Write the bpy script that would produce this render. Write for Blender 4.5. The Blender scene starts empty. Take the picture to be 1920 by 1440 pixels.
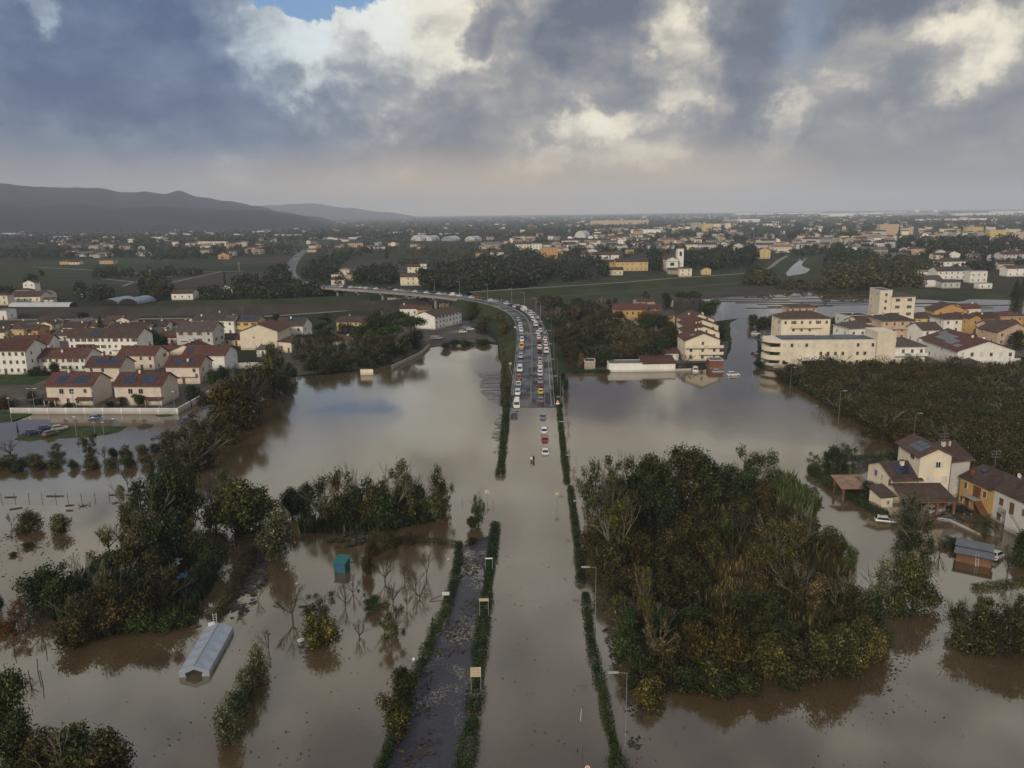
import bpy, math, random
import numpy as np
from mathutils import Vector, Matrix, noise as mnoise
R = math.radians
rnd = random.Random(7)
C = bpy.context.scene.collection
# ------------------------------------------------------------------ camera
CAM_H = 56.0
FPX = 1450.0
PITCH = R(12.48)
ROLL = R(-0.72)
scene = bpy.context.scene
cam_d = bpy.data.cameras.new('camera')
cam = bpy.data.objects.new('camera', cam_d)
C.objects.link(cam)
cam_d.sensor_width = 36.0
cam_d.lens = 36.0 * FPX / 1920.0
cam_d.clip_start = 0.5
cam_d.clip_end = 90000.0
CAM_M = Matrix.Translation((0, 0, CAM_H)) @ Matrix.Rotation(R(90) - PITCH, 4, 'X') @ Matrix.Rotation(ROLL, 4, 'Z')
cam.matrix_world = CAM_M
scene.camera = cam
scene.cycles.volume_bounces = 2
scene.render.resolution_x = 1024
scene.render.resolution_y = 768
CAM_R = CAM_M.to_3x3()
CAM_RI = CAM_R.inverted()

def ray(px, py):
    return (CAM_R @ Vector(((px - 960) / FPX, -(py - 720) / FPX, -1.0))).normalized()

def G(px, py, z=0.0):
    """survey point: where the sight line meets the level z"""
    d = ray(px, py)
    t = (z - CAM_H) / min(d.z, -0.0012)
    return Vector((d.x * t, d.y * t, z))

def P(v):
    q = CAM_RI @ (Vector(v) - Vector((0, 0, CAM_H)))
    return (960 + FPX * q.x / -q.z, 720 - FPX * q.y / -q.z)

def Hpx(px, pyb, pyt, z=0.0):
    """height of a vertical thing whose foot is at pyb and head at pyt"""
    b = G(px, pyb, z)
    d = ray(px, pyt)
    t = math.hypot(b.x, b.y) / math.hypot(d.x, d.y)
    return CAM_H + d.z * t - z

def mpp(px, py, z=0.0):
    """metres per survey pixel at a ground point"""
    b = G(px, py, z)
    q = CAM_RI @ (b - Vector((0, 0, CAM_H)))
    return -q.z / FPX

# ------------------------------------------------------------------ view
scene.view_settings.view_transform = 'Standard'
scene.view_settings.look = 'None'
scene.view_settings.gamma = 1.0
scene.view_settings.exposure = 0.0
scene.view_settings.use_curve_mapping = False

# ------------------------------------------------------------------ node helper
class NT:
    def __init__(s, tree):
        s.t = tree
        s.n = tree.nodes
        s.l = tree.links
    def node(s, typ, ins=None, **kw):
        nd = s.n.new(typ)
        for k, v in kw.items():
            setattr(nd, k, v)
        if ins:
            for k, v in ins.items():
                s.set(nd.inputs[k], v)
        return nd
    def set(s, sock, v):
        if isinstance(v, bpy.types.NodeSocket):
            s.l.new(v, sock)
        else:
            sock.default_value = v
    def math(s, op, a, b=None, c=None, clamp=False):
        nd = s.n.new('ShaderNodeMath'); nd.operation = op; nd.use_clamp = clamp
        s.set(nd.inputs[0], a)
        if b is not None: s.set(nd.inputs[1], b)
        if c is not None: s.set(nd.inputs[2], c)
        return nd.outputs[0]
    def vec(s, op, a, b=None, scale=None):
        nd = s.n.new('ShaderNodeVectorMath'); nd.operation = op
        s.set(nd.inputs[0], a)
        if b is not None: s.set(nd.inputs[1], b)
        if scale is not None: s.set(nd.inputs['Scale'], scale)
        return nd.outputs['Value'] if op in ('LENGTH', 'DOT_PRODUCT', 'DISTANCE') else nd.outputs[0]
    def noise(s, vec, scale, detail=4, rough=0.5, dist=0.0, col=False):
        nd = s.n.new('ShaderNodeTexNoise')
        if vec is not None: s.l.new(vec, nd.inputs['Vector'])
        nd.inputs['Scale'].default_value = scale
        nd.inputs['Detail'].default_value = detail
        nd.inputs['Roughness'].default_value = rough
        nd.inputs['Distortion'].default_value = dist
        return nd.outputs['Color' if col else 'Fac']
    def ramp(s, fac, stops, interp='LINEAR'):
        nd = s.n.new('ShaderNodeValToRGB')
        cr = nd.color_ramp; cr.interpolation = interp
        while len(cr.elements) < len(stops): cr.elements.new(0.5)
        for e, (p, c) in zip(cr.elements, stops):
            e.position = p
            e.color = (*c, 1) if len(c) == 3 else c
        s.l.new(fac, nd.inputs[0])
        return nd.outputs[0]
    def mix(s, fac, a, b, blend='MIX'):
        nd = s.n.new('ShaderNodeMix'); nd.data_type = 'RGBA'; nd.blend_type = blend
        s.set(nd.inputs[0], fac)
        for sock, v in ((nd.inputs[6], a), (nd.inputs[7], b)):
            if not isinstance(v, bpy.types.NodeSocket) and len(v) == 3: v = (*v, 1)
            s.set(sock, v)
        return nd.outputs[2]
    def mapr(s, v, a, b, c=0.0, d=1.0, smooth=True):
        nd = s.n.new('ShaderNodeMapRange')
        if smooth: nd.interpolation_type = 'SMOOTHSTEP'
        s.set(nd.inputs[0], v)
        for i, q in zip((1, 2, 3, 4), (a, b, c, d)): nd.inputs[i].default_value = q
        return nd.outputs[0]

def lin(r, g, b):
    f = lambda c: (c / 255 / 12.92) if c <= 10 else ((c / 255 + 0.055) / 1.055) ** 2.4
    return (f(r), f(g), f(b))

# ------------------------------------------------------------------ sky
SUN_EL, SUN_AZ = R(24), R(205)      # low sun behind the camera, slightly to the left, veiled by cloud
world = bpy.data.worlds.new('World')
scene.world = world
world.use_nodes = True
w = NT(world.node_tree)
w.n.clear()
tc = w.node('ShaderNodeTexCoord').outputs['Generated']
sky = w.node('ShaderNodeTexSky', sky_type='NISHITA', sun_disc=False, sun_elevation=SUN_EL, sun_rotation=SUN_AZ)
sky.air_density = 1.2; sky.dust_density = 2.0
sep = w.node('ShaderNodeSeparateXYZ', {0: tc})
az = w.math('ARCTAN2', sep.outputs[0], sep.outputs[1])
el = w.math('ARCSINE', sep.outputs[2])
uv = w.node('ShaderNodeCombineXYZ', {0: az, 1: el, 2: 0.0}).outputs[0]
# billowing: bend the sky coordinates with three sizes of turbulence
w1 = w.vec('SUBTRACT', w.noise(tc, 3.2, 3, 0.5, col=True), (0.5, 0.5, 0.5))
w2 = w.vec('SUBTRACT', w.noise(tc, 9.0, 4, 0.55, col=True), (0.5, 0.5, 0.5))
w3 = w.vec('SUBTRACT', w.noise(tc, 30.0, 5, 0.6, col=True), (0.5, 0.5, 0.5))
wv = w.vec('ADD', uv, w.vec('SCALE', w1, scale=0.16))
wv = w.vec('ADD', wv, w.vec('SCALE', w2, scale=0.11))
wv = w.vec('ADD', wv, w.vec('SCALE', w3, scale=0.06))
wsoft = w.vec('ADD', uv, w.vec('SCALE', w1, scale=0.14))

def az_el(px, py):
    d = ray(px, py)
    return math.atan2(d.x, d.y), math.asin(d.z)

def blob(coord, px, py, rx, ry, rot=0.0, lo=0.35, hi=1.0):
    a, e = az_el(px, py)
    mp = w.node('ShaderNodeMapping', {0: coord}, vector_type='TEXTURE')
    mp.inputs['Location'].default_value = (a, e, 0)
    mp.inputs['Rotation'].default_value = (0, 0, R(rot))
    mp.inputs['Scale'].default_value = (rx / FPX, ry / FPX, 1)
    return w.mapr(w.vec('LENGTH', mp.outputs[0]), hi, lo)

tcs = w.node('ShaderNodeCombineXYZ', {0: az, 1: w.math('MULTIPLY', el, 1.9), 2: 0.0}).outputs[0]
tcw = w.vec('ADD', tcs, w.vec('SCALE', w2, scale=0.05))
n_a = w.mapr(w.noise(tcw, 5.5, 7, 0.56), 0.30, 0.70, -1.0, 1.0, False)
n_b = w.mapr(w.noise(w.vec('ADD', tcw, (3.1, 7.7, 0)), 15.0, 6, 0.55), 0.34, 0.66, -1.0, 1.0, False)
field = w.math('MULTIPLY_ADD', n_a, 0.15, 0.48)
field = w.math('MULTIPLY_ADD', n_b, 0.05, field)
vor = w.node('ShaderNodeTexVoronoi', {'Vector': w.vec('ADD', tcw, w.vec('SCALE', w3, scale=0.05))})
vor.inputs['Scale'].default_value = 11.0; vor.inputs['Detail'].default_value = 3.0; vor.inputs['Roughness'].default_value = .55
field = w.math('MULTIPLY_ADD', w.math('SUBTRACT', 0.66, vor.outputs['Distance']), 0.30, field)
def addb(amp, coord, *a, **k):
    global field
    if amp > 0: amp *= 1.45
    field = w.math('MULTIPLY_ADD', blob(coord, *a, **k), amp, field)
S = dict(lo=0.0, hi=1.15)      # soft
M_ = dict(lo=0.35, hi=1.0)     # firm
# sunlit cumulus
addb(.26, wv, 540, 85, 130, 90, -35, **M_)
addb(.26, wv, 690, 120, 190, 110, -35, **M_)
addb(.34, wv, 780, 35, 180, 85, -20, **M_)
addb(.12, wv, 900, 190, 130, 110, -30, **S)
addb(.26, wv, 1275, 70, 80, 120, 25, **M_)
addb(.16, wv, 1180, 190, 130, 70, 20, **S)
addb(.34, wv, 1850, 80, 110, 95, 30, **M_)
addb(.20, wv, 1480, 190, 130, 42, 15, **M_)
addb(.16, wv, 1140, 222, 100, 45, 25, **M_)
addb(.14, wv, 990, 20, 60, 50, **M_)
addb(.28, wv, 105, 40, 36, 42, **M_)
addb(.09, wv, 980, 290, 600, 90, 0, **S)
addb(.14, wv, 1130, 275, 300, 55, 12, **S)
# shaded undersides
addb(-.32, wv, 1080, 50, 150, 90, 20, **M_)
addb(-.30, wv, 1420, 60, 120, 110, 30, **M_)
addb(-.34, wv, 1680, 5, 140, 60, 10, **M_)
addb(-.36, wv, 875, 62, 52, 36, -25, **M_)
addb(-.2, wv, 820, 230, 130, 75, -15, **M_)
addb(-.12, wv, 990, 215, 120, 60, -10, **M_)
addb(-.14, wv, 690, 240, 220, 90, **S)
addb(-.15, wv, 1340, 200, 200, 60, 10, **S)
addb(-.23, wv, 170, 130, 500, 160, **S)
addb(-.12, wv, 330, 80, 190, 130, -20, **M_)
addb(-.14, wv, 60, 215, 430, 60, **M_)
addb(-.11, wv, 1820, 270, 330, 90, **S)
addb(-.18, wv, 1740, 150, 120, 45, 25, **M_)
field = w.math('MULTIPLY_ADD', w.math('MULTIPLY', w.mapr(el, R(13.9), R(16.5)), w.mapr(el, R(42), R(28))), 0.42, field)  # unseen band of cloud above the view, brightened to lift the water reflections
# overhead and behind: an even, broken deck
cloud = w.ramp(field, [(0.0, lin(96, 103, 120)), (0.22, lin(120, 124, 134)), (0.38, lin(138, 139, 144)), (0.52, lin(162, 159, 156)),
                       (0.66, lin(204, 197, 183)), (0.82, lin(238, 229, 208)), (1.0, lin(246, 240, 222))])
# the western side of the deck is in bluish shade
bl = blob(wsoft, 150, 100, 700, 300, 0, 0.3, 1.0)
cloud = w.mix(w.math('MULTIPLY', bl, 0.85), cloud, w.mix(1.0, cloud, (0.60, 0.83, 1.20), 'MULTIPLY'))
# rain haze under the deck
hz = w.mapr(w.math('ADD', el, w.math('MULTIPLY', w.node('ShaderNodeSeparateXYZ', {0: w1}).outputs[0], 0.05)), R(5.6), R(0.8))
hazecol = w.mix(w.mapr(az, R(-30), R(-2)), lin(166, 162, 160), lin(206, 180, 150))
hazecol = w.mix(w.mapr(az, R(8), R(30)), hazecol, lin(136, 132, 134))
hz2 = w.math('MULTIPLY', hz, w.mapr(w.noise(tc, 4.0, 3, 0.5), 0.2, 0.6, 0.75, 1.0))
cloud = w.mix(hz2, cloud, hazecol)
# clear blue gaps
gap = w.math('MAXIMUM', blob(wv, 590, -6, 115, 32, 0, 0.7, 1.0), w.math('MULTIPLY', blob(wv, 1545, 60, 75, 70, 30, 0.0, 1.2), 0.28))
gap = w.math('MAXIMUM', gap, w.math('MULTIPLY', blob(wv, 290, -20, 60, 40, 0, 0.5, 1.0), 0.8))
gap = w.math('MULTIPLY', gap, w.mapr(el, R(14.9), R(14.1)))
blue = w.mix(1.0, sky.outputs[0], (0.085, 0.085, 0.085), 'MULTIPLY')
blue = w.mix(0.55, blue, lin(112, 156, 214))
# unseen sky: brightened overhead to light ground and haze, blued for water reflections
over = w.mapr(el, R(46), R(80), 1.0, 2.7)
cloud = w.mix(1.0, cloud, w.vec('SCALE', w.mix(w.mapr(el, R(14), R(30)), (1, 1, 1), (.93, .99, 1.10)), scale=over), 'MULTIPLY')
# a share of the physical sky shines through the whole deck
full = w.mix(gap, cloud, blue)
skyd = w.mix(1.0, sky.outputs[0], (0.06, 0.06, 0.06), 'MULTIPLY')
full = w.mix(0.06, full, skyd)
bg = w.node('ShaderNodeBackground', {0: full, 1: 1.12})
wo = w.node('ShaderNodeOutputWorld', {0: bg.outputs[0]})

# ------------------------------------------------------------------ sun, veiled
sd = bpy.data.lights.new('sun', 'SUN')
sd.energy = 2.3
sd.angle = R(12)
sd.color = (1.0, 0.86, 0.68)
sun = bpy.data.objects.new('sun', sd)
C.objects.link(sun)
sdir = Vector((math.sin(SUN_AZ) * math.cos(SUN_EL), math.cos(SUN_AZ) * math.cos(SUN_EL), math.sin(SUN_EL)))
sun.rotation_euler = sdir.to_track_quat('Z', 'Y').to_euler()
sun.location = (0, -50, 200)
# ------------------------------------------------------------------ materials
MATS = {}
def principled(name, rough=0.7, spec=0.3, metal=0.0):
    m = bpy.data.materials.new(name); m.use_nodes = True
    t = NT(m.node_tree); t.n.clear()
    b = t.node('ShaderNodeBsdfPrincipled')
    b.inputs['Roughness'].default_value = rough
    b.inputs['Metallic'].default_value = metal
    b.inputs['Specular IOR Level'].default_value = spec
    t.node('ShaderNodeOutputMaterial', {0: b.outputs[0]})
    MATS[name] = m
    return m, t, b

def vary(t, base, amt, scale=0.6, objrand=0.0, detail=4, hue=None):
    """break a flat colour up with world-size grime and a little per-object shift"""
    geo = t.node('ShaderNodeNewGeometry').outputs['Position']
    n = t.noise(geo, scale, detail, 0.6)
    lo = tuple(c * (1 - amt) for c in base); hi = tuple(min(1, c * (1 + amt)) for c in base)
    col = t.mix(t.mapr(n, 0.3, 0.7, 0, 1, False), lo, hi)
    if objrand:
        r = t.node('ShaderNodeObjectInfo').outputs['Random']
        col = t.mix(1.0, col, t.ramp(r, [(0, (1 - objrand,) * 3), (1, (1 + objrand,) * 3)]), 'MULTIPLY')
    return col

def flat(name, col, rough=0.7, spec=0.3, amt=0.15, scale=0.8, metal=0.0, objrand=0.0):
    m, t, b = principled(name, rough, spec, metal)
    t.l.new(vary(t, col, amt, scale, objrand), b.inputs['Base Color'])
    return m

def leafmat(name, a, b_, c=None, trans=0.25):
    m, t, b = principled(name, 0.75, 0.12)
    geo = t.node('ShaderNodeNewGeometry')
    isl = geo.outputs['Random Per Island']
    oi = t.node('ShaderNodeObjectInfo').outputs['Random']
    col = t.ramp(isl, [(0.0, tuple(x * .6 for x in a)), (0.45, a), (0.7, b_), (0.9, tuple(x * 1.35 for x in b_)), (1.0, c or tuple(x * 2.2 for x in b_))])
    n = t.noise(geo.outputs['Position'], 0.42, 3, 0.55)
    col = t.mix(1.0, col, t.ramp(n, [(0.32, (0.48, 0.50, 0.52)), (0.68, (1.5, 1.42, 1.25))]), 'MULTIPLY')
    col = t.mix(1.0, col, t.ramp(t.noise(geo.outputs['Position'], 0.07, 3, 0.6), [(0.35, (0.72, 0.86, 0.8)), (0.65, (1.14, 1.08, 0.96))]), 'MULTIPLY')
    col = t.mix(1.0, col, t.ramp(oi, [(0, (0.78, 0.84, 0.86)), (0.5, (1.05, 1.0, 0.95)), (1, (1.25, 1.08, 0.9))]), 'MULTIPLY')
    t.l.new(t.mix(1.0, col, (1.45, 1.43, 1.22), 'MULTIPLY'), b.inputs['Base Color'])
    return m

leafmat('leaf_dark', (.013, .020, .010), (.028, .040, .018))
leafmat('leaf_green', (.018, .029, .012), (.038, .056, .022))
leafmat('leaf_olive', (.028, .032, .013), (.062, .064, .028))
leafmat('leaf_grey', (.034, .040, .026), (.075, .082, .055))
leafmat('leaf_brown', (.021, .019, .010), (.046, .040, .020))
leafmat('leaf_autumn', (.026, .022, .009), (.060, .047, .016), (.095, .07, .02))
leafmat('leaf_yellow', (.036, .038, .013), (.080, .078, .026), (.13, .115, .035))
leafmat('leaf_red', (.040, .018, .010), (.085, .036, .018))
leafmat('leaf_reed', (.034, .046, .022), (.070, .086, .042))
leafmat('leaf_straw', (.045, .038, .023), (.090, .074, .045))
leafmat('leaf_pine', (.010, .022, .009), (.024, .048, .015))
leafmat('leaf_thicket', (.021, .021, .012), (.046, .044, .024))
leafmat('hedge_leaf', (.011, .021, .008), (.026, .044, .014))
flat('bark', (.06, .048, .036), .9, .1)
flat('twig', (.075, .062, .052), .9, .1)
flat('bark_pale', (.16, .145, .12), .9, .1)
for nm, c in dict(white=(.72, .71, .67), cream=(.68, .61, .48), pink=(.64, .56, .48), yellow=(.56, .42, .20), orange=(.46, .27, .12), salmon=(.50, .37, .28),
                  grey=(.40, .40, .38), ochre=(.44, .29, .11), stone=(.34, .31, .26), concrete=(.30, .29, .27), brick=(.17, .075, .05), greywhite=(.5, .5, .49)).items():
    m, t, b = principled('wall_' + nm, .85, .2)
    col = vary(t, c, .10, .35, .06)
    geo = t.node('ShaderNodeNewGeometry').outputs['Position']
    st = t.noise(t.vec('MULTIPLY', geo, (1.6, 1.6, .12)), 1.0, 5, .65)      # rain streaks
    col = t.mix(t.mapr(st, .5, .75, 0, .35), col, tuple(x * .55 for x in c))
    sz = t.node('ShaderNodeSeparateXYZ', {0: geo}).outputs[2]               # flood mark
    wet = t.mapr(t.math('ADD', sz, t.math('MULTIPLY', t.noise(geo, .8, 3), .5)), 1.3, .5, 0, .45)
    col = t.mix(wet, col, (.20, .15, .10))
    t.l.new(col, b.inputs['Base Color'])
for nm, c in dict(red=(.092, .040, .031), brown=(.076, .048, .038), dark=(.075, .062, .055), grey=(.13, .128, .125), pale=(.23, .15, .11)).items():
    m, t, b = principled('roof_' + nm, .85, .18)
    tc_ = t.node('ShaderNodeTexCoord').outputs['Object']
    wv_ = t.node('ShaderNodeTexWave', {0: tc_}); wv_.inputs['Scale'].default_value = 1.7; wv_.inputs['Distortion'].default_value = .4
    wv_.bands_direction = 'X'
    col = vary(t, c, .34, .9, .22, 6)
    geo = t.node('ShaderNodeNewGeometry').outputs['Position']
    col = t.mix(t.mapr(t.noise(geo, .25, 4, .6), .5, .68, 0, .55), col, (.085, .08, .066))   # lichen
    col = t.mix(t.mapr(wv_.outputs['Fac'], .1, .5, .35, 0), col, tuple(x * .5 for x in c))
    t.l.new(col, b.inputs['Base Color'])
    bp = t.node('ShaderNodeBump', {'Height': wv_.outputs['Fac'], 'Strength': .4, 'Distance': .05})
    t.l.new(bp.outputs[0], b.inputs['Normal'])
flat('glass_dark', (.018, .020, .024), .12, .6)
flat('frame_white', (.55, .54, .50), .6)
flat('shutter_brown', (.13, .065, .035), .7)
flat('shutter_green', (.03, .06, .04), .7)
flat('shutter_white', (.55, .54, .50), .7)
flat('timber', (.17, .10, .06), .8)
flat('solar', (.018, .027, .052), .26, .6, .25, 1.2)
flat('metal_grey', (.30, .31, .32), .45, .5, metal=.5)
flat('galvanised', (.27, .28, .29), .5, .5, metal=.3)
flat('metal_dark', (.05, .05, .055), .5)
flat('teal', (.015, .11, .115), .6)
flat('blue_metal', (.03, .09, .2), .5)
flat('asphalt_shed', (.11, .12, .14), .6)
flat('plastic_white', (.62, .62, .60), .45)
flat('sign_cream', (.47, .40, .29), .6)
flat('sign_white', (.72, .72, .68), .5)
flat('sign_red', (.45, .03, .03), .5)
flat('sign_yellow', (.6, .42, .05), .5)
flat('black', (.012, .012, .013), .5)
flat('rubber', (.02, .02, .02), .8)
flat('skin', (.42, .25, .18), .6)
flat('cloth_white', (.6, .6, .58), .8)
flat('cloth_dark', (.02, .022, .03), .8)
flat('lamp_shell', (.25, .26, .27), .5)
flat('lamp_glass', (.5, .5, .48), .3, .5)
for nm, c in dict(white=(.62, .62, .61), silver=(.33, .34, .35), grey=(.13, .135, .145), black=(.014, .015, .018), blue=(.02, .04, .10), red=(.22, .02, .02),
                  bluegrey=(.12, .17, .23), yellow=(.55, .46, .05), orange=(.60, .28, .04), brown=(.15, .09, .06), skyblue=(.05, .15, .30)).items():
    m, t, b = principled('paint_' + nm, .28, .5)
    t.l.new(vary(t, c, .08, 1.5), b.inputs['Base Color'])
    b.inputs['Coat Weight'].default_value = .4
M = MATS

# ------------------------------------------------------------------ mesh helper
class MB:
    def __init__(s): s.v = []; s.f = []; s.m = []; s.mats = []
    def mi(s, mat):
        if mat not in s.mats: s.mats.append(mat)
        return s.mats.index(mat)
    def poly(s, pts, mat):
        k = len(s.v); s.v += [tuple(p) for p in pts]; s.f.append(tuple(range(k, k + len(pts)))); s.m.append(s.mi(mat))
    def box(s, x0, x1, y0, y1, z0, z1, mat):
        k = len(s.v)
        s.v += [(x0, y0, z0), (x1, y0, z0), (x1, y1, z0), (x0, y1, z0), (x0, y0, z1), (x1, y0, z1), (x1, y1, z1), (x0, y1, z1)]
        for q in ((0, 3, 2, 1), (4, 5, 6, 7), (0, 1, 5, 4), (1, 2, 6, 5), (2, 3, 7, 6), (3, 0, 4, 7)):
            s.f.append(tuple(k + i for i in q)); s.m.append(s.mi(mat))
        return s
    def hexa(s, pts, mat):      # 8 corners, bottom loop then top loop
        k = len(s.v); s.v += [tuple(p) for p in pts]
        for q in ((0, 3, 2, 1), (4, 5, 6, 7), (0, 1, 5, 4), (1, 2, 6, 5), (2, 3, 7, 6), (3, 0, 4, 7)):
            s.f.append(tuple(k + i for i in q)); s.m.append(s.mi(mat))
        return s
    def tube(s, a, b, ra, rb, mat, n=6, cap=True):
        a = Vector(a); b = Vector(b); d = (b - a)
        if d.length < 1e-6: return s
        d.normalize(); u = d.orthogonal().normalized(); v = d.cross(u)
        k = len(s.v)
        for c, r in ((a, ra), (b, rb)):
            for i in range(n):
                an = 2 * math.pi * i / n
                s.v.append(tuple(c + (u * math.cos(an) + v * math.sin(an)) * r))
        for i in range(n):
            j = (i + 1) % n
            s.f.append((k + i, k + j, k + n + j, k + n + i)); s.m.append(s.mi(mat))
        if cap:
            s.f.append(tuple(k + n + i for i in range(n))); s.m.append(s.mi(mat))
            s.f.append(tuple(k + n - 1 - i for i in range(n))); s.m.append(s.mi(mat))
        return s
    def mesh(s, name):
        me = bpy.data.meshes.new(name)
        me.from_pydata(s.v, [], s.f)
        for m in s.mats: me.materials.append(M[m])
        me.polygons.foreach_set('material_index', s.m)
        me.update()
        return me
    def build(s, name, parent=None, loc=None, rz=None):
        return link(name, s.mesh(name), parent, loc, rz)

def link(name, me, parent=None, loc=None, rz=None):
    o = bpy.data.objects.new(name, me); C.objects.link(o)
    if parent: o.parent = parent
    if loc is not None: o.location = loc
    if rz is not None: o.rotation_euler = (0, 0, rz)
    return o

def empty(name, loc=(0, 0, 0), rz=0.0):
    o = bpy.data.objects.new(name, None); C.objects.link(o)
    o.empty_display_size = .5
    o.location = loc; o.rotation_euler = (0, 0, rz)
    return o

def tag(o, label=None, cat=None, group=None, kind=None):
    if label: o['label'] = label
    if cat: o['category'] = cat
    if group: o['group'] = group
    if kind: o['kind'] = kind
    return o

AUTO = []       # (object, look, category, anchor) labelled at the end from where they really stand
def auto(o, look, cat, group=None, at=None, marks='main'):
    o['category'] = cat
    if group: o['group'] = group
    AUTO.append((o, look, at, marks))
    return o

def inpoly(x, y, poly):
    c = False; j = len(poly) - 1
    for i in range(len(poly)):
        xi, yi = poly[i][0], poly[i][1]; xj, yj = poly[j][0], poly[j][1]
        if (yi > y) != (yj > y) and x < (xj - xi) * (y - yi) / (yj - yi) + xi: c = not c
        j = i
    return c

def resample(pts, step):
    """smooth curve through points, roughly even spacing"""
    out = []
    n = len(pts)
    for i in range(n - 1):
        p0 = pts[max(i - 1, 0)]; p1 = pts[i]; p2 = pts[i + 1]; p3 = pts[min(i + 2, n - 1)]
        k = max(1, int((p2 - p1).length / step))
        for j in range(k):
            t = j / k
            out.append(0.5 * ((2 * p1) + (p2 - p0) * t + (2 * p0 - 5 * p1 + 4 * p2 - p3) * t * t + (3 * p1 - p0 - 3 * p2 + p3) * t ** 3))
    out.append(pts[-1].copy())
    return out

def side(pts):
    """unit vector to the right of travel at each point"""
    out = []
    for i in range(len(pts)):
        d = pts[min(i + 1, len(pts) - 1)] - pts[max(i - 1, 0)]; d.z = 0; d.normalize()
        out.append(Vector((d.y, -d.x, 0)))
    return out

def ribbon(name, pts, prof, mats, parent=None, close=False):
    """sweep a cross-section [(offset, dz)...] along pts"""
    sd_ = side(pts); k = len(prof); mb = MB()
    for p, s_ in zip(pts, sd_):
        for o_, dz in prof: mb.v.append(tuple(p + s_ * o_ + Vector((0, 0, dz))))
    segs = k if close else k - 1
    for i in range(len(pts) - 1):
        for j in range(segs):
            j2 = (j + 1) % k
            mb.f.append((i * k + j, i * k + j2, (i + 1) * k + j2, (i + 1) * k + j)); mb.m.append(mb.mi(mats[j] if isinstance(mats, (list, tuple)) else mats))
    if close:
        for base, rev in ((0, False), ((len(pts) - 1) * k, True)):
            q = [base + j for j in range(k)]
            mb.f.append(tuple(reversed(q)) if rev else tuple(q)); mb.m.append(0)
    return mb.build(name, parent)
# ------------------------------------------------------------------ ground
m, t, b = principled('fields', .95, .08)
pos = t.node('ShaderNodeNewGeometry').outputs['Position']
wob = t.vec('ADD', pos, t.vec('SCALE', t.vec('SUBTRACT', t.noise(pos, .004, 2, .5, col=True), (.5, .5, .5)), scale=120.0))
mp = t.node('ShaderNodeMapping', {0: wob}); mp.inputs['Rotation'].default_value = (0, 0, R(14)); mp.inputs['Scale'].default_value = (.0042, .0085, 0)
vo = t.node('ShaderNodeTexVoronoi', {'Vector': mp.outputs[0], 'Scale': 1.0, 'Randomness': .8})
rv = t.node('ShaderNodeSeparateXYZ', {0: vo.outputs['Color']}).outputs[0]
col = t.ramp(rv, [(0, (.020, .032, .014)), (.25, (.036, .034, .020)), (.45, (.030, .048, .018)), (.62, (.055, .044, .030)), (.8, (.026, .036, .018)), (1, (.046, .050, .026))], 'CONSTANT')
rows = t.node('ShaderNodeTexWave', {0: mp.outputs[0]}, bands_direction='X'); rows.inputs['Scale'].default_value = 12.0; rows.inputs['Distortion'].default_value = 2.0
col = t.mix(t.mapr(rows.outputs['Fac'], .3, .8, 0, .18), col, (.015, .018, .010))
col = t.mix(t.mapr(t.noise(pos, .02, 6, .65), .35, .7, 0, .5), col, (.028, .030, .018))
col = t.mix(t.mapr(t.noise(pos, .6, 4, .6), .3, .8, 0, .35), col, (.018, .018, .012))
t.l.new(col, b.inputs['Base Color'])

flat('grass', (.036, .056, .020), .95, .08, .45, .35)
flat('levee_grass', (.036, .044, .020), .95, .08, .35, .05)
flat('levee_earth', (.050, .044, .036), .95, .08, .3, .05)
flat('yard', (.085, .075, .06), .9, .1, .4, .15)
flat('gravel', (.20, .18, .15), .9, .1, .2, .5)
m, t, b = principled('asphalt', .55, .35)
pos = t.node('ShaderNodeNewGeometry').outputs['Position']
col = t.mix(t.mapr(t.noise(t.vec('MULTIPLY', pos, (1, .12, 1)), .35, 4, .6), .38, .62), (.022, .024, .032), (.040, .041, .050))
col = t.mix(t.mapr(t.noise(pos, 1.1, 4, .6), .55, .75, 0, .4), col, (.06, .06, .065))
t.l.new(col, b.inputs['Base Color'])
wetn = t.noise(pos, .12, 4, .6)
t.l.new(t.mapr(wetn, .4, .6, .30, .75), b.inputs['Roughness'])
flat('asphalt_patch', (.075, .076, .09), .6, .3, .2, .4)
flat('marking', (.45, .45, .43), .6, .3, .3, .8)

FARR = 19000.0
mb = MB()
rings = [0, 30, 80, 150, 250, 400, 650, 1000, 1600, 2600, 4200, 7000, 12000, 15000, FARR]
nseg = 96
mb.v.append((0, 0, -0.3))
for r_ in rings[1:]:
    for i in range(nseg):
        a_ = 2 * math.pi * i / nseg
        mb.v.append((r_ * math.cos(a_), r_ * math.sin(a_), -0.3))
for i in range(nseg): mb.f.append((0, 1 + i, 1 + (i + 1) % nseg)); mb.m.append(mb.mi('fields'))
for k in range(len(rings) - 2):
    for i in range(nseg):
        j = (i + 1) % nseg; o_ = 1 + k * nseg; q_ = 1 + (k + 1) * nseg
        mb.f.append((o_ + i, q_ + i, q_ + j, o_ + j)); mb.m.append(0)
tag(mb.build('ground'), kind='structure')

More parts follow.
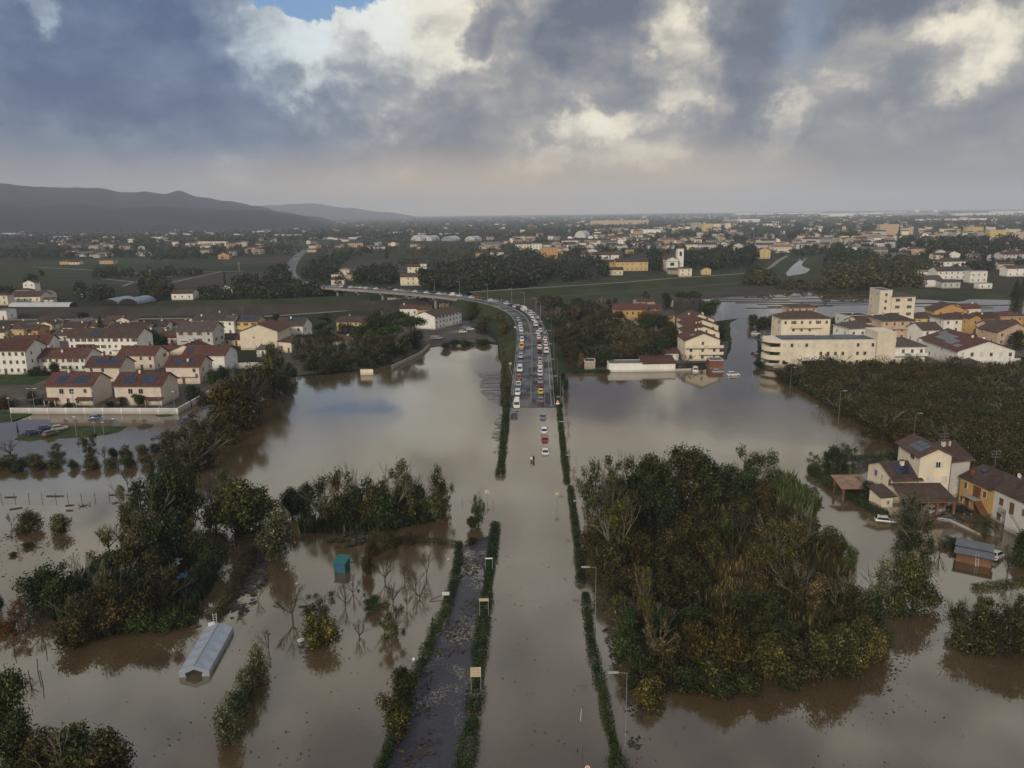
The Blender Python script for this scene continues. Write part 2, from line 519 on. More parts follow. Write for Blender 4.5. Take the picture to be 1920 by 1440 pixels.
# ------------------------------------------------------------------ flood water
m, t, b = principled('muddy_water', .07, .5)
b.inputs['IOR'].default_value = 2.1
pos = t.node('ShaderNodeNewGeometry').outputs['Position']
silt = t.noise(pos, .022, 4, .55, 1.2)
col = t.mix(t.mapr(silt, .35, .65), (.069, .048, .022), (.088, .062, .032))
col = t.mix(t.mapr(t.noise(t.vec('MULTIPLY', pos, (1.0, .35, 1)), .09, 5, .6), .45, .7, 0, .35), col, (.115, .084, .053))
t.l.new(col, b.inputs['Base Color'])
calm = t.mapr(t.noise(pos, .016, 3, .5, .8), .35, .62)
r1 = t.noise(t.vec('MULTIPLY', pos, (1, .6, 1)), .55, 4, .62)
r2 = t.noise(t.vec('MULTIPLY', pos, (1, .55, 1)), 3.4, 2, .5)
r0 = t.noise(t.vec('MULTIPLY', pos, (.22, .06, 1)), 1.0, 4, .6, .8)
hgt = t.math('ADD', t.math('MULTIPLY', r0, 1.3), t.math('ADD', t.math('MULTIPLY', r1, .6), t.math('MULTIPLY', r2, .3)))
bp = t.node('ShaderNodeBump', {'Height': t.math('MULTIPLY', hgt, t.math('MULTIPLY_ADD', calm, .8, .12)), 'Strength': .26, 'Distance': .06})
t.l.new(bp.outputs[0], b.inputs['Normal'])
t.l.new(t.mapr(calm, 0, 1, .05, .11), b.inputs['Roughness'])

# sheltered fields lie stiller than the open current
ms = m.copy(); ms.name = 'still_water'; M['still_water'] = ms
for nd in ms.node_tree.nodes:
    if nd.type == 'BUMP': nd.inputs['Strength'].default_value = .05
    if nd.type == 'BSDF_PRINCIPLED':
        for l_ in list(nd.inputs['Roughness'].links): ms.node_tree.links.remove(l_)
        nd.inputs['Roughness'].default_value = .03

def shore(px_pts, jit=1.2, step=4.0, z=0.0, seed=1):
    """surveyed shore line with natural small wobble"""
    pts = [G(x, y, z) for x, y in px_pts]; out = []
    for i in range(len(pts) - 1):
        a, c = pts[i], pts[i + 1]; k = max(1, min(60, int((c - a).length / step)))
        for j in range(k):
            p = a.lerp(c, j / k)
            s_ = mnoise.noise(Vector((p.x * .13, p.y * .13, seed * 7.7))) * jit + mnoise.noise(Vector((p.x * .5, p.y * .5, seed * 3.1))) * jit * .4
            dd = (c - a).normalized(); out.append(p + Vector((dd.y, -dd.x, 0)) * s_)
    out.append(pts[-1])
    return out

def sheet(name, pts, mat, z=None, thick=None):
    mb = MB()
    me = bpy.data.meshes.new(name)
    import bmesh
    bm = bmesh.new()
    vs = [bm.verts.new((p.x, p.y, p.z if z is None else z)) for p in pts]
    f = bm.faces.new(vs); f.normal_update()
    if f.normal.z < 0: f.normal_flip()
    if thick:
        r_ = bmesh.ops.extrude_face_region(bm, geom=[f])
        for v in [g for g in r_['geom'] if isinstance(g, bmesh.types.BMVert)]: v.co.z -= thick
    bmesh.ops.triangulate(bm, faces=bm.faces[:])
    bmesh.ops.recalc_face_normals(bm, faces=bm.faces[:]) if thick else None
    bm.to_mesh(me); bm.free()
    me.materials.append(M[mat])
    return link(name, me)

top = shore([(-420, 800), (0, 793), (30, 790), (70, 774), (333, 774), (392, 742), (430, 735), (545, 708), (640, 700), (700, 692), (740, 680), (800, 653), (850, 646), (900, 644), (932, 647), (938, 680), (940, 740), (942, 764),
             (1054, 764), (1052, 735), (1050, 715), (1062, 700), (1141, 697.5), (1265, 696), (1320, 694), (1345, 686), (1364, 672), (1372, 640), (1368, 606), (1388, 596), (1412, 600), (1422, 625), (1419, 650), (1418, 676), (1440, 692), (1458, 702), (1700, 834), (1800, 872), (2000, 940), (2700, 1100)], 0.8)
water_pts = top + [Vector((260, -120, 0)), Vector((-260, -120, 0))]
tag(sheet('floodwater', water_pts, 'muddy_water', 0.0), kind='structure')
# flooded fields beyond the right-hand village and the river
f2 = shore([(1335, 604), (1330, 575), (1312, 553), (1420, 549), (1640, 546), (1700, 560), (1800, 566), (1830, 558), (1990, 548), (2200, 560), (2200, 592), (1900, 590), (1740, 584), (1640, 600), (1560, 600), (1440, 598), (1420, 600), (1390, 596.5)], 2.5, 6, -.1, 4)
tag(sheet('floodwater', f2, 'still_water', -0.05), kind='structure')
f3 = shore([(1452, 498), (1470, 489), (1500, 485), (1560, 477), (1575, 477), (1530, 489), (1522, 500), (1512, 512), (1478, 518), (1468, 506)], 2.0, 10, -.1, 6)
tag(sheet('river', f3, 'still_water', -0.05), kind='structure')
# low banks and drowned furrows showing through the far flood
k_ = 0
for (xa, ya, xb, yb) in [(1335, 556, 1640, 553.5), (1345, 562, 1640, 559), (1380, 568, 1640, 565), (1520, 573, 1640, 571), (1400, 578, 1500, 577), (1700, 570, 1790, 568), (1840, 574, 1930, 571), (1340, 559, 1500, 557), (1350, 565, 1480, 563.5), (1550, 561, 1640, 560), (1420, 571, 1640, 568), (1440, 575, 1560, 573.5), (1700, 575, 1900, 572), (1740, 579, 1860, 577)]:
    a_, c_ = G(xa, ya), G(xb, yb); pts = resample([a_, a_.lerp(c_, .5), c_], 8)
    wd = 1.6 + (k_ % 3) * 1.2; k_ += 1
    for p in pts: p.y += mnoise.noise(Vector((p.x * .05, 1.3 * k_, 0))) * 2.5
    tag(ribbon('field_bank', pts, [(-wd, -.25), (-wd * .4, .1), (wd * .4, .12), (wd, -.25)], 'levee_earth'), kind='structure')

# dry land patches
def land(name, px, mat, z=.06, seed=3, jit=.9, thick=.4):
    return tag(sheet(name, shore(px + [px[0]], jit, 2.0, 0.0, seed)[:-1], mat, z, thick), kind='structure')
land('grass_island', [(30, 824), (44, 812), (85, 801), (140, 800), (205, 799), (236, 800), (222, 810), (200, 815), (150, 820), (95, 822), (50, 826)], 'grass', .10)
land('grass_verge', [(-300, 793), (0, 792), (22, 790), (62, 776), (40, 773), (-300, 773)], 'grass', .12, 5)
land('mud_bank', [(290, 779), (318, 777), (326, 780), (300, 782)], 'grass', .05, 8, .3)
land('mud_bank', [(256, 800), (270, 795), (290, 796), (285, 802), (262, 806)], 'levee_earth', .02, 9, .3)
land('yard', [(-200, 772), (336, 773), (392, 741), (440, 720), (440, 640), (-200, 620)], 'yard', .02, 2, .1)
land('lawn', [(-100, 727), (60, 722), (90, 708), (40, 703), (-100, 700)], 'grass', .06, 6, .4)
land('yard', [(690, 690), (745, 677), (800, 650), (900, 641), (930, 640), (880, 600), (640, 618), (520, 640), (500, 690), (560, 702)], 'yard', .0, 11, .3)
land('gravel_lane', [(1141, 697), (1141, 690), (1360, 676), (1366, 640), (1340, 640), (1320, 672), (1200, 680), (1100, 690)], 'yard', .03, 12, .3)
land('yard', [(1422, 600), (1426, 640), (1426, 690), (1470, 694), (1960, 690), (2100, 600), (1440, 603)], 'yard', .02, 13, .2)
land('path', [(840, 628), (885, 620), (896, 606), (870, 602), (850, 612)], 'asphalt', .06, 14, .2)
for px in ([(-60, 600), (150, 598.5), (330, 597), (470, 594), (560, 589), (640, 583), (700, 577)], ):
    pts = resample([G(x, y) for x, y in px], 12)
    tag(ribbon('lane', pts, [(-1.6, -.2), (-1.6, 0.06), (1.6, 0.06), (1.6, -.2)], 'gravel'), kind='structure')
for px in ([(190, 522), (300, 532), (330, 527), (420, 508)], [(230, 536), (265, 525), (330, 517)], [(640, 505), (760, 508)], [(300, 511), (460, 508)], [(60, 500), (210, 508), (260, 512)]):
    pts = resample([G(x, y) for x, y in px], 30)
    tag(ribbon('lane', pts, [(-1.8, -.4), (-1.8, -.2), (1.8, -.2), (1.8, -.4)], 'gravel'), kind='structure')

# ploughed and green fields with a visible outline
for nm, mat, px in (('field', 'levee_earth', [(330, 540), (545, 538), (540, 508), (430, 512), (320, 521)]), ('field', 'levee_grass', [(0, 540), (230, 534), (330, 519), (240, 505), (110, 497), (0, 500)]),
                    ('field', 'grass', [(110, 497), (330, 492), (340, 485), (190, 484), (60, 492)]), ('field', 'levee_earth', [(640, 508), (900, 500), (850, 488), (700, 486), (630, 492)]),
                    ('field', 'levee_grass', [(610, 478), (740, 474), (730, 460), (620, 458)]), ('field', 'levee_earth', [(140, 462), (260, 460), (255, 452), (140, 453)]),
                    ('field', 'levee_earth', [(420, 497), (560, 490), (540, 480), (420, 486)]), ('field', 'grass', [(480, 463), (610, 462), (620, 452), (480, 454)])):
    tag(sheet(nm, shore(px + [px[0]], 3, 20, -.3, 5)[:-1], mat, -.25 + .004 * rnd.random()), kind='structure')

# ------------------------------------------------------------------ levees
def levee(px, h, top, slope, mats=('levee_grass', 'gravel', 'levee_grass'), name='levee', step=14):
    pts = resample([G(x, y) for x, y in px], step)
    for p in pts: p.z = 0
    return tag(ribbon(name, pts, [(-top / 2 - slope, -.35), (-top / 2, h), (top / 2, h), (top / 2 + slope, -.35)], list(mats)), kind='structure')
levee([(-500, 590), (0, 589.5), (300, 587.5), (500, 584), (640, 579), (760, 573), (800, 571)], 3.9, 5, 9, ('levee_grass', 'levee_grass', 'levee_earth'))
levee([(300, 578), (500, 574), (610, 569), (690, 565)], 4.2, 5, 10, ('levee_grass', 'levee_grass', 'levee_grass'))
levee([(880, 560), (1000, 552), (1150, 542), (1280, 531), (1400, 522), (1440, 512), (1458, 498), (1475, 487)], 4.5, 4, 13)
levee([(900, 580), (1000, 572), (1150, 560), (1300, 548), (1420, 538), (1480, 528)], 1.6, 30, 26, ('levee_earth', 'levee_grass', 'levee_earth'))
levee([(1500, 535), (1580, 528), (1560, 508), (1530, 498), (1540, 484), (1580, 476)], 4.0, 4, 12, ('levee_grass', 'levee_grass', 'levee_grass'))
levee([(1500, 541), (1640, 540), (1760, 552), (1960, 556)], 2.0, 8, 14, ('levee_grass', 'levee_grass', 'levee_grass'))
levee([(955, 512), (1000, 540), (1060, 531), (1150, 524), (1215, 519)], .6, 4, 3, ('levee_grass', 'levee_grass', 'levee_grass'))

# ------------------------------------------------------------------ hills
def ridge(prof, r0, r1, seed, mat, rough=.12):
    az = [az_el(x, y) for x, y in prof]
    mb = MB(); na = 150; nr = 26
    a0, a1 = az[0][0], az[-1][0]
    for i in range(na + 1):
        a = a0 + (a1 - a0) * i / na
        for k in range(len(az) - 1):
            if az[k][0] <= a <= az[k + 1][0] + 1e-9:
                tt = (a - az[k][0]) / (az[k + 1][0] - az[k][0]); tt = tt * tt * (3 - 2 * tt)
                e = az[k][1] * (1 - tt) + az[k + 1][1] * tt
        for j in range(nr + 1):
            f_ = j / nr; r_ = r0 + (r1 - r0) * f_
            hcrest = math.tan(e) * (r0 + (r1 - r0) * .62) + CAM_H
            sh = math.sin(min(1, f_ / .62) * math.pi / 2) ** 1.4 if f_ < .62 else math.cos((f_ - .62) / .38 * math.pi / 2)
            q = Vector((r_ * math.sin(a) * .0017, r_ * math.cos(a) * .0017, seed))
            n_ = mnoise.fractal(q, 1.0, 2.0, 4) * (1 - sh) * .9 + mnoise.fractal(q * 3, 1.0, 2.0, 3) * rough * (1 - abs(f_ - .62))
            mb.v.append((r_ * math.sin(a), r_ * math.cos(a), max(-20, hcrest * (sh + n_ * .35) - 6)))
    for i in range(na):
        for j in range(nr):
            k = i * (nr + 1) + j
            mb.f.append((k, k + 1, k + nr + 2, k + nr + 1)); mb.m.append(mb.mi(mat))
    o = mb.build('hills')
    for p in o.data.polygons: p.use_smooth = True
    return tag(o, kind='structure')
flat('hill_wood', (.012, .019, .031), .95, .05, .4, .004)  # dark woodland colour shifted to blue, adding haze to the hills
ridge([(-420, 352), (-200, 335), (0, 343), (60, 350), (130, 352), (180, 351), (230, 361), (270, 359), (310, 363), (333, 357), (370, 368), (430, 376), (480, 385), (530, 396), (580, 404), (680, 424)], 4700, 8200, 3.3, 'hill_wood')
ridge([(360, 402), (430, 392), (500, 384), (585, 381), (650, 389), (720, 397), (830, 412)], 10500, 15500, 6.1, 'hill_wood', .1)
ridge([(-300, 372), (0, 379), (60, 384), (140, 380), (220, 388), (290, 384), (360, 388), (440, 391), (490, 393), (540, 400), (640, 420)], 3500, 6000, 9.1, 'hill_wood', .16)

# ------------------------------------------------------------------ the elevated road
road_px = [(998, 763, -.25), (998, 740, .25), (999, 700, 1.2), (999.5, 670, 2.0), (999, 640, 3.2), (996, 620, 4.2), (989, 600, 5.6), (972, 585, 6.6), (940, 572, 7.2), (900, 563.5, 7.5), (850, 556.5, 7.6), (800, 551.5, 7.5),
           (750, 547, 7.3), (700, 543.5, 7.0), (650, 540.5, 6.4), (606, 537, 5.6), (575, 532, 4.6), (553, 524, 3.2), (543, 513, 1.8), (544, 502, .8), (551, 490, .2), (560, 479, 0), (572, 470, 0), (592, 463, 0), (640, 459, 0)]
road_c = resample([G(x, y, z) for x, y, z in road_px], 6.0)
RS = side(road_c)
print('road start', road_c[0][:], 'n', len(road_c))
def rwidth(i):
    y = road_c[i].length
    return 6.9 if y < 330 else 6.9 - 1.1 * min(1, (y - 330) / 90)
# arc length
RL = [0.0]
for i in range(1, len(road_c)): RL.append(RL[-1] + (road_c[i] - road_c[i - 1]).length)
def road_at(s, off, dz=0.0):
    import bisect
    i = min(max(bisect.bisect(RL, s) - 1, 0), len(RL) - 2)
    tt = (s - RL[i]) / (RL[i + 1] - RL[i])
    p = road_c[i].lerp(road_c[i + 1], tt); s_ = RS[i].lerp(RS[i + 1], tt).normalized()
    d = road_c[i + 1] - road_c[i]
    return p + s_ * off + Vector((0, 0, dz)), math.atan2(d.y, d.x), math.atan2(d.z, math.hypot(d.x, d.y))
def strip(name, s0, s1, o0, o1, dz, mat, parent=None, step=5):
    mb = MB(); n = max(1, int((s1 - s0) / step)); prev = None
    for k in range(n + 1):
        s = s0 + (s1 - s0) * k / n
        a, _, _ = road_at(s, o0, dz); c, _, _ = road_at(s, o1, dz)
        if prev: mb.poly([prev[0], prev[1], c, a], mat)
        prev = (a, c)
    return mb.build(name, parent)
mb = MB()
# deck: surface, kerb lips and sides; embankment below until the river, then a slab on piers
BR0 = next(i for i in range(len(road_c)) if P(road_c[i])[0] < 878)
BR1 = next(i for i in range(len(road_c)) if P(road_c[i])[0] < 612)
emb = MB()
for i in range(len(road_c) - 1):
    a, c = road_c[i], road_c[i + 1]; sa, sc = RS[i], RS[i + 1]; wa, wc = rwidth(i), rwidth(i + 1)
    L0, R0_, L1, R1_ = a - sa * wa, a + sa * wa, c - sc * wc, c + sc * wc
    mb.poly([L0, R0_, R1_, L1], 'asphalt')
    if BR0 <= i < BR1:
        dn = Vector((0, 0, -1.1)); e_ = .25
        for (p_, q_, s0_, s1_, sg) in ((L0, L1, sa, sc, -1), (R0_, R1_, sa, sc, 1)):
            po, qo = p_ + s0_ * e_ * sg, q_ + s1_ * e_ * sg
            up = Vector((0, 0, .35))
            mb.poly([p_, q_, q_ + up, p_ + up], 'wall_concrete'); mb.poly([p_ + up, q_ + up, qo + up, po + up], 'wall_concrete')
            mb.poly([po + up, qo + up, qo + dn, po + dn], 'wall_concrete')
        mb.poly([L0 - sa * e_ + dn, R0_ + sa * e_ + dn, R1_ + sc * e_ + dn, L1 - sc * e_ + dn], 'wall_concrete')
    else:
        for (p_, q_, s0_, s1_, sg) in ((L0, L1, sa, sc, -1), (R0_, R1_, sa, sc, 1)):
            sh = .9; dz_ = Vector((0, 0, -.06))
            pi, qi = p_ + s0_ * sg * sh + dz_, q_ + s1_ * sg * sh + dz_
            hp, hq = max(.15, p_.z + .35), max(.15, q_.z + .35)
            k1, k2 = 1.7 + hp * 1.25, 1.7 + hq * 1.25
            pb = pi + s0_ * sg * k1; qb = qi + s1_ * sg * k2; pb.z = qb.z = -.32
            emb.poly([p_ + Vector((0, 0, -.01)), q_ + Vector((0, 0, -.01)), qi, pi], 'levee_grass'); emb.poly([pi, qi, qb, pb], 'levee_grass')
tag(mb.build('road'), kind='structure')
tag(emb.build('embankment'), kind='structure')
# piers and abutments
pier_n = 0
for i in range(BR0, BR1, 4):
    p = road_c[i]; s_ = RS[i]; an = math.atan2(s_.y, s_.x)
    r_ = MB(); r_.box(-5.6, 5.6, -.8, .8, p.z - 2.0, p.z - 1.12, 'wall_concrete')
    o = empty('bridge_pier', (p.x, p.y, 0), an)
    auto(o, 'concrete pier carrying the curved bridge', 'bridge pier', 'piers under the viaduct')
    r_.build('pier_cap', o)
    for x_ in (-3.4, 3.4):
        c_ = MB(); c_.box(x_ - .6, x_ + .6, -.55, .55, -.4, p.z - 2.0, 'wall_concrete'); c_.build('column', o)
# retaining slab on the river bank
mbs = MB()
a_, c_ = G(779, 571, 0), G(826, 567, 0)
for (x0_, y0_, x1_, y1_) in ((778, 573, 790, 572), (791, 572, 826, 570), (827, 570, 838, 569)):
    p0_, p1_ = G(x0_ - 40, y0_ - 3, 0), G(x1_ - 40, y1_ - 3, 0)
    q0_, q1_ = G(x0_ - 52, y0_ - 15, 3.4), G(x1_ - 48, y1_ - 14, 3.4)
    mbs.poly([p0_, p1_, q1_, q0_], 'wall_stone')
    mbs.poly([q0_, q1_, q1_ + Vector((0, 0, -3.5)), q0_ + Vector((0, 0, -3.5))], 'wall_stone')
tag(mbs.build('river_wall'), 'stained concrete slab lining the river bank beneath the bridge', 'retaining wall')
# lane paint and repair patches
def mark(s0, s1, off, wd=.14):
    return (s0, s1, off - wd / 2, off + wd / 2)
END = RL[-1]
B = 50
for (s0, s1, o0, o1) in (mark(1, END, -6.0), mark(1, END, 5.75, .12)):
    tag(strip('road_marking', s0, s1, o0, o1, .012, 'marking'), kind='structure')
for (s0, s1, o0, o1) in ((2, 16, 2.1 - 1.1, 2.1 + 1.0), (40, 58, -5.4, -1.4), (20, 24, .2, 2.2), (66, 88, .2, 3.2)):
    tag(strip('road_patch', s0, s1, o0, o1, .008, 'asphalt_patch', step=3), kind='structure')
# median barrier (double guardrail) and side rails
def guardrail(s0, s1, off, label, step=4.0, double=False, h=.75):
    p0_, _, _ = road_at(s0, off)
    root = empty('guardrail', (p0_.x, p0_.y, p0_.z)); inv = Vector(root.location)
    beam = MB(); n = int((s1 - s0) / step); prev = None
    posts = beam
    for k in range(n + 1):
        s = s0 + (s1 - s0) * k / n
        p, an, _ = road_at(s, off); p = p - inv
        q = Vector((-math.sin(an), math.cos(an), 0))
        posts.box(p.x - .06, p.x + .06, p.y - .06, p.y + .06, p.z - .5, p.z + h - .05, 'galvanised')
        offs = ((-.22, .22) if double else (0,))
        cur = []
        for o_ in offs:
            cur.append((p + q * (o_ - .05) + Vector((0, 0, h - .32)), p + q * (o_ + .05) + Vector((0, 0, h - .32)), p + q * (o_ + .05) + Vector((0, 0, h)), p + q * (o_ - .05) + Vector((0, 0, h))))
        if prev:
            for a, c in zip(prev, cur):
                for j in range(4):
                    j2 = (j + 1) % 4
                    beam.poly([a[j], a[j2], c[j2], c[j]], 'galvanised')
        prev = cur
    bpy.data.objects.remove(root)
    root = beam.build('guardrail', None, inv)
    root['category'] = 'guardrail'; root['label'] = label
    return root
guardrail(-0 + .5, 330, -.4, 'double steel guardrail dividing the two lanes of cars', double=True)
guardrail(3, 330, -6.6, 'steel guardrail on the left kerb of the raised road')
guardrail(-0, 150, 3.75, 'steel guardrail between the queue and the empty slip lane')
guardrail(2, 120, 6.7, 'steel guardrail along the slip lane beside the lamps')
guardrail(120, 330, 5.6, 'steel guardrail on the far parapet of the bridge')
# ------------------------------------------------------------------ foliage
def leaves_mesh(name, pts, nrm, size, mat, seed=0, stretch=1.0, up=0.0):
    """one small folded leaf spray (a bent quad) per point, facing roughly along nrm"""
    rs = np.random.RandomState(seed)
    n = len(pts)
    d = nrm + rs.normal(0, .55, (n, 3)); d /= np.linalg.norm(d, axis=1)[:, None] + 1e-9
    r_ = rs.normal(0, 1, (n, 3)); r_[:, 2] += up * 3
    a = r_ - d * (r_ * d).sum(1)[:, None]; a /= np.linalg.norm(a, axis=1)[:, None] + 1e-9
    b = np.cross(d, a)
    sz = (size if np.ndim(size) else np.full(n, size)) * rs.uniform(.6, 1.45, n)
    a = a * (sz * stretch)[:, None]; b = b * (sz * .62)[:, None]
    bend = d * (sz * .25)[:, None]
    v = np.empty((n, 4, 3))
    v[:, 0] = pts - a * .5; v[:, 1] = pts + b * .5 - bend; v[:, 2] = pts + a * .5; v[:, 3] = pts - b * .5 - bend
    me = bpy.data.meshes.new(name)
    me.vertices.add(n * 4); me.vertices.foreach_set('co', v.reshape(-1))
    me.loops.add(n * 4); me.loops.foreach_set('vertex_index', np.arange(n * 4, dtype=np.int32))
    me.polygons.add(n); me.polygons.foreach_set('loop_start', np.arange(0, n * 4, 4, dtype=np.int32))
    me.polygons.foreach_set('loop_total', np.full(n, 4, dtype=np.int32))
    me.materials.append(M[mat])
    me.update(calc_edges=True)
    return me

def lobes_points(lobes, n, seed, shell=.55, hollow=None):
    """points spread through a set of ellipsoid lobes, denser toward their skins"""
    rs = np.random.RandomState(seed)
    vol = np.array([(l[3] * l[4] * l[5]) ** (2 / 3) for l in lobes]); vol /= vol.sum()
    cnt = rs.multinomial(n, vol)
    P_, N_ = [], []
    for l, c in zip(lobes, cnt):
        d = rs.normal(0, 1, (c, 3)); d /= np.linalg.norm(d, axis=1)[:, None]
        r = shell + (1 - shell) * rs.uniform(0, 1, c) ** .6
        r *= 1 + .22 * np.sin(d[:, 0] * 5 + l[0] * 9) * np.cos(d[:, 1] * 6 + l[1] * 7) + .16 * rs.normal(0, 1, c)
        p = d * r[:, None] * np.array(l[3:6]) + np.array(l[:3])
        P_.append(p); N_.append(d)
    return np.concatenate(P_), np.concatenate(N_)

def rand_lobes(kind, seed):
    """unit trees: height 1, crown width about 1 (centre axis at 0,0)"""
    r = random.Random(seed * 31 + 5); L = []
    if kind == 'round':        # broad irregular crown down nearly to the water
        for i in range(17):
            a = r.uniform(0, 6.28); d = r.uniform(.05, .34); z = r.uniform(.22, .82)
            d *= (1 - abs(z - .45) * .9); s = r.uniform(.12, .20)
            L.append((d * math.cos(a), d * math.sin(a), z, s, s, s * r.uniform(.7, .95)))
        L.append((r.uniform(-.05, .05), 0, .45, .30, .30, .30))
    elif kind == 'loose':      # open, several leaders, gaps
        for i in range(22):
            a = r.uniform(0, 6.28); d = r.uniform(.08, .42); z = r.uniform(.18, .9)
            s = r.uniform(.07, .14)
            L.append((d * math.cos(a), d * math.sin(a), z, s, s, s * 1.1))
        L.append((0, 0, .38, .22, .22, .26))
    elif kind == 'tall':       # poplar or young ash
        for i in range(18):
            z = r.uniform(.14, .93); w_ = .42 * math.sin(min(1, (1.02 - z) * 1.9) * 1.45); a = r.uniform(0, 6.28)
            s = r.uniform(.10, .16) * (1.3 - z * .6)
            L.append((w_ * .55 * math.cos(a), w_ * .55 * math.sin(a), z, s * 1.3, s * 1.3, s * .9))
        L.append((0, 0, .5, .20, .20, .40))
    elif kind == 'column':
        for i in range(14):
            z = .08 + .84 * i / 13; w_ = .42 * math.sin(max(.12, min(1, (1.03 - z) * 1.5)) * 1.5)
            L.append((r.uniform(-.05, .05), r.uniform(-.05, .05), z, w_, w_, .08))
    elif kind == 'cone':
        for i in range(15):
            z = .08 + .88 * i / 14; w_ = .48 * (1.02 - z) ** .8 * (1 - .15 * (i % 2))
            L.append((r.uniform(-.02, .02), r.uniform(-.02, .02), z, w_, w_, .05))
    elif kind == 'cedar':
        for i in range(26):
            z = .25 + .7 * (i / 25); a = r.uniform(0, 6.28); d = .36 * (1.08 - z) ** .7
            L.append((d * math.cos(a), d * math.sin(a), z, .16 * (1.25 - z * .6), .16 * (1.25 - z * .6), .028))
    elif kind == 'pine':       # stone pine umbrella on a bare stem
        for i in range(16):
            a = r.uniform(0, 6.28); d = r.uniform(0, .38)
            L.append((d * math.cos(a), d * math.sin(a), .86 - d * d * 1.0 + r.uniform(-.03, .03), .15, .15, .075))
        L.append((0, 0, .80, .34, .34, .09))
    elif kind == 'bush':       # mound, foliage from the ground up
        for i in range(14):
            a = r.uniform(0, 6.28); d = r.uniform(0, .32); z = r.uniform(.1, .75) * (1 - d)
            s = r.uniform(.14, .22)
            L.append((d * math.cos(a), d * math.sin(a), z, s, s, s * 1.1))
        L.append((0, 0, .3, .34, .34, .34))
    return L

TREE_N = dict(round=5200, loose=3800, tall=4300, column=3400, cone=1700, cedar=2600, pine=2400, bush=2900)
LEAF_S = dict(round=.034, loose=.031, tall=.032, column=.035, cone=.05, cedar=.036, pine=.036, bush=.046)
CROWNS = {}
def crown(kind, mat, var=0, lod=1.0):
    key = (kind, mat, var, lod)
    if key not in CROWNS:
        hid = sum(map(ord, kind + mat)) + var * 17
        n = int(TREE_N[kind] * lod)
        p, nm = lobes_points(rand_lobes(kind, hid), n, hid, .35 if kind in ('round', 'bush') else .25)
        p[:, 2] = np.maximum(p[:, 2], -.02)
        CROWNS[key] = leaves_mesh('crown_' + kind, p, nm, LEAF_S[kind] / lod ** .5, mat, hid, 1.15, .25 if kind in ('tall', 'column') else 0)
    return CROWNS[key]

def branch_mesh(seed, spread=.5, depth=4, mat='twig', trunk_h=.25, thick=.022, kids=(2, 4), fine=1.0):
    r = random.Random(seed); mb = MB()
    def grow(p, d, ln, rad, lev):
        q = p + d * ln
        mb.tube(p, q, rad, rad * .6, mat, 4 if lev < 2 else 3, False)
        if lev >= depth: return
        for i in range(r.randint(*kids)):
            nd = (d + Vector((r.uniform(-1, 1), r.uniform(-1, 1), r.uniform(-.25, .75))) * spread * (1.1 if lev == 0 else .85)).normalized()
            grow(p.lerp(q, r.uniform(.55, 1.0)), nd, ln * r.uniform(.62, .85), rad * .58, lev + 1)
    mb.tube((0, 0, -.06), (0, 0, trunk_h), thick * 1.5, thick * 1.2, mat, 5, False)
    nl = r.randint(5, 7)
    for i in range(nl):
        a = 6.283 * (i + r.uniform(-.3, .3)) / nl; tilt = r.uniform(.35, 1.0) if i else .1
        grow(Vector((0, 0, trunk_h * r.uniform(.55, 1))), Vector((math.cos(a) * tilt, math.sin(a) * tilt, 1)).normalized(), r.uniform(.20, .28), thick, 1)
    zs = max(v[2] for v in mb.v); xs = sorted(max(abs(v[0]), abs(v[1])) for v in mb.v)[int(len(mb.v) * .97)]
    mb.v = [(v[0] * .5 / xs, v[1] * .5 / xs, v[2] / zs) for v in mb.v]
    return mb.mesh('branches')
TRUNKS = [None] * 4
def trunk(i=0, pine=False):
    i = 3 if pine else i % 3
    if TRUNKS[i] is None:
        r = random.Random(40 + i); mb = MB()
        if pine:
            mb.tube((0, 0, -.05), (.02, 0, .5), .022, .016, 'bark', 7)
            for k in range(7):
                a = k * .9; mb.tube((.02, 0, .48 + .01 * k), (.3 * math.cos(a), .3 * math.sin(a), .8), .011, .005, 'bark', 5)
        else:
            mb.tube((0, 0, -.06), (.015, .01, .3), .026, .018, 'bark', 7)
            for k in range(8):
                a = k * 2.4; z = .18 + .05 * k
                mb.tube((.01, .005, z), (.28 * math.cos(a), .28 * math.sin(a), z + .22), .011, .004, 'bark', 5)
            mb.tube((.015, .01, .3), (0, 0, .8), .018, .006, 'bark', 6)
        TRUNKS[i] = mb.mesh('trunk')
    return TRUNKS[i]
BARE = {}
def bare(var, style=0):
    k = (var, style)
    if k not in BARE:
        BARE[k] = branch_mesh(100 + var * 7, *((.5, 4, 'twig', .16, .012, (3, 4)), (.5, 4, 'twig', .06, .012, (3, 3)), (.45, 4, 'bark_pale', .22, .010, (2, 3)))[style])
    return BARE[k]

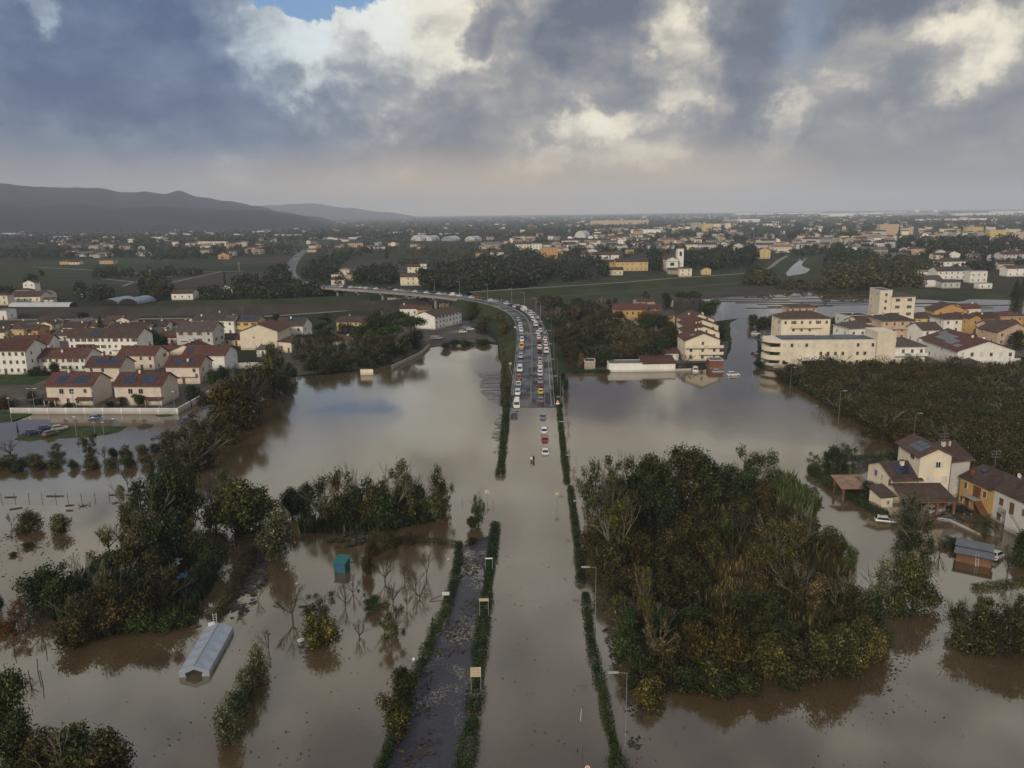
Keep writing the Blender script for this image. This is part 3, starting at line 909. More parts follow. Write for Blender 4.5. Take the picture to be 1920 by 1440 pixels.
LOOKS = dict(leaf_dark='dark green', leaf_green='green', leaf_olive='olive green', leaf_grey='grey green', leaf_brown='brown', leaf_autumn='orange brown', leaf_yellow='yellow green',
             leaf_red='rust red', leaf_pine='deep green', leaf_thicket='dull brown', leaf_reed='bright green', leaf_straw='straw coloured')
KINDN = dict(round='broad tree', loose='open crowned tree', tall='tall narrow tree', column='columnar tree', cone='conical conifer', cedar='spreading cedar', pine='umbrella pine', bush='bush')
KCOUNT = {}
def plant(px, py, wpx, hpx, kind='round', mat='leaf_dark', label=None, group=None, z=0.0, rz=None, marks='main', world=None, lod=1.0):
    """px,py foot of the trunk; wpx crown width, hpx full height, all in survey pixels"""
    if world is None:
        b = G(px, py, z); w_ = wpx * mpp(px, py, z); h = max(.6, Hpx(px, py, py - hpx, z))
    else:
        b, w_, h = world
    name = {'bush': 'bush', 'bare': 'bare_tree', 'bareshrub': 'bare_tree', 'pine': 'pine_tree', 'cone': 'conifer', 'cedar': 'cedar_tree', 'column': 'cypress_tree' if mat == 'leaf_dark' and w_ < 3 else 'tree'}.get(kind, 'tree')
    o = empty(name, (b.x, b.y, z), rnd.uniform(0, 6.28) if rz is None else rz)
    cat = 'bush' if kind == 'bush' else 'tree'
    KCOUNT[kind] = KCOUNT.get(kind, 0) + 1
    var = KCOUNT[kind] % 3
    if kind in ('bare', 'bareshrub'):
        c = link('branches', bare(KCOUNT[kind] % 5, {'bare': 0, 'bareshrub': 1}[kind]), o); c.scale = (w_, w_, h)
        look = 'leafless tree'
    else:
        low = {'round': .17, 'loose': .2, 'tall': .08, 'bush': .04}.get(kind, 0)
        w_ *= {'round': 1.22, 'loose': 1.28, 'tall': 1.2, 'bush': 1.12}.get(kind, 1.0)
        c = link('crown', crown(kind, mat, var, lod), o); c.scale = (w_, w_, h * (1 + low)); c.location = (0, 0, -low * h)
        lim = kind in ('loose', 'tall')
        t_ = link('trunk', bare(KCOUNT[kind] % 4, 2) if lim else trunk(KCOUNT[kind], kind == 'pine'), o)
        if lim: t_.scale = (w_ * 1.02, w_ * 1.02, h * 1.03)
        else: t_.scale = (min(w_, h * .9), min(w_, h * .9), h * (.93 if kind == 'pine' else .8))
        look = LOOKS[mat] + ' ' + KINDN[kind]
    o['category'] = cat
    if group: o['group'] = group
    if label: o['label'] = label
    else: auto(o, look, cat, group, None, marks)
    return o

def rows_plants(rows, **kw):
    for r_ in rows:
        d = dict(kw)
        if len(r_) > 6: d['label'] = r_[6]
        plant(*r_[:6], **d)

# ---- left of the road, nearest first
FG = 'trees and bushes standing in the flood left of the road'
rows_plants([
    (22, 1408, 100, 175, 'round', 'leaf_green', 'green tree cut by the left edge of the photo, standing in floodwater'),
    (-25, 1330, 80, 90, 'round', 'leaf_dark'),
    (30, 1440, 90, 120, 'round', 'leaf_dark'), (85, 1442, 110, 92, 'bush', 'leaf_brown'), (150, 1452, 120, 112, 'bush', 'leaf_dark'), (205, 1448, 95, 105, 'bush', 'leaf_thicket'), (175, 1478, 130, 90, 'bush', 'leaf_thicket'), (120, 1470, 110, 100, 'loose', 'leaf_thicket'),
    (430, 1392, 62, 84, 'bush', 'leaf_grey'), (445, 1345, 52, 70, 'bush', 'leaf_grey'), (462, 1312, 56, 76, 'bush', 'leaf_grey'), (484, 1275, 58, 72, 'bush', 'leaf_grey'),
    (489, 1247, 34, 42, 'bareshrub', 'leaf_dark'), (504, 1218, 38, 42, 'bareshrub', 'leaf_dark'),
    (742, 1375, 76, 88, 'round', 'leaf_olive', 'lower of two leafy dark trees on the drowned hedge'), (757, 1322, 62, 88, 'round', 'leaf_dark', 'upper of two leafy dark trees on the drowned hedge'),
    (812, 1195, 14, 42, 'cone', 'leaf_dark', 'small dark conifer at the bend of the drowned hedge'),
    (598, 1206, 92, 66, 'bush', 'leaf_olive', 'large olive bush with a striped tub at its foot'), (603, 1160, 56, 48, 'loose', 'leaf_dark'),
    (549, 1162, 66, 74, 'bare', '', 'largest leafless orchard tree, fanned out above the water'), (701, 1145, 40, 34, 'round', 'leaf_green', 'small round green tree on a thin stem'),
    (735, 1190, 46, 62, 'loose', 'leaf_yellow', 'yellow green shrub beside the rusty little tree'), (722, 1185, 40, 44, 'bareshrub', ''), (674, 1194, 44, 36, 'bareshrub', 'leaf_red', 'small rusty leafless tree with tangled twigs'),
    (484, 1127, 26, 32, 'bareshrub', ''), (450, 1148, 26, 28, 'bareshrub', ''), (648, 1135, 44, 46, 'bareshrub', ''), (662, 1113, 36, 40, 'bareshrub', ''), (683, 1110, 26, 40, 'bareshrub', ''),
    (722, 1090, 40, 42, 'bare', ''), (737, 1130, 48, 46, 'bareshrub', ''), (763, 1140, 32, 40, 'bare', ''), (759, 1085, 32, 26, 'bare', ''), (787, 1122, 40, 44, 'bareshrub', ''), (800, 1082, 26, 50, 'bare', ''), (780, 1105, 34, 40, 'bare', ''),
    (690, 1075, 30, 66, 'bush', 'leaf_thicket'), (700, 1040, 30, 50, 'bush', 'leaf_thicket'), (736, 1025, 34, 34, 'bush', 'leaf_thicket'), (766, 1020, 30, 30, 'bush', 'leaf_thicket'),
    (524, 1048, 82, 108, 'round', 'leaf_grey', 'grey green round crown standing alone before the tree belt'), (527, 1078, 20, 36, 'bare', ''),
    (404, 1075, 70, 72, 'round', 'leaf_dark'), (385, 1090, 56, 56, 'bush', 'leaf_dark'),
    (362, 1032, 38, 62, 'tall', 'leaf_yellow', 'slim yellow green tree glowing against the dark belt'),
    (340, 1010, 96, 152, 'round', 'leaf_dark', 'tallest dark tree of the left belt'), (285, 1030, 104, 140, 'loose', 'leaf_dark'), (310, 1070, 110, 130, 'round', 'leaf_dark'), (255, 1065, 80, 110, 'loose', 'leaf_thicket'), (378, 1062, 60, 84, 'round', 'leaf_dark'),
    (300, 962, 60, 90, 'round', 'leaf_dark'), (326, 935, 50, 80, 'round', 'leaf_dark'), (238, 968, 38, 30, 'bush', 'leaf_dark'),
    (460, 998, 128, 108, 'round', 'leaf_olive', 'broad olive crown in the middle of the left belt'), (425, 935, 46, 66, 'round', 'leaf_green', 'green tree top rising behind the broad olive crown'), (480, 985, 90, 82, 'round', 'leaf_green'), (405, 990, 74, 96, 'loose', 'leaf_olive'),
    (548, 972, 50, 72, 'round', 'leaf_dark'), (572, 965, 46, 66, 'round', 'leaf_dark'), (602, 972, 58, 84, 'loose', 'leaf_dark'), (632, 985, 56, 100, 'loose', 'leaf_thicket'), (668, 975, 72, 108, 'loose', 'leaf_dark'), (652, 990, 60, 70, 'round', 'leaf_dark'),
    (700, 985, 70, 90, 'round', 'leaf_thicket'), (742, 980, 88, 112, 'loose', 'leaf_olive', 'widest open crown at the right of the tree belt'), (722, 990, 70, 80, 'round', 'leaf_green'), (772, 975, 62, 88, 'loose', 'leaf_green'), (792, 972, 44, 60, 'round', 'leaf_green'),
    (822, 970, 54, 104, 'column', 'leaf_green', 'upright bushy green tree ending the left tree belt'), (834, 960, 34, 60, 'loose', 'leaf_green'),
    (897, 985, 30, 68, 'loose', 'leaf_green', 'thin pale green tree beside the white road sign'), (884, 992, 22, 30, 'round', 'leaf_dark', 'little dark tree at the foot of the thin pale tree'), (884, 1018, 26, 12, 'bush', 'leaf_brown'),
    (85, 1132, 100, 92, 'bush', 'leaf_dark', 'big rounded dark bush left of the belt'), (125, 1135, 80, 70, 'bush', 'leaf_dark'), (160, 1120, 76, 80, 'loose', 'leaf_dark'), (205, 1105, 80, 78, 'round', 'leaf_dark'), (240, 1100, 80, 90, 'round', 'leaf_thicket'), (150, 1170, 74, 60, 'tall', 'leaf_olive', 'pale leafy reeds-like shrub between two dark bushes'),
    (140, 1210, 84, 64, 'bush', 'leaf_brown', 'reddish dark bush at the lower tip of the belt'), (180, 1180, 84, 84, 'round', 'leaf_thicket'), (225, 1180, 90, 96, 'round', 'leaf_brown'), (275, 1170, 84, 100, 'round', 'leaf_brown'), (310, 1150, 70, 90, 'loose', 'leaf_thicket'), (205, 1150, 60, 90, 'tall', 'leaf_olive'), (245, 1130, 70, 70, 'loose', 'leaf_dark'),
    (270, 1178, 80, 44, 'bush', 'leaf_green'), (310, 1176, 66, 40, 'bush', 'leaf_green'), (345, 1172, 56, 36, 'bush', 'leaf_green', 'low green bush with flat front above brown water'), (290, 1110, 80, 90, 'round', 'leaf_thicket'),
    (205, 1035, 70, 56, 'bare', '', 'wide leafless tree leaning out from the dark belt'), (230, 1030, 50, 50, 'bare', ''),
    (55, 995, 62, 50, 'bush', 'leaf_thicket', 'darker of two round bushes by the wire fence'), (112, 998, 46, 42, 'bush', 'leaf_olive', 'greener of two round bushes by the wire fence'), (22, 988, 22, 30, 'bareshrub', ''),
    (26, 1042, 18, 10, 'bush', 'leaf_thicket'), (52, 1026, 22, 12, 'bush', 'leaf_dark'), (138, 1052, 18, 18, 'bareshrub', ''), (35, 1115, 22, 30, 'bareshrub', ''), (36, 1040, 14, 16, 'bareshrub', ''),
    (24, 1182, 58, 54, 'loose', 'leaf_red', 'rust red tree in brown water at the left edge'), (-6, 1155, 40, 60, 'round', 'leaf_dark'), (78, 1183, 40, 44, 'bare', '', 'reddish leafless tree right of the rust red one'),
    (60, 1290, 30, 20, 'bareshrub', ''),
], group=FG)
# ---- orchard rows and the autumn belt running up to the houses
OR = 'orchard bushes in two drowned rows'
for i, (x, y, w_, h) in enumerate([(8, 878, 44, 34), (40, 880, 40, 32), (74, 878, 36, 34), (101, 878, 32, 28), (137, 879, 22, 28), (172, 878, 34, 32), (207, 877, 32, 28), (241, 875, 34, 34), (279, 873, 30, 32), (312, 878, 34, 46), (211, 856, 24, 26), (236, 854, 28, 28), (267, 850, 30, 26), (290, 848, 26, 26), (170, 858, 32, 44), (60, 866, 36, 20), (20, 864, 34, 18)]):
    plant(x, y, w_ * 1.15, h * (.88 if i != 14 else 1), 'bush' if i != 14 else 'loose', ['leaf_grey', 'leaf_dark', 'leaf_thicket'][i % 3], group=OR)
rows_plants([
    (20, 856, 54, 34, 'bare', '', 'pale leafless tree at the left end of the orchard'), (108, 860, 36, 30, 'tall', 'leaf_reed', 'pale green reeds clump between the orchard rows'),
    (196, 862, 22, 26, 'bare', ''), (352, 868, 30, 56, 'loose', 'leaf_dark'), (360, 880, 90, 68, 'loose', 'leaf_brown'), (390, 866, 56, 70, 'round', 'leaf_thicket'), (330, 850, 60, 46, 'loose', 'leaf_thicket'), (310, 842, 50, 36, 'loose', 'leaf_brown'), (375, 835, 60, 60, 'loose', 'leaf_brown'), (345, 830, 50, 40, 'bush', 'leaf_thicket'), (368, 812, 44, 34, 'loose', 'leaf_thicket'), (405, 812, 40, 36, 'loose', 'leaf_dark'),
    (437, 806, 100, 104, 'round', 'leaf_autumn', 'big brown-gold autumn tree at the corner of the white wall'), (415, 800, 70, 84, 'loose', 'leaf_brown'), (462, 790, 66, 96, 'loose', 'leaf_brown'), (432, 830, 50, 44, 'bush', 'leaf_thicket'), (480, 765, 60, 90, 'round', 'leaf_thicket'),
    (498, 748, 56, 84, 'round', 'leaf_olive'), (522, 738, 50, 100, 'tall', 'leaf_olive', 'tall feathery olive tree beside the cream gable house'), (512, 730, 40, 90, 'tall', 'leaf_green'), (535, 722, 30, 54, 'loose', 'leaf_olive'), (545, 712, 30, 40, 'bush', 'leaf_dark'),
    (295, 935, 30, 30, 'loose', 'leaf_dark'), (258, 925, 26, 26, 'loose', 'leaf_dark'), (240, 915, 30, 40, 'bare', ''), (225, 925, 24, 20, 'bush', 'leaf_grey'), (286, 885, 16, 26, 'loose', 'leaf_dark'), (350, 890, 30, 30, 'loose', 'leaf_dark'),
], group='autumn trees in the belt below the housing estate')

# ---- the flooded copse right of the road: named trees first, then the mass behind them
CP = 'trees of the flooded copse right of the road'
rows_plants([
    (1157, 1075, 66, 138, 'tall', 'leaf_yellow', 'tall pale gold tree at the left edge of the copse'), (1195, 1090, 70, 100, 'round', 'leaf_autumn', 'orange brown tree leaning behind the pale gold one'),
    (1130, 1080, 60, 70, 'round', 'leaf_brown'), (1150, 1095, 80, 90, 'round', 'leaf_thicket'), (1118, 985, 66, 130, 'loose', 'leaf_grey', 'greyish sparse tree at the upper left corner of the copse'), (1140, 1000, 70, 120, 'loose', 'leaf_olive'), (1112, 1040, 50, 80, 'bush', 'leaf_thicket'),
    (1165, 950, 70, 100, 'loose', 'leaf_thicket'), (1200, 960, 80, 110, 'round', 'leaf_dark'), (1230, 940, 80, 100, 'round', 'leaf_dark'), (1190, 1010, 80, 100, 'round', 'leaf_thicket'), (1240, 1000, 90, 110, 'round', 'leaf_dark'),
    (1300, 945, 104, 116, 'round', 'leaf_thicket', 'widest tree top at the far edge of the copse'), (1280, 935, 70, 100, 'loose', 'leaf_thicket'), (1335, 950, 80, 100, 'round', 'leaf_dark'), (1370, 930, 60, 70, 'round', 'leaf_dark'),
    (1410, 935, 84, 96, 'loose', 'leaf_grey', 'separate grey crown right of the widest tree top'), (1390, 960, 70, 90, 'round', 'leaf_dark'), (1430, 970, 60, 70, 'round', 'leaf_brown'), (1400, 1000, 80, 80, 'round', 'leaf_thicket'),
    (1300, 1040, 92, 96, 'round', 'leaf_autumn', 'orange brown crown in the middle of the copse'), (1260, 1060, 70, 80, 'round', 'leaf_brown'), (1340, 1060, 60, 60, 'bush', 'leaf_olive'), (1362, 1010, 50, 60, 'bush', 'leaf_green'), (1230, 1090, 80, 90, 'round', 'leaf_brown'),
    (1387, 1022, 30, 66, 'bare', '', 'pale leafless saplings in the centre of the copse'), (1440, 1020, 80, 76, 'round', 'leaf_autumn'), (1455, 1050, 84, 80, 'tall', 'leaf_olive', 'fresh green upright thicket right of the leafless saplings'), (1490, 1045, 60, 76, 'tall', 'leaf_olive'), (1420, 1065, 60, 60, 'bush', 'leaf_olive'), (1510, 1030, 60, 70, 'loose', 'leaf_thicket'),
    (1550, 1035, 50, 60, 'bush', 'leaf_thicket'), (1575, 1040, 40, 50, 'bush', 'leaf_thicket'), (1595, 1062, 34, 50, 'bush', 'leaf_green', 'single green bush at the right tip of the copse'), (1470, 1000, 50, 60, 'loose', 'leaf_brown'),
    (1210, 1160, 40, 96, 'tall', 'leaf_yellow', 'slender yellow spire of a young poplar'), (1205, 1190, 44, 78, 'tall', 'leaf_yellow'), (1165, 1165, 50, 60, 'bush', 'leaf_olive'), (1180, 1200, 50, 64, 'tall', 'leaf_green'), (1232, 1190, 50, 66, 'tall', 'leaf_green'), (1252, 1190, 36, 54, 'tall', 'leaf_green', 'bright young poplar standing by itself in shade'),
    (1175, 1235, 66, 84, 'round', 'leaf_green', 'leafy green tree at the water line near the lamps'), (1160, 1130, 60, 60, 'bush', 'leaf_brown'), (1200, 1130, 80, 80, 'round', 'leaf_thicket'), (1250, 1140, 90, 80, 'round', 'leaf_brown'), (1290, 1120, 80, 80, 'round', 'leaf_brown'),
    (1215, 1318, 76, 62, 'bush', 'leaf_olive', 'lowest bush of the copse, hanging over the water by the near lamp'), (1200, 1270, 66, 70, 'bush', 'leaf_dark'), (1225, 1245, 84, 76, 'loose', 'leaf_straw', 'straw coloured tangle of twigs low in the copse'), (1260, 1255, 80, 80, 'round', 'leaf_brown'), (1185, 1290, 40, 40, 'bush', 'leaf_dark'), (1240, 1285, 60, 50, 'bush', 'leaf_thicket'),
    (1365, 1262, 112, 116, 'round', 'leaf_autumn', 'brightest orange gold tree low in the copse'), (1310, 1250, 90, 96, 'round', 'leaf_autumn'), (1330, 1290, 90, 70, 'bush', 'leaf_olive'), (1390, 1290, 80, 60, 'bush', 'leaf_olive'), (1290, 1290, 70, 56, 'bush', 'leaf_dark'), (1350, 1305, 70, 44, 'bush', 'leaf_dark'),
    (1440, 1270, 90, 90, 'round', 'leaf_olive'), (1470, 1235, 80, 76, 'round', 'leaf_dark'), (1415, 1215, 80, 70, 'bush', 'leaf_dark'), (1440, 1160, 90, 66, 'bush', 'leaf_dark', 'dark green mound in the open middle of the copse'), (1390, 1155, 70, 56, 'bush', 'leaf_dark'), (1300, 1180, 90, 64, 'bush', 'leaf_dark'), (1340, 1190, 60, 50, 'bush', 'leaf_brown'),
    (1540, 1262, 100, 98, 'round', 'leaf_olive', 'broad olive tree at the front right of the copse'), (1500, 1262, 90, 90, 'round', 'leaf_brown'), (1585, 1258, 90, 90, 'round', 'leaf_olive'), (1630, 1240, 84, 84, 'round', 'leaf_olive', 'rounded right-hand end of the copse front'), (1655, 1225, 50, 60, 'bush', 'leaf_dark'), (1560, 1220, 90, 70, 'round', 'leaf_brown'), (1480, 1290, 60, 44, 'bush', 'leaf_dark'),
    (1500, 1140, 70, 80, 'loose', 'leaf_brown'), (1530, 1150, 60, 90, 'bush', 'leaf_straw'), (1575, 1165, 70, 76, 'loose', 'leaf_brown'), (1600, 1150, 60, 70, 'loose', 'leaf_thicket'), (1480, 1110, 70, 70, 'loose', 'leaf_autumn'), (1555, 1120, 50, 50, 'bush', 'leaf_brown'), (1420, 1110, 60, 50, 'bush', 'leaf_brown'),
    (1650, 1140, 78, 96, 'loose', 'leaf_grey', 'grey leafy tree left of the big round tree'), (1712, 1138, 100, 104, 'round', 'leaf_olive', 'big round olive tree on the flood below the low shed'), (1680, 1150, 60, 60, 'bush', 'leaf_dark'), (1630, 1160, 60, 60, 'bush', 'leaf_dark'),
    (1712, 1038, 66, 84, 'loose', 'leaf_dark', 'ragged dark tree in front of the carport'), (1708, 985, 62, 60, 'loose', 'leaf_grey', 'hazy grey tree top beside the carport roof'),
    (1830, 1215, 90, 84, 'bush', 'leaf_olive'), (1800, 1205, 70, 70, 'loose', 'leaf_thicket'), (1840, 1190, 50, 82, 'tall', 'leaf_olive', 'upright olive crown at the lower right thicket'), (1875, 1225, 90, 90, 'round', 'leaf_brown'), (1920, 1225, 90, 96, 'round', 'leaf_olive'), (1960, 1215, 90, 100, 'round', 'leaf_dark'), (1890, 1190, 60, 80, 'loose', 'leaf_brown'), (1925, 1185, 60, 60, 'loose', 'leaf_thicket'), (1790, 1170, 50, 56, 'bareshrub', ''),
    (1888, 1082, 34, 50, 'bare', '', 'thin tree in the water below the white car'), (1912, 1060, 40, 40, 'bush', 'leaf_green'), (1930, 1045, 60, 60, 'round', 'leaf_dark'), (1762, 1040, 34, 46, 'bareshrub', ''), (1790, 1025, 60, 22, 'bush', 'leaf_dark', 'low dark hedge bush behind the flat shed'), (1752, 1050, 20, 30, 'bareshrub', ''),
    (1563, 884, 54, 58, 'round', 'leaf_dark', 'dark garden tree inside the clipped hedge corner'), (1580, 880, 44, 46, 'loose', 'leaf_green'), (1560, 890, 34, 34, 'loose', 'leaf_green'), (1528, 880, 32, 30, 'loose', 'leaf_reed', 'pale weeping willow over the water at the hedge corner'), (1632, 938, 50, 42, 'round', 'leaf_dark'), (1605, 925, 40, 40, 'bush', 'leaf_dark'),
], group=CP)
# tall reeds at the copse's far right: nobody could count them
def scatter_blades(name, poly, n, h, mat, seed, label, wid=.25, cat='reeds', z=0.0, lean=.25):
    rs = random.Random(seed); pts = []; xs = [p[0] for p in poly]; ys = [p[1] for p in poly]
    while len(pts) < n:
        x, y = rs.uniform(min(xs), max(xs)), rs.uniform(min(ys), max(ys))
        if inpoly(x, y, poly): pts.append(G(x, y, z))
    mb = MB(); mi = mb.mi(mat)
    for p in pts:
        hh = h * rs.uniform(.55, 1.15); a = rs.uniform(0, 6.28); w_ = wid * rs.uniform(.5, 1); lx, ly = rs.uniform(-lean, lean) * hh, rs.uniform(-lean, lean) * hh
        c_, s_ = math.cos(a) * w_, math.sin(a) * w_; k = len(mb.v)
        mb.v += [(p.x - c_, p.y - s_, z - .1), (p.x + c_, p.y + s_, z - .1), (p.x + lx * .4 + c_ * .8, p.y + ly * .4 + s_ * .8, z + hh * .6), (p.x + lx, p.y + ly, z + hh)]
        mb.f.append((k, k + 1, k + 2, k + 3)); mb.m.append(mi)
    return tag(mb.build(name), label, cat, kind='stuff')
scatter_blades('reeds', [(1432, 935), (1450, 915), (1480, 918), (1500, 940), (1530, 962), (1528, 980), (1500, 982), (1470, 970), (1440, 955)], 5200, 4.2, 'leaf_reed', 3, 'tall bright green reeds spilling from the copse toward the houses')
scatter_blades('dry_grass', [(1330, 1060), (1420, 1070), (1440, 1130), (1380, 1140), (1330, 1120)], 2600, 2.0, 'leaf_straw', 4, 'dry straw coloured undergrowth in the copse clearing', cat='undergrowth')
scatter_blades('undergrowth', [(1120, 1000), (1180, 950), (1420, 930), (1500, 990), (1590, 1070), (1600, 1140), (1660, 1190), (1640, 1240), (1400, 1285), (1230, 1290), (1190, 1220), (1150, 1100)], 8500, 1.7, 'leaf_thicket', 5, 'dark tangled undergrowth filling the flooded copse', .3, 'undergrowth')
scatter_blades('undergrowth', [(560, 985), (800, 975), (830, 975), (700, 1000), (560, 1000)], 2200, 1.9, 'leaf_dark', 6, 'dark undergrowth at the foot of the left tree belt', .3, 'undergrowth')
scatter_blades('undergrowth', [(60, 1130), (240, 1050), (360, 1050), (400, 1100), (350, 1170), (150, 1200)], 8000, 2.4, 'leaf_dark', 7, 'dark undergrowth below the dense left belt', .3, 'undergrowth')

# filler trees inside outlined woods
def fill(poly, n, mats, kinds, hm, wm, group, gap=4.0, seed=1, marks='main', lod=1.0, z=0.0):
    rs = random.Random(seed); xs = [p[0] for p in poly]; ys = [p[1] for p in poly]; got = []; tries = 0
    W = [G(*p) for p in poly]; x0, x1, y0, y1 = min(p.x for p in W), max(p.x for p in W), min(p.y for p in W), max(p.y for p in W)
    while len(got) < n and tries < n * 300:
        tries += 1
        x, y = rs.uniform(x0, x1), rs.uniform(y0, y1)
        if not inpoly(x, y, W): continue
        if any((x - q[0]) ** 2 + (y - q[1]) ** 2 < gap * gap for q in got): continue
        got.append((x, y))
        h = rs.uniform(*hm); w_ = rs.uniform(*wm); b = Vector((x, y, z))
        plant(*P(b), 0, 0, rs.choice(kinds), rs.choice(mats), None, group, z, world=(b, w_, h), marks=marks, lod=lod)
    return got
# dark thicket on the right
fill([(1458, 712), (1520, 700), (1700, 695), (1960, 700), (2060, 760), (2060, 930), (1900, 905), (1780, 868), (1700, 842), (1600, 790)], 62, ['leaf_thicket', 'leaf_thicket', 'leaf_dark', 'leaf_brown', 'leaf_olive'], ['loose', 'round', 'tall', 'bush'], (4.5, 7.5), (6, 10), 'trees of the dark thicket behind the right-hand houses', 8.5, 11, 'thicket')
scatter_blades('undergrowth', [(1458, 706), (1560, 694), (1960, 690), (2060, 760), (2060, 950), (1800, 885), (1700, 838)], 42000, 2.8, 'leaf_thicket', 8, 'dense leafless brushwood filling the dark thicket', .42, 'undergrowth')
# right bank of the road and grove to its right
fill([(1068, 690), (1050, 640), (1040, 600), (1060, 590), (1130, 600), (1150, 612), (1250, 615), (1262, 650), (1240, 680), (1140, 688)], 62, ['leaf_thicket', 'leaf_dark', 'leaf_brown', 'leaf_autumn', 'leaf_dark'], ['round', 'loose', 'round'], (6, 10), (7, 11), 'dark trees of the grove right of the raised road', 6.5, 12, 'mid')
fill([(1000, 575), (1040, 570), (1150, 575), (1150, 600), (1045, 598), (1025, 590)], 14, ['leaf_thicket', 'leaf_dark'], ['round', 'loose'], (6, 9), (7, 11), 'dark trees of the grove right of the raised road', 8, 22, 'mid', .6)
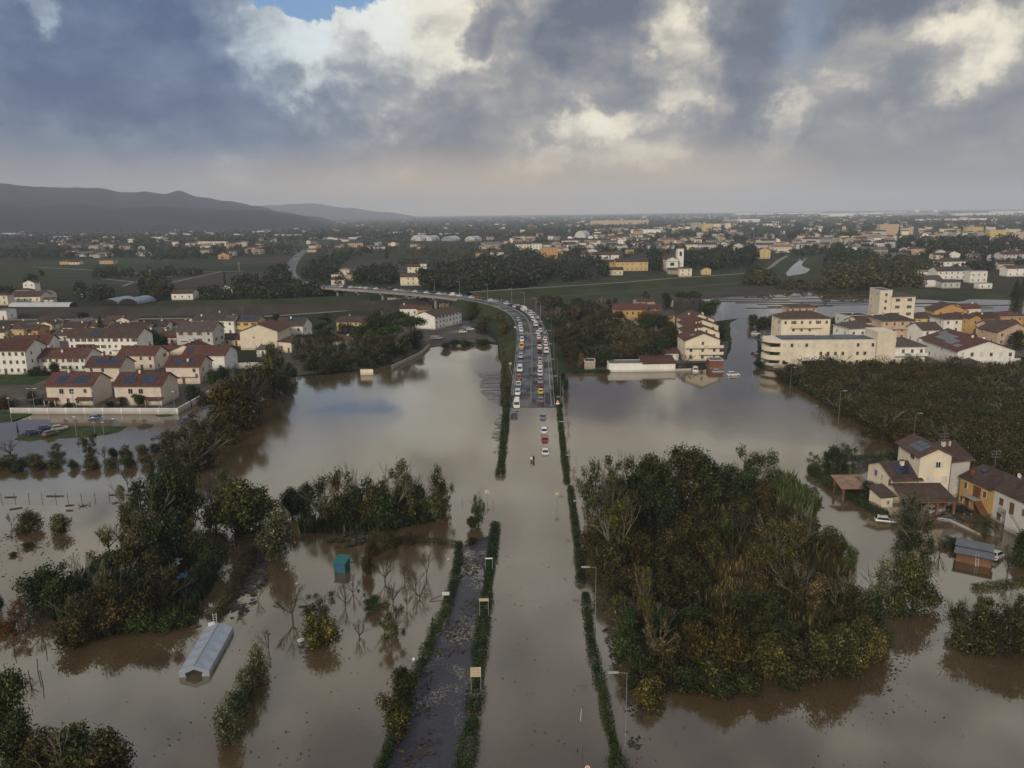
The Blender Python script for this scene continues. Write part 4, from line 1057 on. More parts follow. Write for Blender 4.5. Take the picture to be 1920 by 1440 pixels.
# left of the embankment
fill([(585, 700), (560, 660), (600, 648), (690, 650), (760, 655), (790, 650), (740, 674), (700, 686)], 34, ['leaf_dark', 'leaf_thicket', 'leaf_dark', 'leaf_olive'], ['round', 'loose', 'round'], (6, 10), (7, 11), 'dark garden trees between the estate and the raised road', 6.5, 13, 'mid')
rows_plants([
    (735, 668, 76, 60, 'pine', 'leaf_pine', 'front umbrella pine overhanging the flooded yard'), (775, 655, 90, 64, 'pine', 'leaf_pine', 'broad umbrella pine beside the long white house'), (748, 640, 60, 60, 'pine', 'leaf_pine'),
    (612, 650, 66, 64, 'cedar', 'leaf_dark', 'layered dark cedar right of the white house'), (700, 640, 60, 62, 'round', 'leaf_dark'), (680, 655, 50, 50, 'round', 'leaf_dark'), (655, 645, 50, 44, 'round', 'leaf_dark'), (725, 620, 50, 44, 'loose', 'leaf_thicket'),
    (588, 695, 40, 46, 'bush', 'leaf_dark'), (615, 698, 44, 40, 'bush', 'leaf_dark'), (650, 695, 44, 34, 'bush', 'leaf_dark'), (690, 688, 40, 28, 'bush', 'leaf_dark'), (722, 682, 34, 24, 'bush', 'leaf_dark'), (838, 655, 30, 16, 'bush', 'leaf_dark'), (870, 648, 40, 14, 'bush', 'leaf_dark'), (905, 646, 40, 14, 'bush', 'leaf_dark'),
    (905, 626, 34, 38, 'round', 'leaf_thicket', 'rounded brown tree beside the flooded car park'), (885, 600, 30, 40, 'round', 'leaf_dark'), (943, 634, 32, 50, 'round', 'leaf_olive', 'olive tree against the foot of the road embankment'), (938, 612, 26, 30, 'round', 'leaf_olive'), (925, 600, 24, 24, 'round', 'leaf_thicket'), (850, 648, 30, 14, 'bush', 'leaf_dark'), (876, 590, 20, 26, 'cone', 'leaf_dark'),
    (400, 718, 30, 38, 'bush', 'leaf_green'), (361, 752, 36, 34, 'round', 'leaf_dark'), (420, 712, 30, 34, 'bush', 'leaf_dark'), (262, 762, 28, 28, 'round', 'leaf_green', 'round green tree before the second pink house'), (228, 762, 18, 22, 'bush', 'leaf_dark'), (98, 762, 16, 14, 'bush', 'leaf_dark'), (128, 763, 26, 10, 'bush', 'leaf_dark'), (208, 763, 22, 14, 'bush', 'leaf_dark'),
    (20, 700, 30, 24, 'bush', 'leaf_dark'), (70, 704, 24, 22, 'bush', 'leaf_dark'), (106, 702, 26, 30, 'bush', 'leaf_dark'), (60, 704, 34, 16, 'bush', 'leaf_dark'), (85, 704, 24, 18, 'bush', 'leaf_thicket'), (10, 765, 50, 34, 'bush', 'leaf_brown', 'brown bush at the left edge of the street'), (60, 745, 26, 16, 'bush', 'leaf_dark'), (75, 757, 40, 14, 'bush', 'leaf_dark'), (155, 603, 18, 20, 'round', 'leaf_dark'),
    (159, 606, 28, 24, 'round', 'leaf_dark', 'round black-green tree behind the estate, before the levee'), (189, 622, 22, 32, 'cone', 'leaf_dark', 'dark conifer among the brown roofs of the estate'), (288, 648, 34, 36, 'round', 'leaf_dark'), (305, 650, 26, 24, 'bush', 'leaf_dark'), (312, 648, 12, 18, 'cone', 'leaf_dark'), (275, 636, 20, 24, 'round', 'leaf_dark'), (200, 676, 20, 14, 'bush', 'leaf_dark'), (436, 646, 16, 12, 'bush', 'leaf_dark'), (520, 603, 20, 18, 'round', 'leaf_dark'), (34, 812, 5, 22, 'cone', 'leaf_dark', 'thin dark cypress on the grass island by the cars'),
    (1275, 590, 34, 46, 'pine', 'leaf_pine', 'stone pine behind the stepped row of houses'), (1298, 595, 46, 52, 'pine', 'leaf_pine'), (1330, 598, 46, 44, 'round', 'leaf_green', 'rounded green tree at the edge of the far flood'), (1310, 594, 7, 42, 'cone', 'leaf_dark'), (1352, 640, 30, 34, 'bush', 'leaf_dark'), (1350, 620, 24, 24, 'bush', 'leaf_dark'),
    (1250, 575, 26, 30, 'round', 'leaf_dark'), (1210, 572, 24, 26, 'cedar', 'leaf_dark'), (1180, 660, 46, 54, 'loose', 'leaf_straw', 'bare straw coloured tree in the middle of the dark grove'), (1220, 686, 50, 54, 'round', 'leaf_dark'), (1285, 688, 40, 30, 'bareshrub', ''), (1136, 684, 24, 24, 'bush', 'leaf_dark'),
    (1062, 734, 18, 32, 'bush', 'leaf_dark', 'little dark bush reflected in the water beside the verge'), (1056, 712, 14, 18, 'bush', 'leaf_dark'), (1090, 688, 22, 32, 'bush', 'leaf_straw'), (1068, 690, 16, 26, 'bush', 'leaf_autumn', 'golden bush at the end of the grove by the lamps'), (1098, 668, 12, 30, 'bare', ''),
    (1065, 806, 14, 24, 'bareshrub', ''), (1068, 865, 16, 26, 'bareshrub', ''), (1076, 890, 14, 16, 'bareshrub', ''), (1062, 770, 10, 12, 'bareshrub', ''),
    (1430, 618, 40, 30, 'round', 'leaf_dark'), (1410, 612, 26, 26, 'round', 'leaf_dark'), (1448, 612, 30, 24, 'round', 'leaf_dark'), (1565, 615, 30, 26, 'round', 'leaf_dark'), (1580, 620, 26, 24, 'bush', 'leaf_dark'), (1905, 655, 40, 40, 'round', 'leaf_thicket'), (1725, 596, 16, 14, 'bush', 'leaf_dark'), (1915, 560, 18, 40, 'column', 'leaf_dark', 'black-green poplar at the right edge by the far flood'),
    (1425, 690, 30, 18, 'bush', 'leaf_dark'), (1520, 695, 40, 20, 'bush', 'leaf_dark'), (1428, 660, 14, 14, 'bush', 'leaf_dark'),
], group='garden and street trees of the flooded village', marks='mid')
for x in (1472, 1507, 1542, 1568, 1595, 1619, 1647, 1673, 1702, 1735):
    plant(x, 688, 13, 12, 'round', 'leaf_thicket' if x % 2 else 'leaf_dark', None, 'small round street trees along the pale wall', marks='mid', lod=.4)

# ---- clipped hedges
def hedge(px, wd, h, mat, label, z=0.0, dens=95, step=.7, seed=1, leaf=.17, ragged=.7, group=None, hprof=None):
    pts = resample([G(x, y, z) for x, y in px], step)
    sd_ = side(pts); rs = np.random.RandomState(seed); P_, N_ = [], []
    per = max(3, int(dens * (wd + 2 * h) * step))
    for i, (p, s_) in enumerate(zip(pts, sd_)):
        nz = mnoise.noise(Vector((p.x * .16, p.y * .16, seed))); nz2 = mnoise.noise(Vector((p.x * .5, p.y * .5, seed + 9)))
        ww = wd * (1 + .55 * nz + ragged * nz2) * min(1, .5 + i * .3, .5 + (len(pts) - i) * .3); hh = h * (1 + .5 * nz + ragged * nz2)
        for k in range(per):
            a = rs.uniform(0, math.pi); r = (.75 + .3 * rs.rand()) if k % 3 else (.35 + .5 * rs.rand())
            ox, oz = math.cos(a), math.sin(a)
            ox = math.copysign(abs(ox) ** .6, ox); oz = oz ** .6
            q = p + s_ * (ox * ww / 2 * r) + Vector((rs.uniform(-.4, .4), rs.uniform(-.4, .4), oz * hh * r))
            P_.append(q[:]); N_.append((s_.x * ox, s_.y * ox, oz + .2))
    me = leaves_mesh('hedge', np.array(P_), np.array(N_), leaf, mat, seed)
    o = link('hedge', me)
    tag(o, label, 'hedge', group)
    return o
VG = 'hedge strips along the flooded road'
hedge([(955, 688), (952, 730), (950, 760), (947, 800), (943, 840), (940, 872), (938, 892)], 1.5, .8, 'hedge_leaf', 'thin dark hedge strip left of the wading people', group=VG, seed=21, ragged=.6)
hedge([(929, 985), (924, 1030), (917, 1080), (912, 1130), (904, 1190), (898, 1240)], 1.6, .8, 'hedge_leaf', 'long clipped hedge behind the left road signs, upper stretch', group=VG, seed=22)
hedge([(898, 1245), (894, 1290), (888, 1335)], 1.6, .8, 'hedge_leaf', 'clipped hedge under the big cream sign board', group=VG, seed=23)
hedge([(887, 1352), (880, 1395), (868, 1450)], 1.6, .8, 'hedge_leaf', 'last stretch of left hedge at the bottom of the photo', group=VG, seed=24)
hedge([(1046, 742), (1051, 790), (1056, 840), (1061, 880), (1063, 905)], 1.1, .7, 'hedge_leaf', 'thin dark hedge strip right of the first cars in the water', group=VG, seed=25, ragged=.6)
hedge([(1070, 915), (1075, 960), (1082, 1010), (1087, 1060), (1090, 1095)], 1.05, .7, 'hedge_leaf', 'narrow hedge strip between the road and the second lamp', group=VG, seed=26)
hedge([(1098, 1115), (1101, 1145), (1106, 1190), (1112, 1225), (1120, 1260), (1126, 1287)], 1.05, .7, 'hedge_leaf', 'right hedge strip beside the straw-topped copse edge', group=VG, seed=27)
hedge([(1131, 1295), (1136, 1335), (1145, 1375), (1151, 1400)], 1.05, .7, 'hedge_leaf', 'right hedge strip at the foot of the nearest lamp', group=VG, seed=28)
hedge([(1154, 1408), (1158, 1450)], 1.8, 1.0, 'hedge_leaf', 'stub of right hedge at the bottom edge', group=VG, seed=29)
hedge([(862, 1022), (857, 1060), (849, 1100), (842, 1125), (834, 1150), (820, 1175), (806, 1205), (795, 1235), (783, 1262), (768, 1290), (755, 1345), (738, 1385), (722, 1420), (712, 1450)], 1.0, .9, 'hedge_leaf', 'dark crooked garden hedge bordering the drowned side road', seed=30, ragged=.7)
hedge([(690, 1012), (740, 1014), (800, 1016), (862, 1022)], 1.0, .7, 'leaf_thicket', 'low dark garden hedge closing the orchard at the top', seed=31, ragged=.7)
hedge([(474, 1035), (462, 1065), (446, 1090), (432, 1120), (412, 1148), (402, 1165)], 1.6, 1.3, 'leaf_thicket', 'slanting dark hedge behind the plastic greenhouse', seed=32, ragged=.5)
hedge([(340, 1140), (380, 1150), (410, 1150)], 1.4, .8, 'leaf_thicket', 'short low hedge left of the white ladder', seed=33, ragged=.5)
hedge([(1521, 888), (1545, 905), (1580, 928), (1620, 950), (1658, 972)], 1.9, 1.5, 'hedge_leaf', 'clipped dark hedge along the water before the white house', seed=34, ragged=.1)
hedge([(1612, 925), (1635, 938), (1652, 952)], 1.6, 1.8, 'hedge_leaf', 'second clipped hedge close to the white garage wall', seed=35, ragged=.1)
hedge([(1521, 886), (1545, 880), (1590, 882)], 1.6, 1.4, 'hedge_leaf', 'clipped hedge at the far side of the garden corner', seed=36, ragged=.1)
hedge([(1603, 872), (1640, 866), (1690, 864)], 3.0, 2.0, 'leaf_dark', 'dark evergreen hedge behind the white house', seed=37, ragged=.1)
hedge([(1075, 700), (1141, 698)], 2.2, 1.2, 'hedge_leaf', 'dark hedge left of the white garage wall', seed=38, ragged=.2)
hedge([(1458, 704), (1560, 760), (1700, 838)], 3.0, 2.2, 'leaf_dark', 'dark overgrown edge of the thicket on the water', seed=39, ragged=.4, leaf=.5, dens=10)
hedge([(1830, 1105), (1880, 1098), (1940, 1090)], 2.0, .6, 'leaf_olive', 'low olive hedge in the water at the right edge', seed=40, ragged=.7)
hedge([(1042, 742), (1038, 700), (1035, 660), (1030, 625), (1022, 598)], 2.4, .6, 'hedge_leaf', 'grassy verge hedge below the lamps of the slip road', z=.3, seed=41, ragged=.7, leaf=.4, dens=8)
hedge([(950, 755), (949, 715), (951, 690), (950, 650), (948, 625)], 3.4, .8, 'leaf_thicket', 'brown scrub on the left embankment slope', z=.2, seed=42, ragged=.7, leaf=.45, dens=7)
# ------------------------------------------------------------------ buildings
WIN = {}
def window_mesh(style, w_=1.1, h=1.35):
    key = (style, round(w_, 2), round(h, 2))
    if key in WIN: return WIN[key]
    mb = MB(); d = .06
    fr = 'frame_white'; f_ = .09
    mb.box(-w_ / 2, -w_ / 2 + f_, -d, .05, 0, h, fr); mb.box(w_ / 2 - f_, w_ / 2, -d, .05, 0, h, fr)
    mb.box(-w_ / 2 + f_, w_ / 2 - f_, -d, .05, h - f_, h, fr); mb.box(-w_ / 2 + f_, w_ / 2 - f_, -d - .08, .05, -.02, f_ * .6, 'wall_greywhite')
    if style == 'closed_brown' or style == 'closed_white' or style == 'closed_green':
        sm_ = {'closed_brown': 'shutter_brown', 'closed_white': 'shutter_white', 'closed_green': 'shutter_green'}[style]
        mb.box(-w_ / 2 + f_, -.015, -d * .7, .04, f_ * .6, h - f_, sm_); mb.box(.015, w_ / 2 - f_, -d * .7, .04, f_ * .6, h - f_, sm_)
    else:
        mb.box(-w_ / 2 + f_, w_ / 2 - f_, -.02, .04, f_ * .6, h - f_, 'glass_dark')
        mb.box(-.03, .03, -.035, .03, f_ * .6, h - f_, fr)
        if style.startswith('open'):
            sm_ = {'open_brown': 'shutter_brown', 'open_green': 'shutter_green', 'open_white': 'shutter_white'}[style]
            mb.box(-w_ / 2 - .52, -w_ / 2 - .02, -.07, -.02, 0, h, sm_); mb.box(w_ / 2 + .02, w_ / 2 + .52, -.07, -.02, 0, h, sm_)
    WIN[key] = mb.mesh('window')
    return WIN[key]

def win_at(root, x, y, z, side_='f', style='dark', w_=1.1, h=1.35):
    o = link('window', window_mesh(style, w_, h), root)
    o.location = (x, y, z); o.rotation_euler = (0, 0, {'f': 0, 'r': R(90), 'l': R(-90), 'b': R(180)}[side_])
    return o

HN = [0]
def house(label, x0, y0, x1, y1, yt, depth, wall='white', roof='red', rt='x', rise=None, base=0.0, oh=.55, floors=None, wins='auto', style='dark', side_wins=True,
          chim=1, panels=None, group=None, name='house', cat='house', balc=None, look=None, marks='mid', porch=None, dx=0, door=True, wcol=None, h=None, mono=0, cols=None):
    p0, p1 = G(x0, y0, base), G(x1, y1, base)
    e = (p1 - p0); w_ = e.length; an = math.atan2(e.y, e.x)
    if h is None: h = Hpx(x0, y0, yt, base)
    h = max(2.2, h)
    r = random.Random(HN[0] * 13 + 3); HN[0] += 1
    o = empty(name, ((p0.x + p1.x) / 2, (p0.y + p1.y) / 2, base), an)
    if group: o['group'] = group
    if label: tag(o, label, cat)
    else: auto(o, look or 'house', cat, group, None, marks)
    W, R_ = 'wall_' + wall, 'roof_' + roof
    X = w_ / 2; D = depth
    if rise is None: rise = {'x': D * .21, 'y': w_ * .21, 'hip': min(w_, D) * .2, 'flat': .5, 'mono': D * .12}[rt]
    mb = MB(); zb = -.8
    if rt == 'x':
        mb.poly([(-X, 0, zb), (X, 0, zb), (X, 0, h), (-X, 0, h)], W); mb.poly([(X, D, zb), (-X, D, zb), (-X, D, h), (X, D, h)], W)
        mb.poly([(X, 0, zb), (X, D, zb), (X, D, h), (X, D / 2, h + rise), (X, 0, h)], W); mb.poly([(-X, D, zb), (-X, 0, zb), (-X, 0, h), (-X, D / 2, h + rise), (-X, D, h)], W)
    elif rt == 'y':
        mb.poly([(-X, 0, zb), (X, 0, zb), (X, 0, h), (0, 0, h + rise), (-X, 0, h)], W); mb.poly([(X, D, zb), (-X, D, zb), (-X, D, h), (0, D, h + rise), (X, D, h)], W)
        mb.poly([(X, 0, zb), (X, D, zb), (X, D, h), (X, 0, h)], W); mb.poly([(-X, D, zb), (-X, 0, zb), (-X, 0, h), (-X, D, h)], W)
    elif rt == 'mono':
        mb.hexa([(-X, 0, zb), (X, 0, zb), (X, D, zb), (-X, D, zb), (-X, 0, h), (X, 0, h), (X, D, h + rise), (-X, D, h + rise)], W)
    else:
        mb.box(-X, X, 0, D, zb, h + (.0 if rt == 'hip' else .35), W)
    mb.build('wall', o)
    th = .16
    rb = MB(); k = oh
    def slab(q):   # roof slab from 4 top points
        a = [Vector(p) for p in q]; dn = Vector((0, 0, -th))
        rb.hexa([p + dn for p in a] + a, R_)
    ez = h + .12
    if rt == 'x':
        sl = rise / (D / 2)
        slab([(-X - k, -k, ez - sl * k), (X + k, -k, ez - sl * k), (X + k, D / 2, ez + rise), (-X - k, D / 2, ez + rise)])
        slab([(X + k, D + k, ez - sl * k), (-X - k, D + k, ez - sl * k), (-X - k, D / 2, ez + rise), (X + k, D / 2, ez + rise)])
    elif rt == 'y':
        sl = rise / X
        slab([(-X - k, D + k, ez - sl * k), (-X - k, -k, ez - sl * k), (0, -k, ez + rise), (0, D + k, ez + rise)])
        slab([(X + k, -k, ez - sl * k), (X + k, D + k, ez - sl * k), (0, D + k, ez + rise), (0, -k, ez + rise)])
    elif rt == 'hip':
        m_ = min(X, D / 2)
        A, B_, C_, D_ = (-X - k, -k, ez), (X + k, -k, ez), (X + k, D + k, ez), (-X - k, D + k, ez)
        if w_ >= D: e1, e2 = (-X + m_ * .95, D / 2, ez + rise), (X - m_ * .95, D / 2, ez + rise); rb.poly([A, B_, e2, e1], R_); rb.poly([B_, C_, e2], R_); rb.poly([C_, D_, e1, e2], R_); rb.poly([D_, A, e1], R_)
        else: e1, e2 = (0, m_, ez + rise), (0, D - m_, ez + rise); rb.poly([A, B_, e1], R_); rb.poly([B_, C_, e2, e1], R_); rb.poly([C_, D_, e2], R_); rb.poly([D_, A, e1, e2], R_)
        rb.box(-X - k, X + k, -k, D + k, ez - .2, ez - .003, 'wall_greywhite')
    elif rt == 'mono':
        slab([(-X - k, -k, ez - .05), (X + k, -k, ez - .05), (X + k, D + k, ez + rise + .05), (-X - k, D + k, ez + rise + .05)])
    else:
        rb.box(-X + .25, X - .25, .25, D - .25, h + .36, h + .40, R_)
        rb.box(-X - .08, X + .08, -.08, .25, h + .352, h + .55, 'wall_greywhite'); rb.box(-X - .08, X + .08, D - .25, D + .08, h + .352, h + .55, 'wall_greywhite')
        rb.box(-X - .08, -X + .25, .25, D - .25, h + .352, h + .55, 'wall_greywhite'); rb.box(X - .25, X + .08, .25, D - .25, h + .352, h + .55, 'wall_greywhite')
    ro = rb.build('roof', o)
    def zroof(x, y):
        if rt == 'x': return ez + rise * (1 - abs(y - D / 2) / (D / 2))
        if rt == 'y': return ez + rise * (1 - abs(x) / X)
        if rt == 'hip': return ez + rise * min(1, min(X - abs(x), min(y, D - y)) / min(X, D / 2))
        if rt == 'mono': return ez + rise * y / D
        return h + .4
    for c_ in range(chim):
        cx, cy = r.uniform(-X * .7, X * .7), D * r.uniform(.2, .75); z = zroof(cx, cy)
        cm = MB(); cm.box(cx - .32, cx + .32, cy - .28, cy + .28, z - .4, z + .95, W if r.random() < .6 else 'wall_brick'); cm.box(cx - .42, cx + .42, cy - .38, cy + .38, z + .953, z + 1.06, R_)
        cm.build('chimney', ro)
    for (a, b_, c_, d_) in (panels or []):     # fractions over the front slope
        pm = MB()
        xs = [-X + 2 * X * a, -X + 2 * X * b_]; ys = [D / 2 * c_, D / 2 * d_]
        if rt == 'flat': ys = [D * c_, D * d_]
        if rt == 'y':
            xs = [-X + X * a, -X + X * b_]; ys = [D * c_, D * d_]
        nx = max(1, round(abs(xs[1] - xs[0]) / 1.1)); ny = max(1, round(abs(ys[1] - ys[0]) / 1.7))
        for i in range(nx):
            for j in range(ny):
                xa, xb = xs[0] + (xs[1] - xs[0]) * (i + .03) / nx, xs[0] + (xs[1] - xs[0]) * (i + .97) / nx
                ya, yb = ys[0] + (ys[1] - ys[0]) * (j + .03) / ny, ys[0] + (ys[1] - ys[0]) * (j + .97) / ny
                q = [(xa, ya, zroof(xa, ya) + .08), (xb, ya, zroof(xb, ya) + .08), (xb, yb, zroof(xb, yb) + .08 + (.35 if rt == 'flat' else 0)), (xa, yb, zroof(xa, yb) + .08 + (.35 if rt == 'flat' else 0))]
                pm.hexa([(p[0], p[1], p[2] - .05) for p in q] + q, 'solar')
        pm.build('solar_panel', ro)
    # windows
    fl = floors or max(1, int(h / 2.75 + .2)); fh = h / fl
    if wins == 'auto':
        n = cols or max(1, int(w_ / 3.3))
        for f_ in range(fl):
            for i in range(n):
                if r.random() < .1 and n > 2: continue
                x = -X + w_ * (i + .5) / n; st = style if isinstance(style, str) else r.choice(style)
                if f_ == 0 and door and i == n // 2: 
                    dm = MB(); dm.box(x - .5, x + .5, -.05, .04, -.3, 2.15, 'shutter_brown'); dm.build('door', o); continue
                win_at(o, x, 0, f_ * fh + fh * .30, 'f', st, 1.1, min(1.4, fh * .5))
        if side_wins:
            s_ = 'r' if p0.x < 0 else 'l'; n = max(1, int(D / 4.5))
            for f_ in range(fl):
                for i in range(n):
                    if r.random() < .35: continue
                    win_at(o, X if s_ == 'r' else -X, D * (i + .5) / n, f_ * fh + fh * .30, s_, style if isinstance(style, str) else r.choice(style), 1.0, min(1.3, fh * .48))
    elif wins:
        for (fx, fz, w2, h2, st) in wins: win_at(o, -X + w_ * fx, 0, h * fz, 'f', st, w2, h2)
    for (a, b_, z) in (balc or []):
        bm_ = MB(); xa, xb = -X + w_ * a, -X + w_ * b_; zz = h * z
        bm_.box(xa, xb, -1.2, -.003, zz - .15, zz, 'wall_greywhite')
        bm_.box(xa, xb, -1.25, -1.15, zz + .002, zz + .95, W); bm_.box(xa, xa + .1, -1.147, -.01, zz + .002, zz + .95, W); bm_.box(xb - .1, xb, -1.147, -.01, zz + .002, zz + .95, W)
        bm_.build('balcony', o)
    for (a, b_, z) in (porch or []):
        pm = MB(); xa, xb = -X + w_ * a, -X + w_ * b_; zz = h * z
        pm.hexa([(xa, -1.6, zz - .5), (xb, -1.6, zz - .5), (xb, -.004, zz - .02), (xa, -.004, zz - .02), (xa, -1.6, zz - .38), (xb, -1.6, zz - .38), (xb, -.004, zz + .12), (xa, -.004, zz + .12)], R_)
        pm.build('porch_roof', o)
        po = MB(); po.tube((xa + .3, -1.4, -.5), (xa + .3, -1.4, zz - .5), .12, .12, W, 6, False); po.build('porch_post', o)
        po = MB(); po.tube((xb - .3, -1.4, -.5), (xb - .3, -1.4, zz - .5), .12, .12, W, 6, False); po.build('porch_post', o)
    # rain pipe and gutter
    if h > 4 and p0.length < 420:
        gm = MB()
        if rt in ('x', 'hip'): gm.box(-X - k, X + k, -k - .12, -k, ez - (rise / (D / 2) * k if rt == 'x' else 0) - .16, ez - (rise / (D / 2) * k if rt == 'x' else 0) - .02, 'timber')
        gm.tube((X - .12, -.09, -.3), (X - .12, -.09, h - .1), .06, .06, 'timber', 5, False)
        gm.build('gutter', o)
    return o

E = 'houses of the estate left of the road'
S_ = ['dark', 'closed_brown', 'open_brown']
PW = ['closed_white', 'open_white', 'dark']
house('first pink double house with two roof panels, left of its twin', 91, 760, 176, 760, 722, 10.5, 'pink', 'red', 'x', 3.0, panels=[(.16, .42, .12, .72), (.56, .88, .12, .72)], style=PW, group=E, porch=[(-.04, .24, .38), (.66, 1.02, .4)], cols=4, wins=[(.12, .62, 1.3, 1.3, 'closed_white'), (.33, .58, 1.5, 1.6, 'dark'), (.55, .58, 1.5, 1.6, 'dark'), (.85, .62, 1.1, 1.3, 'dark'), (.12, .12, 1.2, 1.2, 'closed_white'), (.45, .05, 1.1, 2.0, 'dark'), (.66, .1, 1.1, 1.5, 'dark'), (.86, .1, 1.3, 1.6, 'closed_white')])
house('second pink double house with two roof panels, nearest the wall corner', 218, 760, 306, 760, 722, 10.5, 'pink', 'red', 'x', 3.0, panels=[(.14, .40, .12, .72), (.54, .84, .12, .72)], group=E, porch=[(-.1, .24, .38), (.66, 1.04, .4)], wins=[(.12, .62, 1.3, 1.3, 'closed_white'), (.34, .58, 1.5, 1.6, 'dark'), (.56, .58, 1.5, 1.6, 'dark'), (.84, .62, 1.3, 1.3, 'closed_white'), (.12, .12, 1.2, 1.2, 'closed_white'), (.84, .1, 1.3, 1.6, 'closed_white'), (.5, .08, 1.1, 1.6, 'dark')])
house('pink house with twin roof panels behind the first double house', 164, 716, 227, 716, 687, 10, 'pink', 'red', 'x', 2.8, style=PW, panels=[(.18, .5, .15, .75), (.55, .95, .15, .75)], group=E)
house('pale pink house behind the wall corner with rain pipes', 314, 720, 377, 720, 686, 10, 'pink', 'red', 'x', 2.8, style=PW, panels=[(.22, .48, .15, .6), (.6, .8, .15, .6)], group=E, balc=[(.3, .9, .45)])
house('pink house with roof windows in the second estate row', 225, 694, 292, 694, 665, 10, 'pink', 'red', 'x', 2.6, style=S_, group=E, chim=3)
house('white gable-ended house at the right end of the second row', 346, 696, 424, 696, 665, 11, 'white', 'red', 'x', 2.6, style=PW, group=E, panels=[(.05, .2, .2, .7)])
house('small cream house turning its gable to the road', 320, 680, 374, 680, 658, 12, 'cream', 'red', 'y', style=S_, group=E)
house('long white terrace with one unbroken red roof', 56, 696, 163, 696, 670, 10.5, 'white', 'red', 'x', 2.8, style=S_, group=E, cols=9)
house('white three-storey block at the left photo edge, red roof', -30, 702, 54, 702, 656, 12, 'white', 'red', 'x', 3.2, style=['closed_brown', 'dark'], group=E, cols=7)
house('white house with gable end left of the apartment row', 42, 676, 96, 674, 644, 10, 'white', 'red', 'x', 2.6, style=S_, group=E)
house('long white apartment row with brown shutters and balconies', 132, 668, 261, 668, 632, 12, 'white', 'brown', 'x', 3.0, style=['closed_brown', 'dark', 'open_brown'], group=E, cols=11, balc=[(.62, .86, .36)], porch=[(.12, .38, .62)], panels=[(.28, .45, .1, .7)])
house('yellow house with a small raised tower', 6, 634, 46, 634, 618, 10, 'yellow', 'brown', 'hip', style=S_, group=E)
house('pale yellow tower-like house beside the orange one', 27, 630, 48, 630, 608, 8, 'cream', 'brown', 'hip', style=S_, group=E)
house('orange low house left of the brown roofs', 46, 632, 72, 632, 618, 9, 'orange', 'brown', 'x', style=S_, group=E)
house('small cream gable house before the levee lane', 73, 618, 98, 618, 608, 9, 'cream', 'brown', 'y', style='dark', group=E)
house('cream gable house alone behind the conifer', 218, 610, 243, 610, 600, 9, 'cream', 'brown', 'y', style='dark', group=E)
house('grey-roofed white house with raised awning terrace', 334, 656, 402, 656, 620, 11, 'greywhite', 'dark', 'x', 3.2, style=S_, group=E, balc=[(.1, .5, .5)])
house('white two-storey house with dark roof and aerials', 364, 626, 425, 626, 600, 10, 'white', 'dark', 'x', 2.4, style='open_brown', group=E)
house('bright yellow house with panelled dark roof', 441, 626, 484, 626, 602, 10, 'yellow', 'dark', 'x', 2.2, style='open_brown', group=E, panels=[(.3, .9, .1, .8)])
house('white house between the aerial house and the yellow one', 424, 627, 441, 627, 600, 8, 'white', 'dark', 'x', 2.0, style='dark', group=E)
house('large cream blank gable house facing the flood', 452, 655, 523, 655, 621, 15, 'cream', 'red', 'y', 3.0, wins=[(.36, .62, .9, .7, 'dark'), (.55, .25, .9, .6, 'dark')], group=E, side_wins=False, chim=0, door=False)
house('low cream annexe right of the large blank gable', 523, 660, 548, 662, 640, 10, 'cream', 'red', 'mono', style='dark', group=E, chim=0)
house('little red-roofed house left of the large blank gable', 418, 648, 452, 648, 636, 9, 'cream', 'red', 'x', style=S_, group=E)
house('low cream shed with pale flat roof by the grey-roofed house', 394, 648, 420, 648, 634, 9, 'cream', 'grey', 'flat', style='dark', group=E, chim=0)
house('white house with big balcony windows near the cedar', 519, 640, 570, 640, 610, 12, 'white', 'brown', 'x', 2.8, style=['dark', 'open_white'], group=E, balc=[(.5, .9, .48)], panels=[(.3, .9, .5, .95)])
house('white flat garage at the far left edge of the estate', -14, 600, 14, 600, 584, 8, 'white', 'grey', 'flat', style='dark', group=E, chim=0)
house('white low shed between dark hedges below the cream gable', 482, 668, 504, 668, 655, 6, 'white', 'grey', 'mono', style='dark', group=E, chim=0)
k_ = 0
for (x, y, w_, h_, wl, rf, rt) in [(100, 640, 44, 12, 'greywhite', 'brown', 'x'), (148, 636, 40, 12, 'cream', 'brown', 'x'), (118, 622, 38, 9, 'cream', 'brown', 'x'), (160, 620, 40, 9, 'cream', 'brown', 'x'), (205, 624, 36, 10, 'cream', 'brown', 'x'), (240, 626, 34, 11, 'salmon', 'brown', 'x'), (275, 622, 36, 10, 'white', 'brown', 'x'),
        (262, 640, 30, 14, 'white', 'grey', 'y'), (296, 646, 36, 14, 'cream', 'red', 'x'), (310, 618, 34, 9, 'white', 'red', 'x'), (345, 612, 30, 9, 'white', 'brown', 'y'), (328, 632, 28, 12, 'white', 'red', 'y'), (296, 668, 30, 10, 'cream', 'red', 'x'), (180, 652, 26, 12, 'white', 'brown', 'x'), (20, 652, 36, 12, 'cream', 'brown', 'x'), (-30, 636, 40, 14, 'cream', 'brown', 'x'), (196, 608, 26, 7, 'cream', 'brown', 'x'), (132, 610, 24, 6, 'white', 'grey', 'mono'), (390, 600, 20, 8, 'white', 'brown', 'y'), (70, 610, 30, 8, 'cream', 'brown', 'x')]:
    house(None, x, y, x + w_, y, y - h_, rnd.uniform(8, 11), wl, rf, rt, style=S_, look=dict(white='white', cream='cream', salmon='salmon', greywhite='off-white')[wl] + ' house with ' + dict(brown='brown', red='red', grey='grey')[rf] + ' roof', cat='house', group='crowded small houses at the back of the estate', floors=None)
V = 'houses among the trees by the raised road'
house('yellow villa with green-dark windows behind the cedar', 632, 622, 690, 622, 603, 11, 'yellow', 'brown', 'x', 2.0, style=['open_green', 'dark'], group=V)
